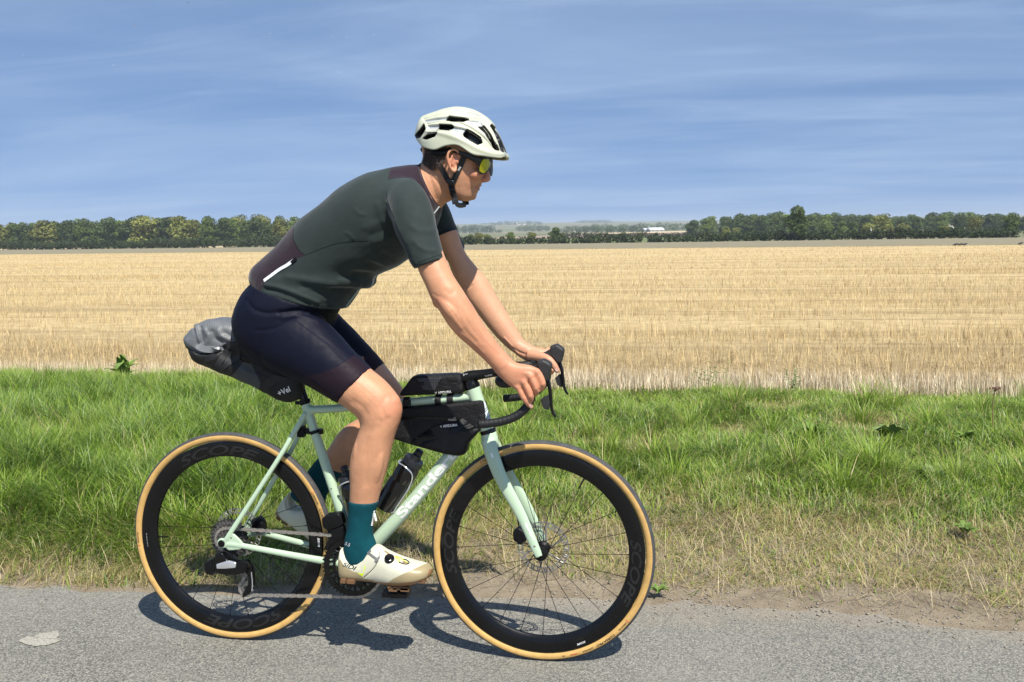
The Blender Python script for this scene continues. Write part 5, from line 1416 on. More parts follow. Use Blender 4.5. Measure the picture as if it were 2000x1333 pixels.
LGF = [(724, 683, 674, 757), (749, 713, 697, 770), (772, 742, 706, 784), (787, 764, 710, 798), (789, 788, 706, 809), (772, 815, 696, 820), (748, 845, 676, 832), (727, 874, 659, 849), (703, 902, 644, 873), (674, 922, 627, 893), (655, 946, 608, 915), (636, 968, 592, 938), (630, 990, 575, 955)]
LGFY = [0.112, 0.116, 0.118, 0.118, 0.118, 0.118, 0.118, 0.118, 0.118, 0.118, 0.118, 0.118, 0.118]
LGFW = [0.070, 0.065, 0.061, 0.057, 0.055, 0.053, 0.055, 0.055, 0.050, 0.042, 0.037, 0.036, 0.034]
PEL = [(505, 548, 664, 600), (487, 570, 652, 612), (474, 600, 640, 640), (471, 620, 625, 672), (474, 645, 612, 705), (488, 684, 596, 738)]
PELW = [0.160, 0.170, 0.176, 0.174, 0.160, 0.120]

# ---- jersey
g = Geo()
g.add(*loft(torso()))
g.add(*loft(limb(SLN, SLNY, SLNW, 32, 5, 2.2)))
g.add(*loft(limb(SLF, [-y for y in SLNY], SLNW, 32, 5, 2.2)))
col = [(800, 326, 858, 416), (822, 318, 863, 402)]
me = remesh(g.verts(), g.F, 0.0042, 9)
V = mverts(me); Q = near_px(V)
def crease(Q, pts, wpx, lift=True):
    """distance field of a fold line in pixels -> gaussian"""
    pts = catmull(np.array(pts, float), 6); d = np.full(len(Q), 1e9)
    for a, b in zip(pts[:-1], pts[1:]):
        ab = b - a; t = np.clip(((Q - a) @ ab) / (ab @ ab), 0, 1); d = np.minimum(d, np.linalg.norm(Q - a - t[:, None] * ab, axis=1))
    return np.exp(-(d / wpx) ** 2)
# blend shoulder into back
wgt = np.maximum(crease(Q, [(770, 352), (752, 372), (750, 400), (756, 425)], 22), 0.35 * crease(Q, [(756, 430), (775, 465), (795, 498)], 8)) * smooth01(np.abs(V[:, 1]), 0.07, 0.12)
relax(me, np.clip(wgt * 1.3, 0, 1), 220)
V = mverts(me); Nm = mnorms(me); Q = near_px(V)
side_w = smooth01(np.abs(V[:, 1]), 0.03, 0.09)
D = np.zeros(len(V))
for pts, wp, amp in (
        ([(753, 400), (757, 418), (768, 442), (785, 474), (800, 502)], 3.0, -0.002),      # armhole seam
        ([(738, 400), (744, 420), (756, 440)], 7.0, 0.003),
        ([(746, 432), (730, 440), (712, 445)], 6.0, 0.0022),
        ([(758, 446), (742, 454), (724, 460)], 6.0, -0.0026),
        ([(758, 464), (744, 470), (730, 473)], 6.0, 0.0020),
        ([(520, 566), (545, 570), (575, 582), (604, 596)], 3.5, -0.005),
        ([(516, 556), (545, 562), (580, 574), (620, 590)], 4.0, 0.005),
        ([(560, 540), (600, 548), (640, 556), (676, 558)], 7.0, 0.004),
        ([(590, 560), (620, 572), (655, 580)], 6.0, -0.004),
        ([(690, 571), (672, 566), (650, 566)], 6.0, -0.006),
        ([(728, 543), (712, 536), (690, 536)], 6.0, -0.006),
        ([(748, 531), (735, 520), (716, 514)], 6.0, -0.005),
        ([(700, 556), (690, 550), (664, 548)], 6.0, 0.005),
        ([(738, 533), (722, 527), (700, 524)], 6.0, 0.004),
        ([(776, 518), (764, 506), (750, 498)], 6.0, -0.005),
        ([(762, 523), (750, 514), (732, 508)], 6.0, 0.004),
        ([(694, 410), (702, 418), (712, 420)], 3.0, 0.002), ([(676, 455), (684, 460), (690, 468)], 3.0, 0.002),
        ([(808, 470), (824, 486), (846, 492)], 5.0, 0.003), ([(800, 440), (822, 452), (848, 452)], 6.0, 0.002)):
    D += amp * crease(Q, pts, wp)
D *= side_w
# belly bagging in ripples across the front
D += 0.005 * (vnoise3(V, 22) - 0.5) + 0.0030 * (vnoise3(V * [1.0, 1.0, 1.6], 55) - 0.5) * (0.35 + 0.65 * np.maximum(smooth01(Q[:, 1], 500, 580), smooth01(-np.hypot(Q[:, 0] - 765, Q[:, 1] - 450), -75, -15)))
V = V + Nm * D[:, None]
setverts(me, V)
yoke = [(764, 300), (763, 330), (757, 352), (770, 348.5), (782, 347), (800, 348), (812, 354), (824, 364), (836, 386), (843, 403), (846, 417), (870, 420), (880, 380), (860, 300)]
back = [(574, 440), (573, 466), (583, 487), (596, 499), (580, 506), (573, 509), (542, 530), (517, 552), (505, 575), (470, 560), (470, 500), (540, 440)]
Qn = near_px(V)
sl_mask = np.abs(V[:, 1]) > 0.0
attr(me, 'yoke', poly_sd(Qn, yoke)); attr(me, 'back', poly_sd(Qn, back))
C_PLUM = (0.022, 0.0125, 0.020)
m_jersey = mat('jersey_green', (0.0235, 0.0335, 0.0310), 0.80, var=0.06, vs=30, bump=0.22, bs=1500, bd=0.0006, masks=(('yoke', C_PLUM, 0.6), ('back', C_PLUM, 0.6)), sheen=0.25, spec=0.2)
jersey = obj('jersey', me, m_jersey, rider, True, None)
tag(jersey, 'dark green short-sleeved cycling jersey with plum yoke and lower back')
bvj = bvh_of(me)
m_zip = mat('white_zip_tape', (0.72, 0.75, 0.80), 0.5, var=0.05)
m_seam = mat('seam_thread', (0.012, 0.020, 0.018), 0.8, var=0.1, spec=0.05)
m_zipd = mat('front_zip', (0.36, 0.40, 0.42), 0.45, var=0.2)
g = Geo(); g.add(*ribbon(bvj, [(516, 549), (530, 539), (546, 527), (560, 519), (574, 509)], 0.0095, 0.002, 5)); gobj('pocket_zip', g, m_zip, jersey)
g = Geo(); g.add(*ribbon(bvj, [(570, 514), (574, 510), (579, 506)], 0.010, 0.005, 3)); gobj('zip_pull', g, m_black, jersey)
for pts in ([(596, 499), (625, 487), (655, 477), (690, 472), (718, 471)], [(574, 447), (573, 466), (583, 487), (596, 499)], [(754, 374), (757, 392), (765, 415), (778, 448), (790, 478), (803, 503), (812, 518)], [(757, 352), (770, 348), (784, 347), (802, 348), (814, 355), (826, 367)], [(817, 513), (834, 507), (850, 501), (866, 497)], [(519, 562), (545, 572), (575, 584), (600, 592), (625, 597), (648, 597)]):
    g = Geo(); g.add(*ribbon(bvj, pts, 0.0016, 0.0008, 6, off=0.0)); gobj('seam', g, m_seam, jersey)
# front zip running down the belly edge
g = Geo()
zp = [(675, 597), (684, 592), (692, 571), (706, 564), (720, 560), (730, 542), (747, 530), (775, 518), (799, 502)]
L = []; NN = []
for x, y in catmull(np.array(zp, float), 5):
    p = PX(x, y, 0.0); l, n, i, dd_ = bvj.find_nearest(Vector(p))
    l = np.array(l); n = np.array(n); L.append([l[0], 0.0, l[2]] + n * [1, 0, 1] * 0.001); NN.append(unit(n * [1, 0, 1]))
g.add(*strip(np.array(L), np.array(NN), 0.012, 0.003)); gobj('front_zip', g, m_zipd, jersey)
# pale zip edge at the open neck
g = Geo(); g.add(*tube([PX(858, 404, -0.035), PX(852, 412, -0.042), PX(845, 420, -0.05)], 0.0022, 8, 4)); gobj('neck_zip', g, m_zipd, jersey)
# collar: a standing band round the neck base
ring_top = []; ring_bot = []
cb = limb([(809, 329, 853, 424)], 0.0, [0.080], 40, 1)[0]; ct = limb([(823.5, 318.5, 862, 404)], 0.0, [0.066], 40, 1)[0]
ci = ct.mean(0) + (ct - ct.mean(0)) * 0.95
g = Geo(); mid = (cb + ct) / 2; g.add(*loft([cb, mid, ct, ci, mid.mean(0) + (mid - mid.mean(0)) * 0.93], False)); 
gobj('collar', g, mat('plum_collar', C_PLUM, 0.65, var=0.1, bump=0.2, bs=1200), jersey, True, None)

# ---- bib shorts
g = Geo()
g.add(*loft(limb(PEL, 0.0, PELW, 40, 5, 2.3)))
g.add(*loft(limb(THN, THNY, THNW, 36, 6, 2.1)))
g.add(*loft(limb(THF, THFY, THNW, 36, 6, 2.1)))
me = remesh(g.verts(), g.F, 0.0042, 8)
V = mverts(me); Nm = mnorms(me); Q = near_px(V, False)
D = np.zeros(len(V)); nearside = smooth01(-V[:, 1], 0.0, 0.05)
for pts, wp, amp in (([(480, 587), (495, 604), (520, 612), (545, 610), (585, 606)], 4, -0.004), ([(498, 646), (530, 643), (560, 630), (575, 623)], 3, -0.003), ([(545, 612), (580, 608), (612, 612), (640, 626)], 4, -0.004), ([(552, 622), (585, 618), (622, 628)], 4, 0.003), ([(600, 640), (640, 672), (672, 700)], 4, -0.0012)):
    D += amp * crease(Q, pts, wp) * nearside
D += 0.0035 * (vnoise3(V, 25) - 0.5) + 0.0015 * (vnoise3(V, 70) - 0.5)
V = V + Nm * D[:, None]; setverts(me, V)
band = [(601, 734), (625, 728), (660, 714), (692, 694), (705, 703), (725, 722), (740, 740), (664, 800), (590, 740)]
bandf = [(702, 699), (715, 694), (724, 683), (760, 716), (735, 745), (703, 715)]
Qn = PROJ(V)
s1 = np.where(V[:, 1] < 0.02, poly_sd(Qn, band), poly_sd(Qn, bandf)); attr(me, 'band', s1)
tail = poly_sd(Qn, [(460, 600), (472, 590), (478, 606), (479, 622), (473, 628), (460, 628)]); attr(me, 'tailp', tail)
m_short = mat('navy_lycra', (0.0048, 0.0060, 0.0150), 0.58, var=0.08, vs=30, bump=0.12, bs=1800, bd=0.0004, masks=(('band', (0.016, 0.0095, 0.0155), 0.6),), spec=0.12)
shorts = obj('bib_shorts', me, m_short, rider, True, None)
tag(shorts, 'tight navy blue cycling shorts with plum leg bands')
bvs = bvh_of(me)
m_seam2 = mat('navy_seam', (0.011, 0.012, 0.028), 0.8, var=0.1, spec=0.05)
for pts in ([(497, 646), (530, 643), (558, 632), (575, 623)], [(481, 588), (495, 604), (520, 613), (548, 611)], [(575, 624), (603, 645), (640, 672), (680, 700)], [(601, 732), (630, 727), (660, 714), (691, 694)], [(604, 735), (640, 762), (662, 778)]):
    g = Geo(); g.add(*ribbon(bvs, pts, 0.0018, 0.0010, 6, off=0.0002)); gobj('seam', g, m_seam2, shorts)

# ---- body: one continuous skin
g = Geo()
g.add(*loft(torso(0.93)))
NK = [(790, 345, 850, 432), (812, 330, 858, 412), (826, 317, 868, 399), (830, 309, 884, 391), (836, 298, 900, 380), (846, 284, 908, 356)]
g.add(*loft(limb(NK, 0.0, [0.085, 0.066, 0.058, 0.056, 0.056, 0.058], 32, 5, 2.0)))
# head as horizontal slices: y, back x, front x, half width
HD = [(222, 868, 918, 0.020), (230, 846, 936, 0.046), (245, 832, 950, 0.063), (262, 826, 957, 0.0715), (282, 825, 959.5, 0.0755), (298, 827, 958, 0.0765), (309, 829, 955, 0.0755), (318, 832, 951.5, 0.0735), (328, 838, 949.5, 0.0715), (338, 845, 947, 0.0695), (347, 851, 944.5, 0.0670), (355, 856, 941.5, 0.0640), (363, 862, 937.5, 0.0610), (371, 868, 933.5, 0.0575), (379, 876, 930.5, 0.0525), (386, 884, 927.5, 0.0450), (391.5, 893, 920, 0.0330), (393.5, 902, 914, 0.018)]
R = []
for y, xb, xf, hwid in HD:
    a = PX(xb, y, 0.0); b = PX(xf, y, 0.0); c = (a + b) / 2; u = (b - a) / 2
    t = np.linspace(0, 2 * np.pi, 40, endpoint=False); ct_, st_ = np.cos(t), np.sin(t)
    k = np.clip((y - 300) / 80, 0, 1)
    egg = 1 - (0.06 + 0.14 * k) * np.clip(ct_, 0, 1) ** 1.4
    pw = 0.82
    X = np.sign(ct_) * np.abs(ct_) ** pw; Yv = np.sign(st_) * np.abs(st_) ** pw * egg
    R.append(c + X[:, None] * u + np.stack([0 * Yv, Yv * hwid, 0 * Yv], -1))
g.add(*loft(catmull(np.array(R), 3)))
# nose: slices down the ridge
R = []
for y, xr, hwid, back_ in ((312, 953, 0.0075, 12), (320, 953.0, 0.0080, 12), (328, 953.6, 0.0085, 12), (336, 955.6, 0.0098, 13), (343, 957.4, 0.0125, 14), (348.5, 958.3, 0.0155, 15), (352.5, 957.6, 0.0165, 15), (355.3, 953.0, 0.0145, 12), (356.8, 949.0, 0.008, 8)):
    a = PX(xr - back_, y, 0); b = PX(xr, y, 0)
    R.append(sring((a + b) / 2, (b - a) / 2, np.array([0, hwid, 0]), 20, 2.0))
g.add(*loft(catmull(np.array(R), 3)))
for s in (-1, 1):
    g.add(*ball(PX(945.5, 351, s * 0.0135), (0.0085, 0.0058, 0.0068)))                      # nostril wings
    g.add(*ball(PX(936, 313, s * 0.038), (0.016, 0.026, 0.010)))                            # brow
    g.add(*ball(PX(927, 341, s * 0.045), (0.022, 0.017, 0.016)))                            # cheek bone
g.add(*ball(PX(935.2, 363.0, 0), (0.0075, 0.0210, 0.0060)))      # upper lip
g.add(*ball(PX(931.8, 369.8, 0), (0.0080, 0.0195, 0.0060)))      # lower lip
g.add(*ball(PX(922.5, 383, 0), (0.0125, 0.0190, 0.0130)))        # chin
# ears: rim, lobe and bowl
for s in (-1, 1):
    Ye = s * 0.083
    def ep(x, y, dy=0.0):
        p = PX(x, y, -0.083); p[1] = s * (0.083 + dy); return p
    g.add(*tube([ep(893, 311, -0.008), ep(896, 303, -0.003), ep(893.5, 295.5, 0.002), ep(886.5, 293, 0.006), ep(879.5, 296.5, 0.009), ep(876, 305, 0.010), ep(876.5, 315, 0.009), ep(879, 324, 0.006), ep(882.5, 331, 0.003), ep(886.5, 335, 0.0), ep(889, 332, -0.004), ep(889.5, 326, -0.006)], [0.0030, 0.0034, 0.0036, 0.0038, 0.0040, 0.0042, 0.0040, 0.0040, 0.0044, 0.0050, 0.0048, 0.0036], 10, 4))
    g.add(*tube([ep(880.5, 322, 0.001), ep(881.5, 312, 0.003), ep(884, 304, 0.002), ep(888, 299, 0.0)], [0.0035, 0.0036, 0.0034, 0.0028], 8, 4))
    g.add(*ball(ep(884, 314, -0.008), (0.013, 0.006, 0.028)))
    g.add(*ball(ep(893, 316, -0.005), (0.004, 0.004, 0.006)))
# arms
g.add(*loft(limb(ARN, ARNY, ARNW, 28, 6, 2.0)))
g.add(*loft(limb(ARF, ARFY, ARFW, 28, 6, 2.0)))
g.add(*ball(PX(858, 588, -0.252), (0.020, 0.020, 0.022)))
g.add(*tube([PX(858, 578, -0.272), PX(880, 606, -0.276), PX(905, 640, -0.268)], [0.014, 0.020, 0.012], 12, 4))   # forearm muscle
# near hand
PN = [(966, 726, 998, 702), (975, 735, 1007, 708), (987, 747, 1022, 711.5), (1000, 757, 1038, 714), (1011, 762, 1052, 723)]
g.add(*loft(limb(PN, [-0.220, -0.222, -0.224, -0.224, -0.222], [0.0255, 0.0225, 0.0195, 0.0180, 0.0160], 24, 5, 2.3)))
FN = [([(1032, 722, -0.224), (1049, 728, -0.225), (1059.5, 749, -0.226), (1056, 760, -0.210), (1046, 762, -0.190)], [0.0115, 0.0108, 0.0098, 0.0088, 0.0075]),
      ([(1020, 728, -0.228), (1036.5, 736, -0.231), (1047, 758, -0.232), (1046, 768.5, -0.214), (1036, 770, -0.194)], [0.0115, 0.0110, 0.0098, 0.0088, 0.0075]),
      ([(1008, 738, -0.228), (1024, 747, -0.231), (1036, 773, -0.233), (1035, 783, -0.216), (1026, 785, -0.198)], [0.0112, 0.0106, 0.0094, 0.0086, 0.0074]),
      ([(998, 746, -0.225), (1012, 757, -0.229), (1023, 777, -0.231), (1031, 788.5, -0.224), (1038, 795.5, -0.213)], [0.0108, 0.0098, 0.0086, 0.0078, 0.0064])]
TH = ([(985, 726, -0.208), (1003, 722, -0.190), (1022, 720, -0.172), (1038, 727, -0.166)], [0.016, 0.0140, 0.0112, 0.0085])
hoff = PX(1088, 675, 0.178) - PX(1063, 705, -0.193) * [1, -1, 1]
for jl, rr in FN + [TH]:
    P = np.array([PX(x, y, Y) for x, y, Y in jl])
    g.add(*tube(P, rr, 14, 4)); g.add(*ball(P[-1], rr[-1] * 1.02, 12, 8))
    for i in (1, 2):
        g.add(*ball(P[i] + [0, -0.0018 if i == 1 else -0.0006, 0.0012 if i == 1 else 0], rr[i] * (1.03 if i == 1 else 1.04), 12, 8))
for x, y in ((1012, 733), (1003, 742), (1024, 727)):      # tendons
    pass
for jl in ([(992, 728), (1014, 728), (1036, 731)], [(988, 734), (1006, 740), (1024, 744)]):
    g.add(*tube([PX(x, y, -0.2385) for x, y in jl], [0.003, 0.004, 0.004], 8, 4))
# far hand: palm from its own outline, fingers as the near ones mirrored, thumb in view
PFh = [(1008, 693, 1031, 671), (1020, 701, 1043, 677.5), (1034, 708, 1058, 680.5), (1050, 712, 1072, 683.5)]
g.add(*loft(limb(PFh, [0.199, 0.200, 0.205, 0.210], [0.024, 0.023, 0.024, 0.022], 24, 5, 2.3)))
for jl, rr in FN:
    P = np.array([PX(x, y, Y) for x, y, Y in jl]) * [1, -1, 1] + hoff
    g.add(*tube(P, rr, 14, 4)); g.add(*ball(P[-1], rr[-1] * 1.02, 12, 8))
tj = [(1034, 694, 0.185), (1054, 697, 0.168), (1071, 702, 0.153), (1082, 714, 0.150), (1088, 724, 0.152)]
P = np.array([PX(*q_) for q_ in tj]); tr_ = [0.019, 0.0155, 0.0118, 0.0108, 0.0085]
g.add(*tube(P, tr_, 14, 5)); g.add(*ball(P[-1], 0.0088, 12, 8))
# pelvis, thighs and lower legs
def shrink(R, s):
    return [r.mean(0) + (r - r.mean(0)) * s for r in R]
g.add(*loft(shrink(limb(PEL, 0.0, PELW, 36, 4, 2.2), 0.93)))
g.add(*loft(shrink(limb(THN, THNY, THNW, 30, 4, 2.1), 0.95)))
g.add(*loft(shrink(limb(THF, THFY, THNW, 30, 4, 2.1), 0.95)))
g.add(*loft(limb(LGN, LGNY, LGNW, 30, 6, 2.05)))
g.add(*loft(limb(LGF, LGFY, LGFW, 30, 6, 2.05)))
g.add(*ball(PX(766, 790, -0.124), (0.026, 0.034, 0.034)))        # knee cap
g.add(*tube([PX(742, 860, -0.146), PX(740, 890, -0.150), PX(734, 925, -0.148), PX(724, 965, -0.138)], [0.010, 0.018, 0.017, 0.010], 12, 4))
g.add(*tube([PX(708, 850, -0.142), PX(703, 880, -0.148), PX(702, 915, -0.146), PX(704, 960, -0.134)], [0.012, 0.021, 0.020, 0.010], 12, 4))
me = remesh(g.verts(), g.F, 0.0024, 8)
V = mverts(me); Nm = mnorms(me); Q = PROJ(V)
# carve the finer lines of hands, mouth, ear and knees
D = np.zeros(len(V))
near = V[:, 1] < -0.02
for pts, wp, amp, ysel in (
        ([(941, 366.5), (934, 366.8), (927, 366.6), (921, 369)], 1.3, -0.0030, V[:, 1] < 0.05), ([(944, 355), (938, 359), (931, 364), (926, 372)], 1.8, -0.0015, V[:, 1] < -0.01),
        ([(903, 331), (900, 345), (896, 360)], 5, 0.001, V[:, 1] < -0.04),
        ([(1020, 759), (1028, 774), (1037, 786)], 1.5, -0.003, V[:, 1] < -0.215), ([(1032, 747), (1040, 762), (1045, 774)], 1.5, -0.003, V[:, 1] < -0.215), ([(1044, 737), (1050, 750), (1053, 762)], 1.5, -0.003, V[:, 1] < -0.215),
        ([(846, 574), (853, 579), (860, 580)], 2.2, -0.0007, near), ([(872, 569), (880, 574), (886, 570)], 5.0, -0.0012, near),
        ([(884, 610), (896, 628), (908, 645), (930, 668)], 3.2, -0.0012, near), ([(900, 604), (918, 636), (942, 668)], 3.6, -0.0009, near),
        ([(912, 600), (930, 634), (950, 664), (975, 690)], 1.8, 0.0010, near), ([(893, 648), (915, 662), (945, 690)], 2, 0.0010, near),
        ([(753, 778), (745, 795), (752, 815)], 6.0, -0.0016, near), ([(760, 818), (748, 824), (738, 820)], 5, -0.0010, near), ([(690, 786), (706, 794), (716, 808)], 7, -0.0022, near), ([(716, 860), (714, 900), (716, 945)], 7, -0.0014, near),
        ([(1002, 680), (1012, 687), (1024, 692)], 1.8, -0.003, V[:, 1] > 0.1), ([(985, 660), (1000, 676), (1010, 688)], 1.6, 0.0022, V[:, 1] > 0.1), ([(905, 560), (914, 563), (922, 558)], 1.8, -0.002, V[:, 1] > 0.1),
        ([(846, 345), (858, 362), (868, 384)], 2.5, -0.0018, near), ([(853, 345), (866, 360), (878, 378)], 3.0, 0.0018, near), ([(838, 340), (845, 362), (852, 388)], 3, -0.0015, near)):
    D += amp * crease(Q, pts, wp) * ysel
D += 0.0006 * (vnoise3(V, 120) - 0.5)
V = V + Nm * D[:, None]; setverts(me, V)
Q = PROJ(V)
lips = np.maximum(poly_sd(Q, [(941, 364), (936, 361.5), (930, 364.5), (925.5, 367), (930, 371.5), (935, 372.5), (938, 369)]), -50) ; lips = np.where(np.abs(V[:, 1]) < 0.035, lips, -5)
ruddy = np.zeros(len(V))
for x, y, r_ in ((853, 592, 16), (1050, 745, 26), (1030, 770, 22), (888, 315, 18), (765, 795, 26), (950, 348, 12), (925, 342, 16), (1020, 735, 25), (1086, 722, 10)):
    ruddy = np.maximum(ruddy, np.exp(-((Q[:, 0] - x) ** 2 + (Q[:, 1] - y) ** 2) / r_ ** 2))
ruddy = np.maximum(ruddy, smooth01(Q[:, 1], 585, 700) * smooth01(Q[:, 0], 850, 900) * 0.6)
beard = poly_sd(Q, [(943, 358), (938, 361), (926, 365), (915, 358), (900, 345), (893, 360), (896, 392), (930, 394), (932, 372)])
attr(me, 'lips', lips * 0.6); attr(me, 'ruddy', ruddy); attr(me, 'beard', smooth01(beard, -4, 5) * (np.abs(V[:, 1]) < 0.09))
pal = smooth01(V[:, 1], 0.05, 0.1) * (V[:, 2] > 0.85); attr(me, 'pale', pal)
m_skin, t, b = _pr('skin')
c = mixc(t, mrange(t, noise(t, 26, 4), 0.3, 0.7), dark(C_SKIN, 0.86), dark(C_SKIN, 1.07))
c = mixc(t, mrange(t, noise(t, 85, 4, 0.7), 0.52, 0.70, 0, 0.30), c, (0.50, 0.20, 0.115))
sp = mrange(t, noise(t, 210, 2), 0.66, 0.74); c = mixc(t, mrange(t, sp, 0, 1, 0, 0.28), c, (0.36, 0.17, 0.10))
c = mixc(t, mrange(t, attrn(t, 'ruddy'), 0, 1, 0, 0.55), c, (0.56, 0.205, 0.125))
c = mixc(t, mrange(t, attrn(t, 'pale'), 0, 1, 0, 0.25), c, (0.62, 0.38, 0.26))
c = mixc(t, mrange(t, attrn(t, 'beard'), 0, 1, 0, 0.18), c, (0.30, 0.17, 0.125))
c = mixc(t, mrange(t, attrn(t, 'lips'), -0.5, 0.5, 0, 0.55), c, (0.46, 0.18, 0.14))
t.links.new(c, b.inputs['Base Color']); b.inputs['Roughness'].default_value = 0.48; b.inputs['Specular IOR Level'].default_value = 0.4
b.inputs['Subsurface Weight'].default_value = 0.12; b.inputs['Subsurface Radius'].default_value = (1, 0.35, 0.2); b.inputs['Subsurface Scale'].default_value = 0.005
bumpn(t, b, noise(t, 300, 4, 0.7), 0.45, 0.0012)
body = obj('body', me, m_skin, rider, True, None)
bvb = bvh_of(me)
# nails
m_nail = mat('finger_nail', (0.70, 0.45, 0.38), 0.3, var=0.05)
for x, y, a in ((1037, 794, 0.9), (1087, 723, 1.0)):
    l, n = hit(bvb, x, y, 0.0004)
    if l is not None:
        g = Geo(); g.add(*ribbon(bvb, [(x - 2.6, y - 3.2), (x, y), (x + 2.0, y + 2.4)], [0.006, 0.0075, 0.005], 0.0010, 3, off=0.0004)); gobj('finger_nail', g, m_nail, body)

# ---- hair: short strands between helmet rim and neck
Vb = mverts(me); Nb = mnorms(me); Qb = near_px(Vb)
hz = poly_sd(Qb, [(826, 316), (832, 288), (872, 286), (884, 289), (874, 294), (870, 305), (866, 320), (860, 328), (856, 326), (848, 331), (836, 325)])
sel = np.where((hz > 0) & (np.abs(Vb[:, 1]) < 0.10) & (Vb[:, 2] > 1.3))[0]
hv = []; hi = []
cnt = 0
for rep in range(3):
    for i in sel:
        p = Vb[i] + rng.normal(0, 0.0012, 3); n = Nb[i]
        dirn = unit(np.array([-0.35, 0, -1.0]) + n * 0.45 + rng.normal(0, 0.22, 3)); L_ = 0.006 + 0.005 * rng.random()
        sdv = unit(np.cross(dirn, n)) * 0.0007
        hv += [p - sdv, p + sdv, p + dirn * L_]; hi += [cnt, cnt + 1, cnt + 2]; cnt += 3
mh = fast_mesh('hair', np.array(hv), np.array(hi), 3)
hair = obj('hair', mh, mat('brown_hair', (0.085, 0.050, 0.030), 0.5, var=0.45, vs=160), rider, True, None)

# ---- socks
m_sock = mat('teal_sock', (0.003, 0.058, 0.074), 0.85, var=0.1, vs=40, bump=0.3, bs=1400, spec=0.15)
m_sockd = m_sock
def sock(pairs, Ys, hw, name='sock'):
    g = Geo(); R = limb(pairs, Ys, hw, 32, 6, 2.1); g.add(*loft(R))
    me = mesh_from(g.verts(), g.F); V = mverts(me); Nn = mnorms(me)
    me2 = remesh(g.verts(), g.F, 0.003, 3); V = mverts(me2); V = V + mnorms(me2) * (0.0016 * (vnoise3(V, 45) - 0.5))[:, None]; setverts(me2, V)
    return me2
SKN = [(738.5, 978, 683, 976), (738, 985, 682.5, 983), (732.5, 1002, 681.5, 1002), (728.5, 1026, 679, 1030), (728, 1046, 675, 1050), (733, 1060, 672.5, 1064), (738, 1078, 673, 1082), (742, 1092, 676, 1100)]
me = sock(SKN, -0.1205, [0.0425, 0.0425, 0.0385, 0.0365, 0.036, 0.036, 0.035, 0.033])
sk1 = obj('sock', me, m_sock, rider, True, None); tag(sk1, 'teal sock on the forward foot'); bvk = bvh_of(me)
g = Geo(); g.add(*ribbon(bvk, [(684, 982), (700, 985.5), (718, 986.5), (737, 984)], 0.0022, 0.0012, 5, off=0.0)); g_ = gobj('cuff_seam', g, mat('teal_seam', (0.006, 0.055, 0.07), 0.8), sk1)
g = Geo(); g.add(*ribbon(bvk, [(730.5, 998), (728, 1012), (725.5, 1027)], 0.0075, 0.0012, 4)); gobj('sock_tab', g, m_white, sk1)
g = Geo(); g.add(*tube([PX(731, 1003, -0.142), PX(734.5, 1018, -0.143)], 0.0035, 8, flat=0.4)); gobj('sock_tab', g, m_white, sk1)
text_on('sock_lettering', '5.5', (673.5, 1064), (682.5, 1068), 6, bvk, m_greytext, sk1, bold=0.02)
SKF = [(674, 922, 625, 893), (670, 928, 618, 899), (655, 948, 605, 916), (638, 968, 590, 938), (634, 990, 574, 952), (628, 1002, 568, 966)]
me = sock(SKF, 0.118, [0.0445, 0.044, 0.039, 0.038, 0.036, 0.032])
tag(obj('sock', me, m_sock, rider, True, None), 'teal sock in shade on the raised rear foot')

# ---- shoes
SH = [(663.5, 1094, 663.5, 1112), (667, 1071, 666.5, 1127), (675, 1076, 674, 1132), (684, 1087, 684, 1132), (696, 1091, 697, 1132.5), (712, 1079, 712, 1133.5), (734, 1064, 732, 1136), (754, 1075, 752, 1139.5), (772, 1084.5, 772, 1142), (798, 1095, 800, 1140.5), (820, 1101, 820, 1135), (834, 1104.5, 834, 1129), (843.5, 1112, 843.5, 1121)]
SHW = [0.012, 0.026, 0.031, 0.033, 0.034, 0.036, 0.038, 0.042, 0.046, 0.049, 0.045, 0.036, 0.016]
SHY = [-0.118, -0.119, -0.120, -0.120, -0.121, -0.122, -0.124, -0.127, -0.130, -0.132, -0.130, -0.127, -0.124]
g = Geo(); g.add(*loft(limb(SH, SHY, SHW, 36, 6, 2.5)))
me = remesh(g.verts(), g.F, 0.0026, 4)
V = mverts(me); Nn = mnorms(me); Q = PROJ(V)
D = np.zeros(len(V)); nr = V[:, 1] < -0.12
D += -0.0016 * crease(Q, [(742, 1078), (738, 1095), (728, 1112), (711, 1128)], 1.6)
D += -0.0012 * crease(Q, [(720, 1072), (711, 1090), (701, 1110)], 1.6) * nr
coll = [(672.5, 1066), (676, 1080), (690, 1092), (706, 1086), (722, 1069), (736, 1060), (700, 1040)]
D += -0.006 * smooth01(poly_sd(Q, coll), -1.5, 1.5)
V = V + Nn * D[:, None]; setverts(me, V)
toe = [(753, 1142), (768, 1131), (790, 1120), (812, 1110), (828, 1103), (835, 1100), (852, 1105), (850, 1150), (753, 1150)]
heel = [(655, 1100), (664, 1093), (673, 1107), (690, 1117), (700, 1119), (712, 1131), (730, 1134), (730, 1145), (655, 1145)]
under = poly_sd(Q, [(640, 1129.5), (700, 1132.0), (752, 1138.5), (775, 1139.5), (812, 1136), (834, 1128), (838, 1112), (860, 1110), (860, 1160), (640, 1160)])
attr(me, 'tan', np.maximum(poly_sd(Q, toe), poly_sd(Q, heel))); attr(me, 'sole', under)
attr(me, 'lime', np.where(nr, np.maximum(poly_sd(Q, [(694.5, 1117.5), (699, 1119), (709, 1121), (712, 1104.5), (714.5, 1105.5), (711, 1119), (708, 1127), (700, 1121)]), -9), -9))
C_CREAM = (0.62, 0.60, 0.46); C_TANS = (0.34, 0.275, 0.155); C_SOLE = (0.26, 0.14, 0.06)
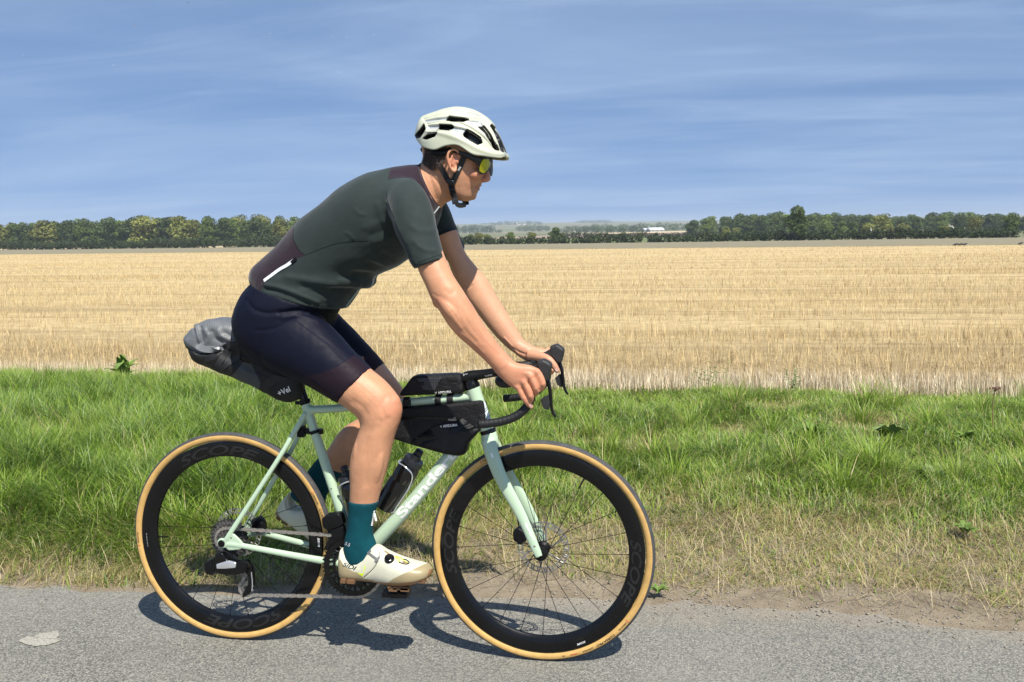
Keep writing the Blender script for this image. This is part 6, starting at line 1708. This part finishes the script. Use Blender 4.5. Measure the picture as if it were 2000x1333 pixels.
m_shoe = mat('cream_shoe', C_CREAM, 0.42, var=0.03, vs=20, bump=0.1, bs=900, masks=(('tan', C_TANS, 0.5), ('lime', (0.62, 0.80, 0.02), 0.5), ('sole', C_SOLE, 0.5)))
shoe1 = obj('shoe', me, m_shoe, rider, True, None); tag(shoe1, 'cream cycling shoe on the forward pedal')
bvsh = bvh_of(me)
shoe_parts = []
shoe_parts.append(text_on('shoe_lettering', 'SIDI', (668.6, 1105.5), (694, 1115.5), 8.6, bvsh, m_print, shoe1, 0.0005, bold=0.025, shear=0.25))
g = Geo(); l, n = hit(bvsh, 760.5, 1092, 0.002)
g.add(*tube([l - n * 0.003, l + n * 0.003, l + n * 0.005], [0.0155, 0.0145, 0.012], 24)); g.add(*tube([l + n * 0.004, l + n * 0.010], [0.0095, 0.0085], 20))
shoe_parts.append(gobj('dial', g, m_gloss, shoe1))
g = Geo(); g.add(*ribbon(bvsh, [(718, 1082), (722, 1078.5), (725, 1076)], 0.006, 0.002, 3)); g.add(*ribbon(bvsh, [(720, 1080), (729, 1087), (738, 1093)], 0.0058, 0.002, 4)); g.add(*ribbon(bvsh, [(733, 1097.5), (738, 1092), (741, 1088)], 0.007, 0.002, 3))
shoe_parts.append(gobj('buckle', g, mat('grey_buckle', (0.16, 0.16, 0.16), 0.4), shoe1))
g = Geo(); g.add(*ribbon(bvsh, [(772, 1087), (781, 1094.5), (779, 1098), (772, 1088.5), (782, 1090.5), (790, 1097), (797, 1100)], 0.0016, 0.0016, 3)); shoe_parts.append(gobj('lace', g, mat('lime_lace', (0.60, 0.75, 0.03), 0.5), shoe1))
g = Geo(); g.add(*ribbon(bvsh, [(779, 1099), (786, 1101.5), (794, 1103), (799, 1100), (793, 1094.5), (786, 1093.5)], 0.0026, 0.0018, 4)); shoe_parts.append(gobj('lace_guide', g, m_black, shoe1))
g = Geo(); g.add(*ribbon(bvsh, [(786, 1097.5), (791, 1099), (796, 1099.5)], 0.007, 0.0008, 3, off=0.0004)); g.add(*ribbon(bvsh, [(751, 1077), (756, 1080), (761, 1083.5)], 0.006, 0.0008, 3, off=0.0006)); shoe_parts.append(gobj('mesh_window', g, mat('tan_mesh', (0.26, 0.17, 0.08), 0.8), shoe1))
g = Geo(); g.add(*ribbon(bvsh, [(742.5, 1077), (739, 1094), (729, 1111), (711, 1128)], 0.0020, 0.0012, 6, off=0.0)); shoe_parts.append(gobj('strap_edge', g, m_print, shoe1))
m_gum = mat('gum_sole', (0.15, 0.078, 0.034), 0.75, var=0.15)
for x0, x1, yy in ((668, 678, 1133), (681, 695, 1134), (760, 768, 1143.5), (770, 800, 1146), (762, 778, 1149), (785, 801, 1149), (822, 832, 1133)):
    for s in (-1, 1):
        a_ = PX(x0, yy, -0.125 - 0.02); b_ = PX(x1, yy, -0.125 - 0.02); c_ = (a_ + b_) / 2; c_[1] = -0.127 + s * 0.024
        g = Geo(); g.add(*box(c_, (np.linalg.norm(b_ - a_), 0.020, 0.010), rotY(0.0)))
        shoe_parts.append(gobj('tread_lug', g, m_gum, shoe1))
# far shoe: the same shoe, mirrored and pitched toe-down
heel_n = PX(666, 1127, -0.125); heel_f = PX(543, 1001, 0.125)
ang = math.radians(33)
Rf = rotY(ang)
def to_far(V):
    V = (V - heel_n) * [1, -1, 1]; return V @ Rf.T + heel_f
shoe2 = None
for o in [shoe1] + shoe_parts:
    m2 = o.data.copy(); setverts(m2, to_far(mverts(o.data))); m2.flip_normals()
    n2 = bpy.data.objects.new(o.name.split('.')[0], m2); COL.objects.link(n2)
    n2.parent = rider if shoe2 is None else shoe2
    n2.matrix_parent_inverse = world_of(n2.parent).inverted()
    if shoe2 is None:
        shoe2 = n2; tag(n2, 'cream cycling shoe on the raised rear pedal, heel up')
# ------------------------------------------------------------------ helmet
HX = [986.6, 986, 984, 978, 964, 947, 924, 897, 873, 852, 838, 826, 819, 813.5]
HT = [304, 300, 287, 266, 242, 226, 214, 209.3, 212.5, 219, 223.5, 229, 243, 262]
HBt = [305.5, 306, 307, 309, 308, 305.5, 301, 284.5, 285, 292.5, 291, 286, 279, 272]
HW = [0.008, 0.024, 0.040, 0.053, 0.069, 0.081, 0.095, 0.103, 0.101, 0.095, 0.086, 0.072, 0.058, 0.040]
NS = 190
def helmet_ring(x, top, bot, hw, n=171, p=2.35):
    zt = PX(x, top, 0.0); zb = PX(x, bot, -hw)
    t = np.linspace(0, math.pi, n); e = 2 / p
    yy = np.cos(t); zz = np.sin(t)
    Y = -hw * np.sign(yy) * np.abs(yy) ** e
    Z = zb[2] + (zt[2] - zb[2]) * zz ** e
    # keep the outline where it appears: x follows the depth of the side
    X = zt[0] + (PX(x, bot, -hw)[0] - zt[0]) * (1 - zz ** e) * 0.85
    return np.stack([X, Y, Z], -1)
prm = catmull(np.stack([HX, HT, HBt, HW], -1), 30)
R = np.array([helmet_ring(*p_) for p_ in prm])
nr_, mr_ = R.shape[:2]
V = R.reshape(-1, 3)
F = np.array([(i * mr_ + j, i * mr_ + j + 1, (i + 1) * mr_ + j + 1, (i + 1) * mr_ + j) for i in range(nr_ - 1) for j in range(mr_ - 1)])
hm = fast_mesh('h', V, F, 4); hm.update(); Nh = mnorms(hm)
cen = PX(895, 290, 0.0)
if np.mean(np.sum(Nh * (V - cen), 1)) < 0: Nh = -Nh
Z1 = lambda L: [(780 + x / 5.554, 190 + y / 5.554) for x, y in L]
VENT = [Z1(p) for p in (
    [(508, 237), (540, 210), (700, 226), (750, 238), (690, 258), (560, 245)],
    [(420, 335), (435, 300), (560, 306), (580, 318), (530, 348), (440, 343)],
    [(702, 398), (735, 355), (800, 385), (880, 440), (892, 492), (850, 508), (770, 464), (712, 424)],
    [(865, 320), (922, 316), (985, 400), (1050, 500), (1076, 572), (1040, 562), (1000, 492), (930, 384)],
    [(1005, 300), (1060, 350), (1100, 440), (1126, 540), (1128, 590), (1108, 580), (1085, 490), (1045, 390)],
    [(262, 448), (310, 410), (402, 390), (372, 422), (290, 452)],
    [(178, 414), (225, 356), (262, 300), (276, 350), (215, 434), (182, 440)])]
REC = [Z1(p) for p in (
    [(250, 248), (400, 225), (540, 212), (515, 238), (420, 250), (288, 275)],
    [(300, 302), (432, 298), (425, 338), (400, 350), (310, 348)],
    [(535, 348), (580, 316), (700, 338), (745, 358), (705, 404), (620, 378)],
    [(740, 244), (880, 254), (918, 312), (868, 322), (790, 292)],
    [(300, 390), (420, 372), (402, 392), (310, 412)],
    [(560, 152), (760, 150), (880, 190), (990, 280), (1000, 300), (880, 205), (760, 162)])]
Q = near_px(V)
ven = np.max([poly_sd(Q, p) for p in VENT], 0) + 1.3; rec = np.max([poly_sd(Q, p) for p in REC], 0)
dep = -0.022 * smooth01(ven, -0.9, 2.2) - 0.0065 * smooth01(rec, -0.8, 1.6)
for pts in ([(262, 238), (420, 190), (560, 152), (700, 147), (880, 205), (1010, 330), (1098, 520), (1124, 590)], [(295, 290), (420, 262), (540, 250), (740, 318), (900, 425), (1015, 552)], [(312, 358), (430, 365), (590, 372), (700, 420)], [(540, 212), (720, 228), (880, 250), (990, 360), (1060, 500)]):
    dep -= 0.0045 * crease(Q, Z1(pts), 1.7)
# raised chamfer line low on the side
low = np.array([PX(x, y, -0.098)[2] for x, y in ((800, 280), (990, 300))])
dep += 0.003 * crease(Q, Z1([(300, 370), (430, 385), (590, 432), (720, 490), (850, 560), (1000, 610), (1130, 620)]), 5)
V2 = V + Nh * dep[:, None]
F2 = F
helmet = empty('cycling_helmet', PX(895, 300, 0), 'cream white vented cycling helmet with black straps on the rider\'s head', 'helmet')
hm2 = fast_mesh('helmet_shell', V2, F2, 4)
attr(hm2, 'rec', rec); attr(hm2, 'vent', ven + 0.9)
if np.mean(np.sum(mnorms(hm2) * (V2 - cen), 1)) < 0: hm2.flip_normals()
m_shell = mat('cream_shell', (0.53, 0.545, 0.415), 0.40, var=0.03, vs=14, coat=0.15, masks=(('rec', (0.44, 0.46, 0.46), 0.8), ('vent', (0.004, 0.004, 0.004), 0.7)))
shell = obj('shell', hm2, m_shell, helmet, True, None)
sm = shell.modifiers.new('t', 'SOLIDIFY'); sm.thickness = 0.009; sm.offset = -1
inner = cen + (V - cen) * 0.80 + [-0.003, 0, 0.004]
hmi = fast_mesh('helmet_liner', inner, F, 4)
if np.mean(np.sum(mnorms(hmi) * (inner - cen), 1)) < 0: hmi.flip_normals()
liner = obj('liner', hmi, mat('black_foam', (0.004, 0.004, 0.004), 0.9, var=0.3), helmet, True, None)
sm = liner.modifiers.new('t', 'SOLIDIFY'); sm.thickness = 0.012; sm.offset = -1
bvhm = bvh_of(hm2)
m_faint = mat('faint_grey_print', (0.50, 0.51, 0.48), 0.4, var=0.03)
text_on('shell_lettering', 'MET', (938, 258), (952, 275), 6, bvhm, m_faint, shell, 0.0005, bold=0.03)
text_on('shell_lettering', 'MET TRENTA', (836, 257.5), (858, 258.5), 3, bvhm, m_faint, shell, 0.0005)
g = Geo(); g.add(*ball(PX(826.5, 293, 0.0), (0.007, 0.020, 0.008))); g.add(*tube([PX(829, 291, -0.05), PX(827, 293, 0), PX(829, 291, 0.05)], [0.005, 0.007, 0.005], 10, 4, flat=0.5)); gobj('fit_dial', g, m_black, helmet)
g = Geo(); g.add(*tube([PX(832, 292, -0.04), PX(845, 297, -0.072), PX(870, 297, -0.083), PX(880, 290, -0.085)], [0.006, 0.009, 0.008, 0.005], 10, 5, flat=0.4)); gobj('cradle', g, m_black, helmet)
m_strap = mat('webbing', (0.008, 0.008, 0.0085), 0.6, var=0.25, bump=0.4, bs=1400)
def strap_near(pts, w, Y, th=0.0016):
    P = catmull(np.array(pts, float), 5); L = []; NN = []
    for x, y in P:
        l, n = hit(bvb, x, y, 0.003)
        q_ = PX(x, y, Y)
        if l is None or l[1] > Y + 0.02: l, n = q_, np.array([0, -1.0, 0])
        L.append(l); NN.append(unit(n + np.array([0, -0.6, 0])))
    L = np.array(L)
    for _ in range(4): L[1:-1] = 0.25 * L[:-2] + 0.5 * L[1:-1] + 0.25 * L[2:]
    return strip(L, np.array(NN), w, th)
for pts, w_ in (([(847, 300), (858, 320), (868, 338), (878, 356)], 0.0165), ([(907.5, 305), (901, 320), (893, 338), (885, 356)], 0.0160), ([(882, 360), (885, 374), (888, 388), (890, 399)], 0.0190)):
    V_, F_ = strap_near(pts, w_, -0.075 if w_ < 0.018 else -0.066)
    g = Geo(); g.add(V_, F_); gobj('strap', g, m_strap, helmet)
    g = Geo(); g.add(V_ * [1, -1, 1], [f[::-1] for f in F_]); gobj('strap', g, m_strap, helmet)
g = Geo(); a_ = PX(890, 398, -0.062)
g.add(*tube([a_, a_ + [-0.002, 0.03, -0.003], a_ * [1, 0, 1] + [-0.003, 0, -0.004], a_ * [1, -1, 1] + [-0.002, -0.03, -0.003], a_ * [1, -1, 1]], 0.0075, 10, 5, flat=0.3)); gobj('chin_strap', g, m_strap, helmet)
g = Geo()
for s in (-1, 1):
    g.add(*pillow([(870, 352), (877, 350), (886, 353), (890, 359), (885, 364), (877, 362)], s * 0.076, 0.005, 0.002, 0.003, Ysil=-0.076))
    g.add(*pillow([(876.5, 368.5), (889, 369), (889, 372.5), (876.5, 372)], s * 0.071, 0.003, 0.001, 0.002, Ysil=-0.071))
gobj('strap_clip', g, m_gloss, helmet)
g = Geo()
V_, F_ = strap_near([(896, 329), (899, 331)], 0.013, -0.075); g.add(V_, F_); gobj('strap_keeper', g, m_silver, helmet)

# ------------------------------------------------------------------ sunglasses
glasses = empty('sunglasses', PX(945, 318, 0), 'black wraparound sunglasses with yellow mirrored lenses on the rider', 'sunglasses')
def lensY(x):      # depth of the wrap at a pixel column
    return -np.interp(x, [930, 937, 943, 950, 956, 960], [0.0725, 0.067, 0.058, 0.043, 0.024, 0.006])
def wrap_patch(poly, out=0.0, th=0.002, n=22):
    poly = np.array(poly, float); x0, y0 = poly.min(0); x1, y1 = poly.max(0)
    P = resample(poly, 0.8)
    c = P.mean(0); rings = [c + (P - c) * s for s in np.linspace(1, 0.02, 8)]
    T = []; B = []
    for rg in rings:
        T.append([PX(x, y, lensY(x) - out) for x, y in rg]); B.append([PX(x, y, lensY(x) - out) + np.array([-0.3, 1, 0]) * th for x, y in rg])
    R_ = T[::-1] + B
    return loft(np.array(R_), True)
LENS = [(943.5, 312), (950, 311.3), (956.5, 312.5), (958.3, 318), (956.5, 325), (953, 331.5), (946.5, 338.5), (941, 338), (936.4, 334.5), (936.5, 328), (939, 320)]
FR = [(940, 307), (950, 307), (960, 309), (960.3, 319), (958, 327), (954, 334), (947, 341), (940, 340.5), (934.6, 336), (934.5, 327), (936.5, 318)]
m_frame = mat('black_plastic', (0.006, 0.006, 0.0065), 0.35, var=0.15)
m_lens, t, b = _pr('yellow_mirror_lens')
c = mixc(t, mrange(t, noise(t, 90, 3), 0.35, 0.65), (0.62, 0.45, 0.008), (0.40, 0.34, 0.008)); t.links.new(c, b.inputs['Base Color']); b.inputs['Metallic'].default_value = 0.75; b.inputs['Roughness'].default_value = 0.12
for s in (-1, 1):
    V_, F_ = wrap_patch(FR, 0.0, 0.004); V_ = V_ if s < 0 else V_ * [1, -1, 1]
    g = Geo(); g.add(V_, F_ if s < 0 else [f[::-1] for f in F_]); gobj('frame', g, m_frame, glasses)
    V_, F_ = wrap_patch(LENS, 0.0018, 0.002); V_ = V_ if s < 0 else V_ * [1, -1, 1]
    g = Geo(); g.add(V_, F_ if s < 0 else [f[::-1] for f in F_]); gobj('lens', g, m_lens, glasses)
    tp = [PX(938, 318, -0.0695), PX(926, 310.5, -0.0785), PX(911, 304, -0.083), PX(896, 298.5, -0.083), PX(884, 294, -0.080)]
    tp = [p_ if s < 0 else p_ * [1, -1, 1] for p_ in tp]
    g = Geo(); g.add(*rtube(tp, [(0.0105, 0.0028), (0.0085, 0.0026), (0.0072, 0.0022), (0.0058, 0.0020), (0.004, 0.0016)], 12, 5)); gobj('temple_arm', g, m_frame, glasses)

# ------------------------------------------------------------------ bags
def canvas(name, col, rough=0.55, grid=0.0, gcol=None, wr=0.6):
    m, t, b = _pr(name)
    c = mixc(t, mrange(t, noise(t, 30, 4), 0.3, 0.7), dark(col, 0.75), dark(col, 1.25))
    t.links.new(c, b.inputs['Base Color']); b.inputs['Roughness'].default_value = rough; b.inputs['Specular IOR Level'].default_value = 0.28
    wv = noise(t, 1300, 2); lg = noise(t, 45, 3, dist=0.8)
    mm = N(t, 'ShaderNodeMath', operation='MULTIPLY_ADD'); t.links.new(lg, mm.inputs[0]); mm.inputs[1].default_value = 4.0; t.links.new(wv, mm.inputs[2])
    bumpn(t, b, mm.outputs[0], wr, 0.002)
    return m
m_bag = canvas('black_bag_fabric', (0.008, 0.008, 0.009), 0.42)
m_bag2 = canvas('black_bag_panel', (0.014, 0.0145, 0.0165), 0.38)
def ripstop(name, col, gcol, cell):
    m, t, b = _pr(name)
    tcn = N(t, 'ShaderNodeTexCoord')
    br = N(t, 'ShaderNodeTexBrick'); br.offset = 0.0; br.squash = 1.0
    mp = N(t, 'ShaderNodeMapping'); mp.inputs['Rotation'].default_value = (math.pi / 2, 0, 0); t.links.new(tcn.outputs['Object'], mp.inputs[0]); t.links.new(mp.outputs[0], br.inputs['Vector'])
    br.inputs['Scale'].default_value = 1.0; br.inputs['Brick Width'].default_value = cell; br.inputs['Row Height'].default_value = cell; br.inputs['Mortar Size'].default_value = cell * 0.09
    br.inputs['Color1'].default_value = (*col, 1); br.inputs['Color2'].default_value = (*dark(col, 0.8), 1); br.inputs['Mortar'].default_value = (*gcol, 1)
    t.links.new(br.outputs['Color'], b.inputs['Base Color']); b.inputs['Roughness'].default_value = 0.5
    bumpn(t, b, noise(t, 60, 3, dist=0.6), 0.3, 0.002)
    return m
def decal_poly(name, poly, bvh, m, parent, off=0.0008, step=5.0):
    """flat patch sewn on a surface: a grid of photo points inside the polygon"""
    poly = np.array(poly, float); P = resample(poly, step)
    c = P.mean(0); rings = [c + (P - c) * s for s in np.linspace(1, 0.04, 7)]
    L = []
    for rg in rings:
        row = []
        for x, y in rg:
            l, n = hit(bvh, x, y, off)
            if l is None: return None
            row.append(l)
        L.append(row)
    V_, F_ = loft(np.array(L), True)
    return obj(name, mesh_from(V_, F_), m, parent, True, None)

def bag(name, poly, Yc, hw, r, m, label, wfun=None, Ysil=None, noise_amp=0.004, voxel=0.004, it=6, soft=2):
    V_, F_ = pillow(poly, Yc, hw, r, 0.006, wfun, Ysil, 6, soft)
    me = remesh(V_, F_, voxel, it)
    V_ = mverts(me); V_ = V_ + mnorms(me) * (noise_amp * (vnoise3(V_, 28) - 0.5) + noise_amp * 0.4 * (vnoise3(V_, 75) - 0.5))[:, None]; setverts(me, V_)
    root = empty(name, (V_[:, 0].mean(), Yc, V_[:, 2].min()), label, 'bag')
    b_ = obj('bag_body', me, m, root, True, None)
    return root, b_, bvh_of(me), me
# top tube bag
root, tb, bvt, me_tb = bag('top_tube_bag', [(777, 774), (789, 756), (804, 735.5), (812, 733.5), (896, 731), (901.5, 736), (907, 765), (904, 769.5), (850, 771.5)], 0.0, 0.026, 0.010, m_bag, 'small black pouch strapped on top of the bicycle\'s top tube behind the stem', Ysil=-0.02)
decal_poly('grid_panel', [(813, 739), (864, 737), (850, 764), (826, 764)], bvt, ripstop('ripstop_small', (0.010, 0.010, 0.012), (0.05, 0.052, 0.06), 0.0075), tb)
text_on('bag_lettering', 'APIDURA', (855.5, 769.4), (882, 767.2), 4.4, bvt, m_white, tb, 0.002, bold=0.022)
text_on('bag_emblem', 'V', (849.5, 769.3), (853.5, 769), 3.4, bvt, m_white, tb, 0.002, bold=0.03)
for x in (795, 857.5, 881):
    g = Geo()
    ys0 = 786 - (x - 805) * 0.09
    w_ = 0.018 if x < 800 else 0.019
    c_ = PX(x, ys0, 0.0); rr_ = 0.0166
    t_ = np.linspace(0, 2 * np.pi, 24, endpoint=False)
    for k_ in range(24):
        a0, a1 = t_[k_], t_[(k_ + 1) % 24]
    ringA = [np.stack([np.full(24, c_[0] + dx_), c_[1] + np.sin(t_) * q_, c_[2] + np.cos(t_) * q_], -1) for dx_, q_ in ((-w_ / 2, rr_ - 0.001), (-w_ / 2, rr_ + 0.0012), (w_ / 2, rr_ + 0.0012), (w_ / 2, rr_ - 0.001))]
    g.add(*loft(ringA, False, True))
    if x < 800: g.add(*box(PX(x, 787, -0.018), (0.022, 0.007, 0.020)))
    gobj('strap', g, m_strap, root)
# frame bag
root, fb, bvfb, me_fb = bag('frame_bag', [(716, 805), (785, 798.5), (860, 791), (941, 782), (944, 790), (949.5, 821), (938, 841), (913, 868), (909, 888), (893, 892), (866, 887.5), (812, 871.5), (770, 858.5), (736, 846), (722, 830)], 0.0, 0.029, 0.008, m_bag, 'large black wedge-shaped bag hung inside the bicycle frame below the top tube', Ysil=-0.022)
decal_poly('lower_panel', [(800, 864), (850, 830), (905, 818), (935, 840), (912, 865), (906, 884), (892, 888), (860, 882)], bvfb, m_bag2, fb, 0.0005)
g = Geo(); g.add(*ribbon(bvfb, [(775, 818), (820, 817), (860, 817), (898, 819)], 0.006, 0.002, 5)); gobj('bag_zip', g, m_gloss, fb)
g = Geo(); g.add(*ribbon(bvfb, [(876, 820), (882, 820), (892, 820)], 0.0065, 0.004, 3)); g.add(*ribbon(bvfb, [(886, 816.5), (891, 816)], 0.004, 0.004, 2)); gobj('zip_pull', g, m_darksteel, fb)
text_on('bag_lettering', 'APIDURA', (866, 835), (894, 832.2), 4.8, bvfb, m_white, fb, 0.0028, bold=0.022)
text_on('bag_emblem', 'V', (860, 835.3), (864, 835), 3.8, bvfb, m_white, fb, 0.0028, bold=0.03)
# saddle bag
SB = [(360.5, 660), (366, 654), (378, 640), (392, 630), (410, 623), (426, 622.5), (440, 625.5), (474, 637), (520, 660), (560, 690), (584, 735), (587, 775), (580, 782), (567, 788), (552, 788), (537, 781.5), (509, 765), (455, 738), (431, 729), (416, 722), (391, 711), (378, 702), (370, 685)]
x0_, x1_ = PX(360, 700, 0)[0], PX(587, 700, 0)[0]
def sbw(x, z):
    t = np.clip((x - x0_) / (x1_ - x0_), 0, 1); return np.interp(t, [0, 0.06, 0.2, 0.5, 0.8, 1.0], [0.75, 0.95, 1.0, 0.85, 0.5, 0.34])
root, sb, bvsb, me_sb = bag('saddle_bag', SB, 0.0, 0.078, 0.045, m_bag, 'grey and black roll-top seat pack hanging behind the bicycle saddle', sbw, Ysil=-0.03, noise_amp=0.008, it=8)
V_ = mverts(me_sb); Q_ = PROJ(V_); D_ = np.zeros(len(V_)); ns = V_[:, 1] < 0
for pts, wp, amp in (([(383, 637), (384, 650), (388, 664)], 4, 0.006), ([(391, 640), (392, 655), (396, 668)], 4, -0.006), ([(400, 644), (408, 660), (402, 672)], 4, 0.005), ([(414, 648), (420, 662), (432, 668)], 4, -0.006), ([(426, 645), (432, 656), (448, 664)], 4, 0.005), ([(440, 650), (455, 660), (466, 664)], 4, -0.004), ([(369, 682), (390, 690), (415, 688), (440, 680)], 3.5, -0.010), ([(378, 640), (384, 660), (386, 674)], 3, -0.005), ([(405, 708), (420, 700), (430, 690)], 5, 0.004)):
    D_ += amp * crease(Q_, pts, wp) * ns
setverts(me_sb, V_ + mnorms(me_sb) * D_[:, None])
bvsb = bvh_of(me_sb)
V_ = mverts(me_sb); Q_ = near_px(V_)
top_ = poly_sd(Q_, [(340, 600), (480, 600), (476, 648), (472, 672), (450, 675), (425, 688), (390, 690), (372, 682), (355, 670)])
dot_ = poly_sd(Q_, [(452, 736), (484, 698), (511, 752), (503, 762)])
attr(me_sb, 'top', top_); attr(me_sb, 'dots', dot_)
m_sb, t, b = _pr('seat_pack_fabric')
c0 = mixc(t, mrange(t, noise(t, 30, 4), 0.3, 0.7), (0.009, 0.009, 0.009), (0.017, 0.017, 0.017))
gb = mixc(t, mrange(t, noise(t, 24, 4), 0.3, 0.7), (0.125, 0.135, 0.145), (0.17, 0.18, 0.19))
def dots(t, cell, thr):
    tcn = N(t, 'ShaderNodeTexCoord'); vo = N(t, 'ShaderNodeTexVoronoi'); vo.inputs['Scale'].default_value = 1 / cell; vo.inputs['Randomness'].default_value = 0.0
    mp = N(t, 'ShaderNodeMapping'); mp.inputs['Scale'].default_value = (1, 0, 1); mp.inputs['Rotation'].default_value = (0, 0.4, 0); t.links.new(tcn.outputs['Object'], mp.inputs[0]); t.links.new(mp.outputs[0], vo.inputs['Vector'])
    return mrange(t, vo.outputs['Distance'], thr - 0.08, thr + 0.08)
gb = mixc(t, dots(t, 0.0050, 0.33), (0.08, 0.085, 0.09), gb)
c = mixc(t, mrange(t, attrn(t, 'top'), -1, 1), c0, gb)
pd_ = mixc(t, dots(t, 0.0045, 0.35), (0.02, 0.021, 0.022), (0.08, 0.087, 0.087))
c = mixc(t, mrange(t, attrn(t, 'dots'), -0.5, 0.5), c, pd_)
t.links.new(c, b.inputs['Base Color']); b.inputs['Roughness'].default_value = 0.45; b.inputs['Specular IOR Level'].default_value = 0.28
bumpn(t, b, noise(t, 50, 3, dist=0.8), 0.4, 0.003)
me_sb.materials.clear(); me_sb.materials.append(m_sb)
text_on('bag_lettering', '+Vel', (545, 774), (568, 764), 10.5, bvsb, m_white, sb, 0.0015, bold=0.022)
for pts, w_ in (([(446, 676), (441, 690), (430, 706), (424, 722)], 0.019), ([(446, 675), (460, 671), (474, 669)], 0.015), ([(430, 722), (446, 710), (462, 700), (473, 692)], 0.016), ([(436, 676), (447, 674)], 0.012), ([(454, 686), (444, 704), (434, 722)], 0.009)):
    g = Geo(); g.add(*ribbon(bvsb, pts, w_, 0.003, 5, off=0.002)); gobj('strap', g, m_strap, root)
g = Geo(); g.add(*ribbon(bvsb, [(386, 676), (396, 681), (408, 683), (418, 682)], 0.020, 0.004, 5, off=0.002)); gobj('roll_strap', g, mat('grey_webbing', (0.17, 0.18, 0.19), 0.6, bump=0.3, bs=900), root)
m_buckle = mat('grey_buckle_plastic', (0.15, 0.165, 0.175), 0.32, var=0.1)
g = Geo(); g.add(*ribbon(bvsb, [(418, 682), (428, 681), (437, 680)], 0.017, 0.009, 3, off=0.003)); gobj('buckle', g, m_buckle, root)
g = Geo(); g.add(*ribbon(bvsb, [(476, 690), (484, 682), (490, 674)], [0.012, 0.015, 0.018], 0.009, 3, off=0.003)); gobj('buckle', g, m_buckle, root)
g = Geo(); g.add(*ribbon(bvsb, [(470, 686), (475, 694), (482, 699)], 0.007, 0.008, 3, off=0.003)); gobj('strap_slider', g, m_black, root)
g = Geo(); g.add(*ribbon(bvsb, [(513, 758), (530, 745), (552, 735), (585, 728)], 0.026, 0.003, 5, off=0.001)); gobj('seat_post_strap', g, m_strap, root)

# ------------------------------------------------------------------ bottles
m_bottle = mat('black_bottle', (0.003, 0.003, 0.0035), 0.20, var=0.2, coat=0.2)
m_lid = mat('bottle_lid', (0.012, 0.013, 0.017), 0.42, var=0.15)
def bottle(A, ax, label, scale=1.0):
    root = empty('water_bottle', A, label, 'bottle')
    def L(pr):
        g = Geo(); P = [A + ax * z for z, r in pr]
        R_, u = [], unit(np.cross(ax, [0, 1.0, 0])); v = np.cross(ax, u)
        for z, r in pr: R_.append(sring(A + ax * z * scale, u * r * scale, v * r * scale, 36))
        g.add(*loft(R_)); return g
    gobj('bottle_body', L([(0.0, 0.030), (0.003, 0.0335), (0.05, 0.0355), (0.098, 0.0355), (0.103, 0.0335), (0.110, 0.0335), (0.115, 0.0355), (0.150, 0.0350), (0.160, 0.0320), (0.168, 0.0280)]), m_bottle, root, True, 0.5)
    lid = gobj('bottle_lid', L([(0.166, 0.0305), (0.168, 0.0320), (0.182, 0.0320), (0.186, 0.0305), (0.188, 0.0300), (0.189, 0.0165), (0.203, 0.0150), (0.204, 0.0125)]), m_lid, root, True, 0.5)
    gobj('nozzle', L([(0.203, 0.0105), (0.208, 0.0105), (0.209, 0.0135), (0.219, 0.0130), (0.222, 0.0095)]), m_lid, lid, True, 0.5)
    return root
a0 = PX(749.5, 990.5, 0); a1 = PX(801.5, 910, 0)
ax1 = unit(a1 - a0)
bottle(a0, ax1, 'black water bottle caged on the bicycle\'s down tube')
nrm1 = unit(np.cross(ax1, [0, 1.0, 0]));  nrm1 = nrm1 if nrm1[2] > 0 else -nrm1
cage(a0 + ax1 * 0.03 - nrm1 * 0.0385, a0 + ax1 * 0.15 - nrm1 * 0.0385, nrm1)
ax2 = unit(st_top - BB); nrm2 = np.array([ax2[2], 0, -ax2[0]])
b0 = BB + ax2 * 0.095 + nrm2 * 0.056
bottle(b0, ax2, 'black water bottle caged on the bicycle\'s seat tube behind the rider\'s shin', 0.94)
cage(b0 + ax2 * 0.03 - nrm2 * 0.0385, b0 + ax2 * 0.15 - nrm2 * 0.0385, nrm2)
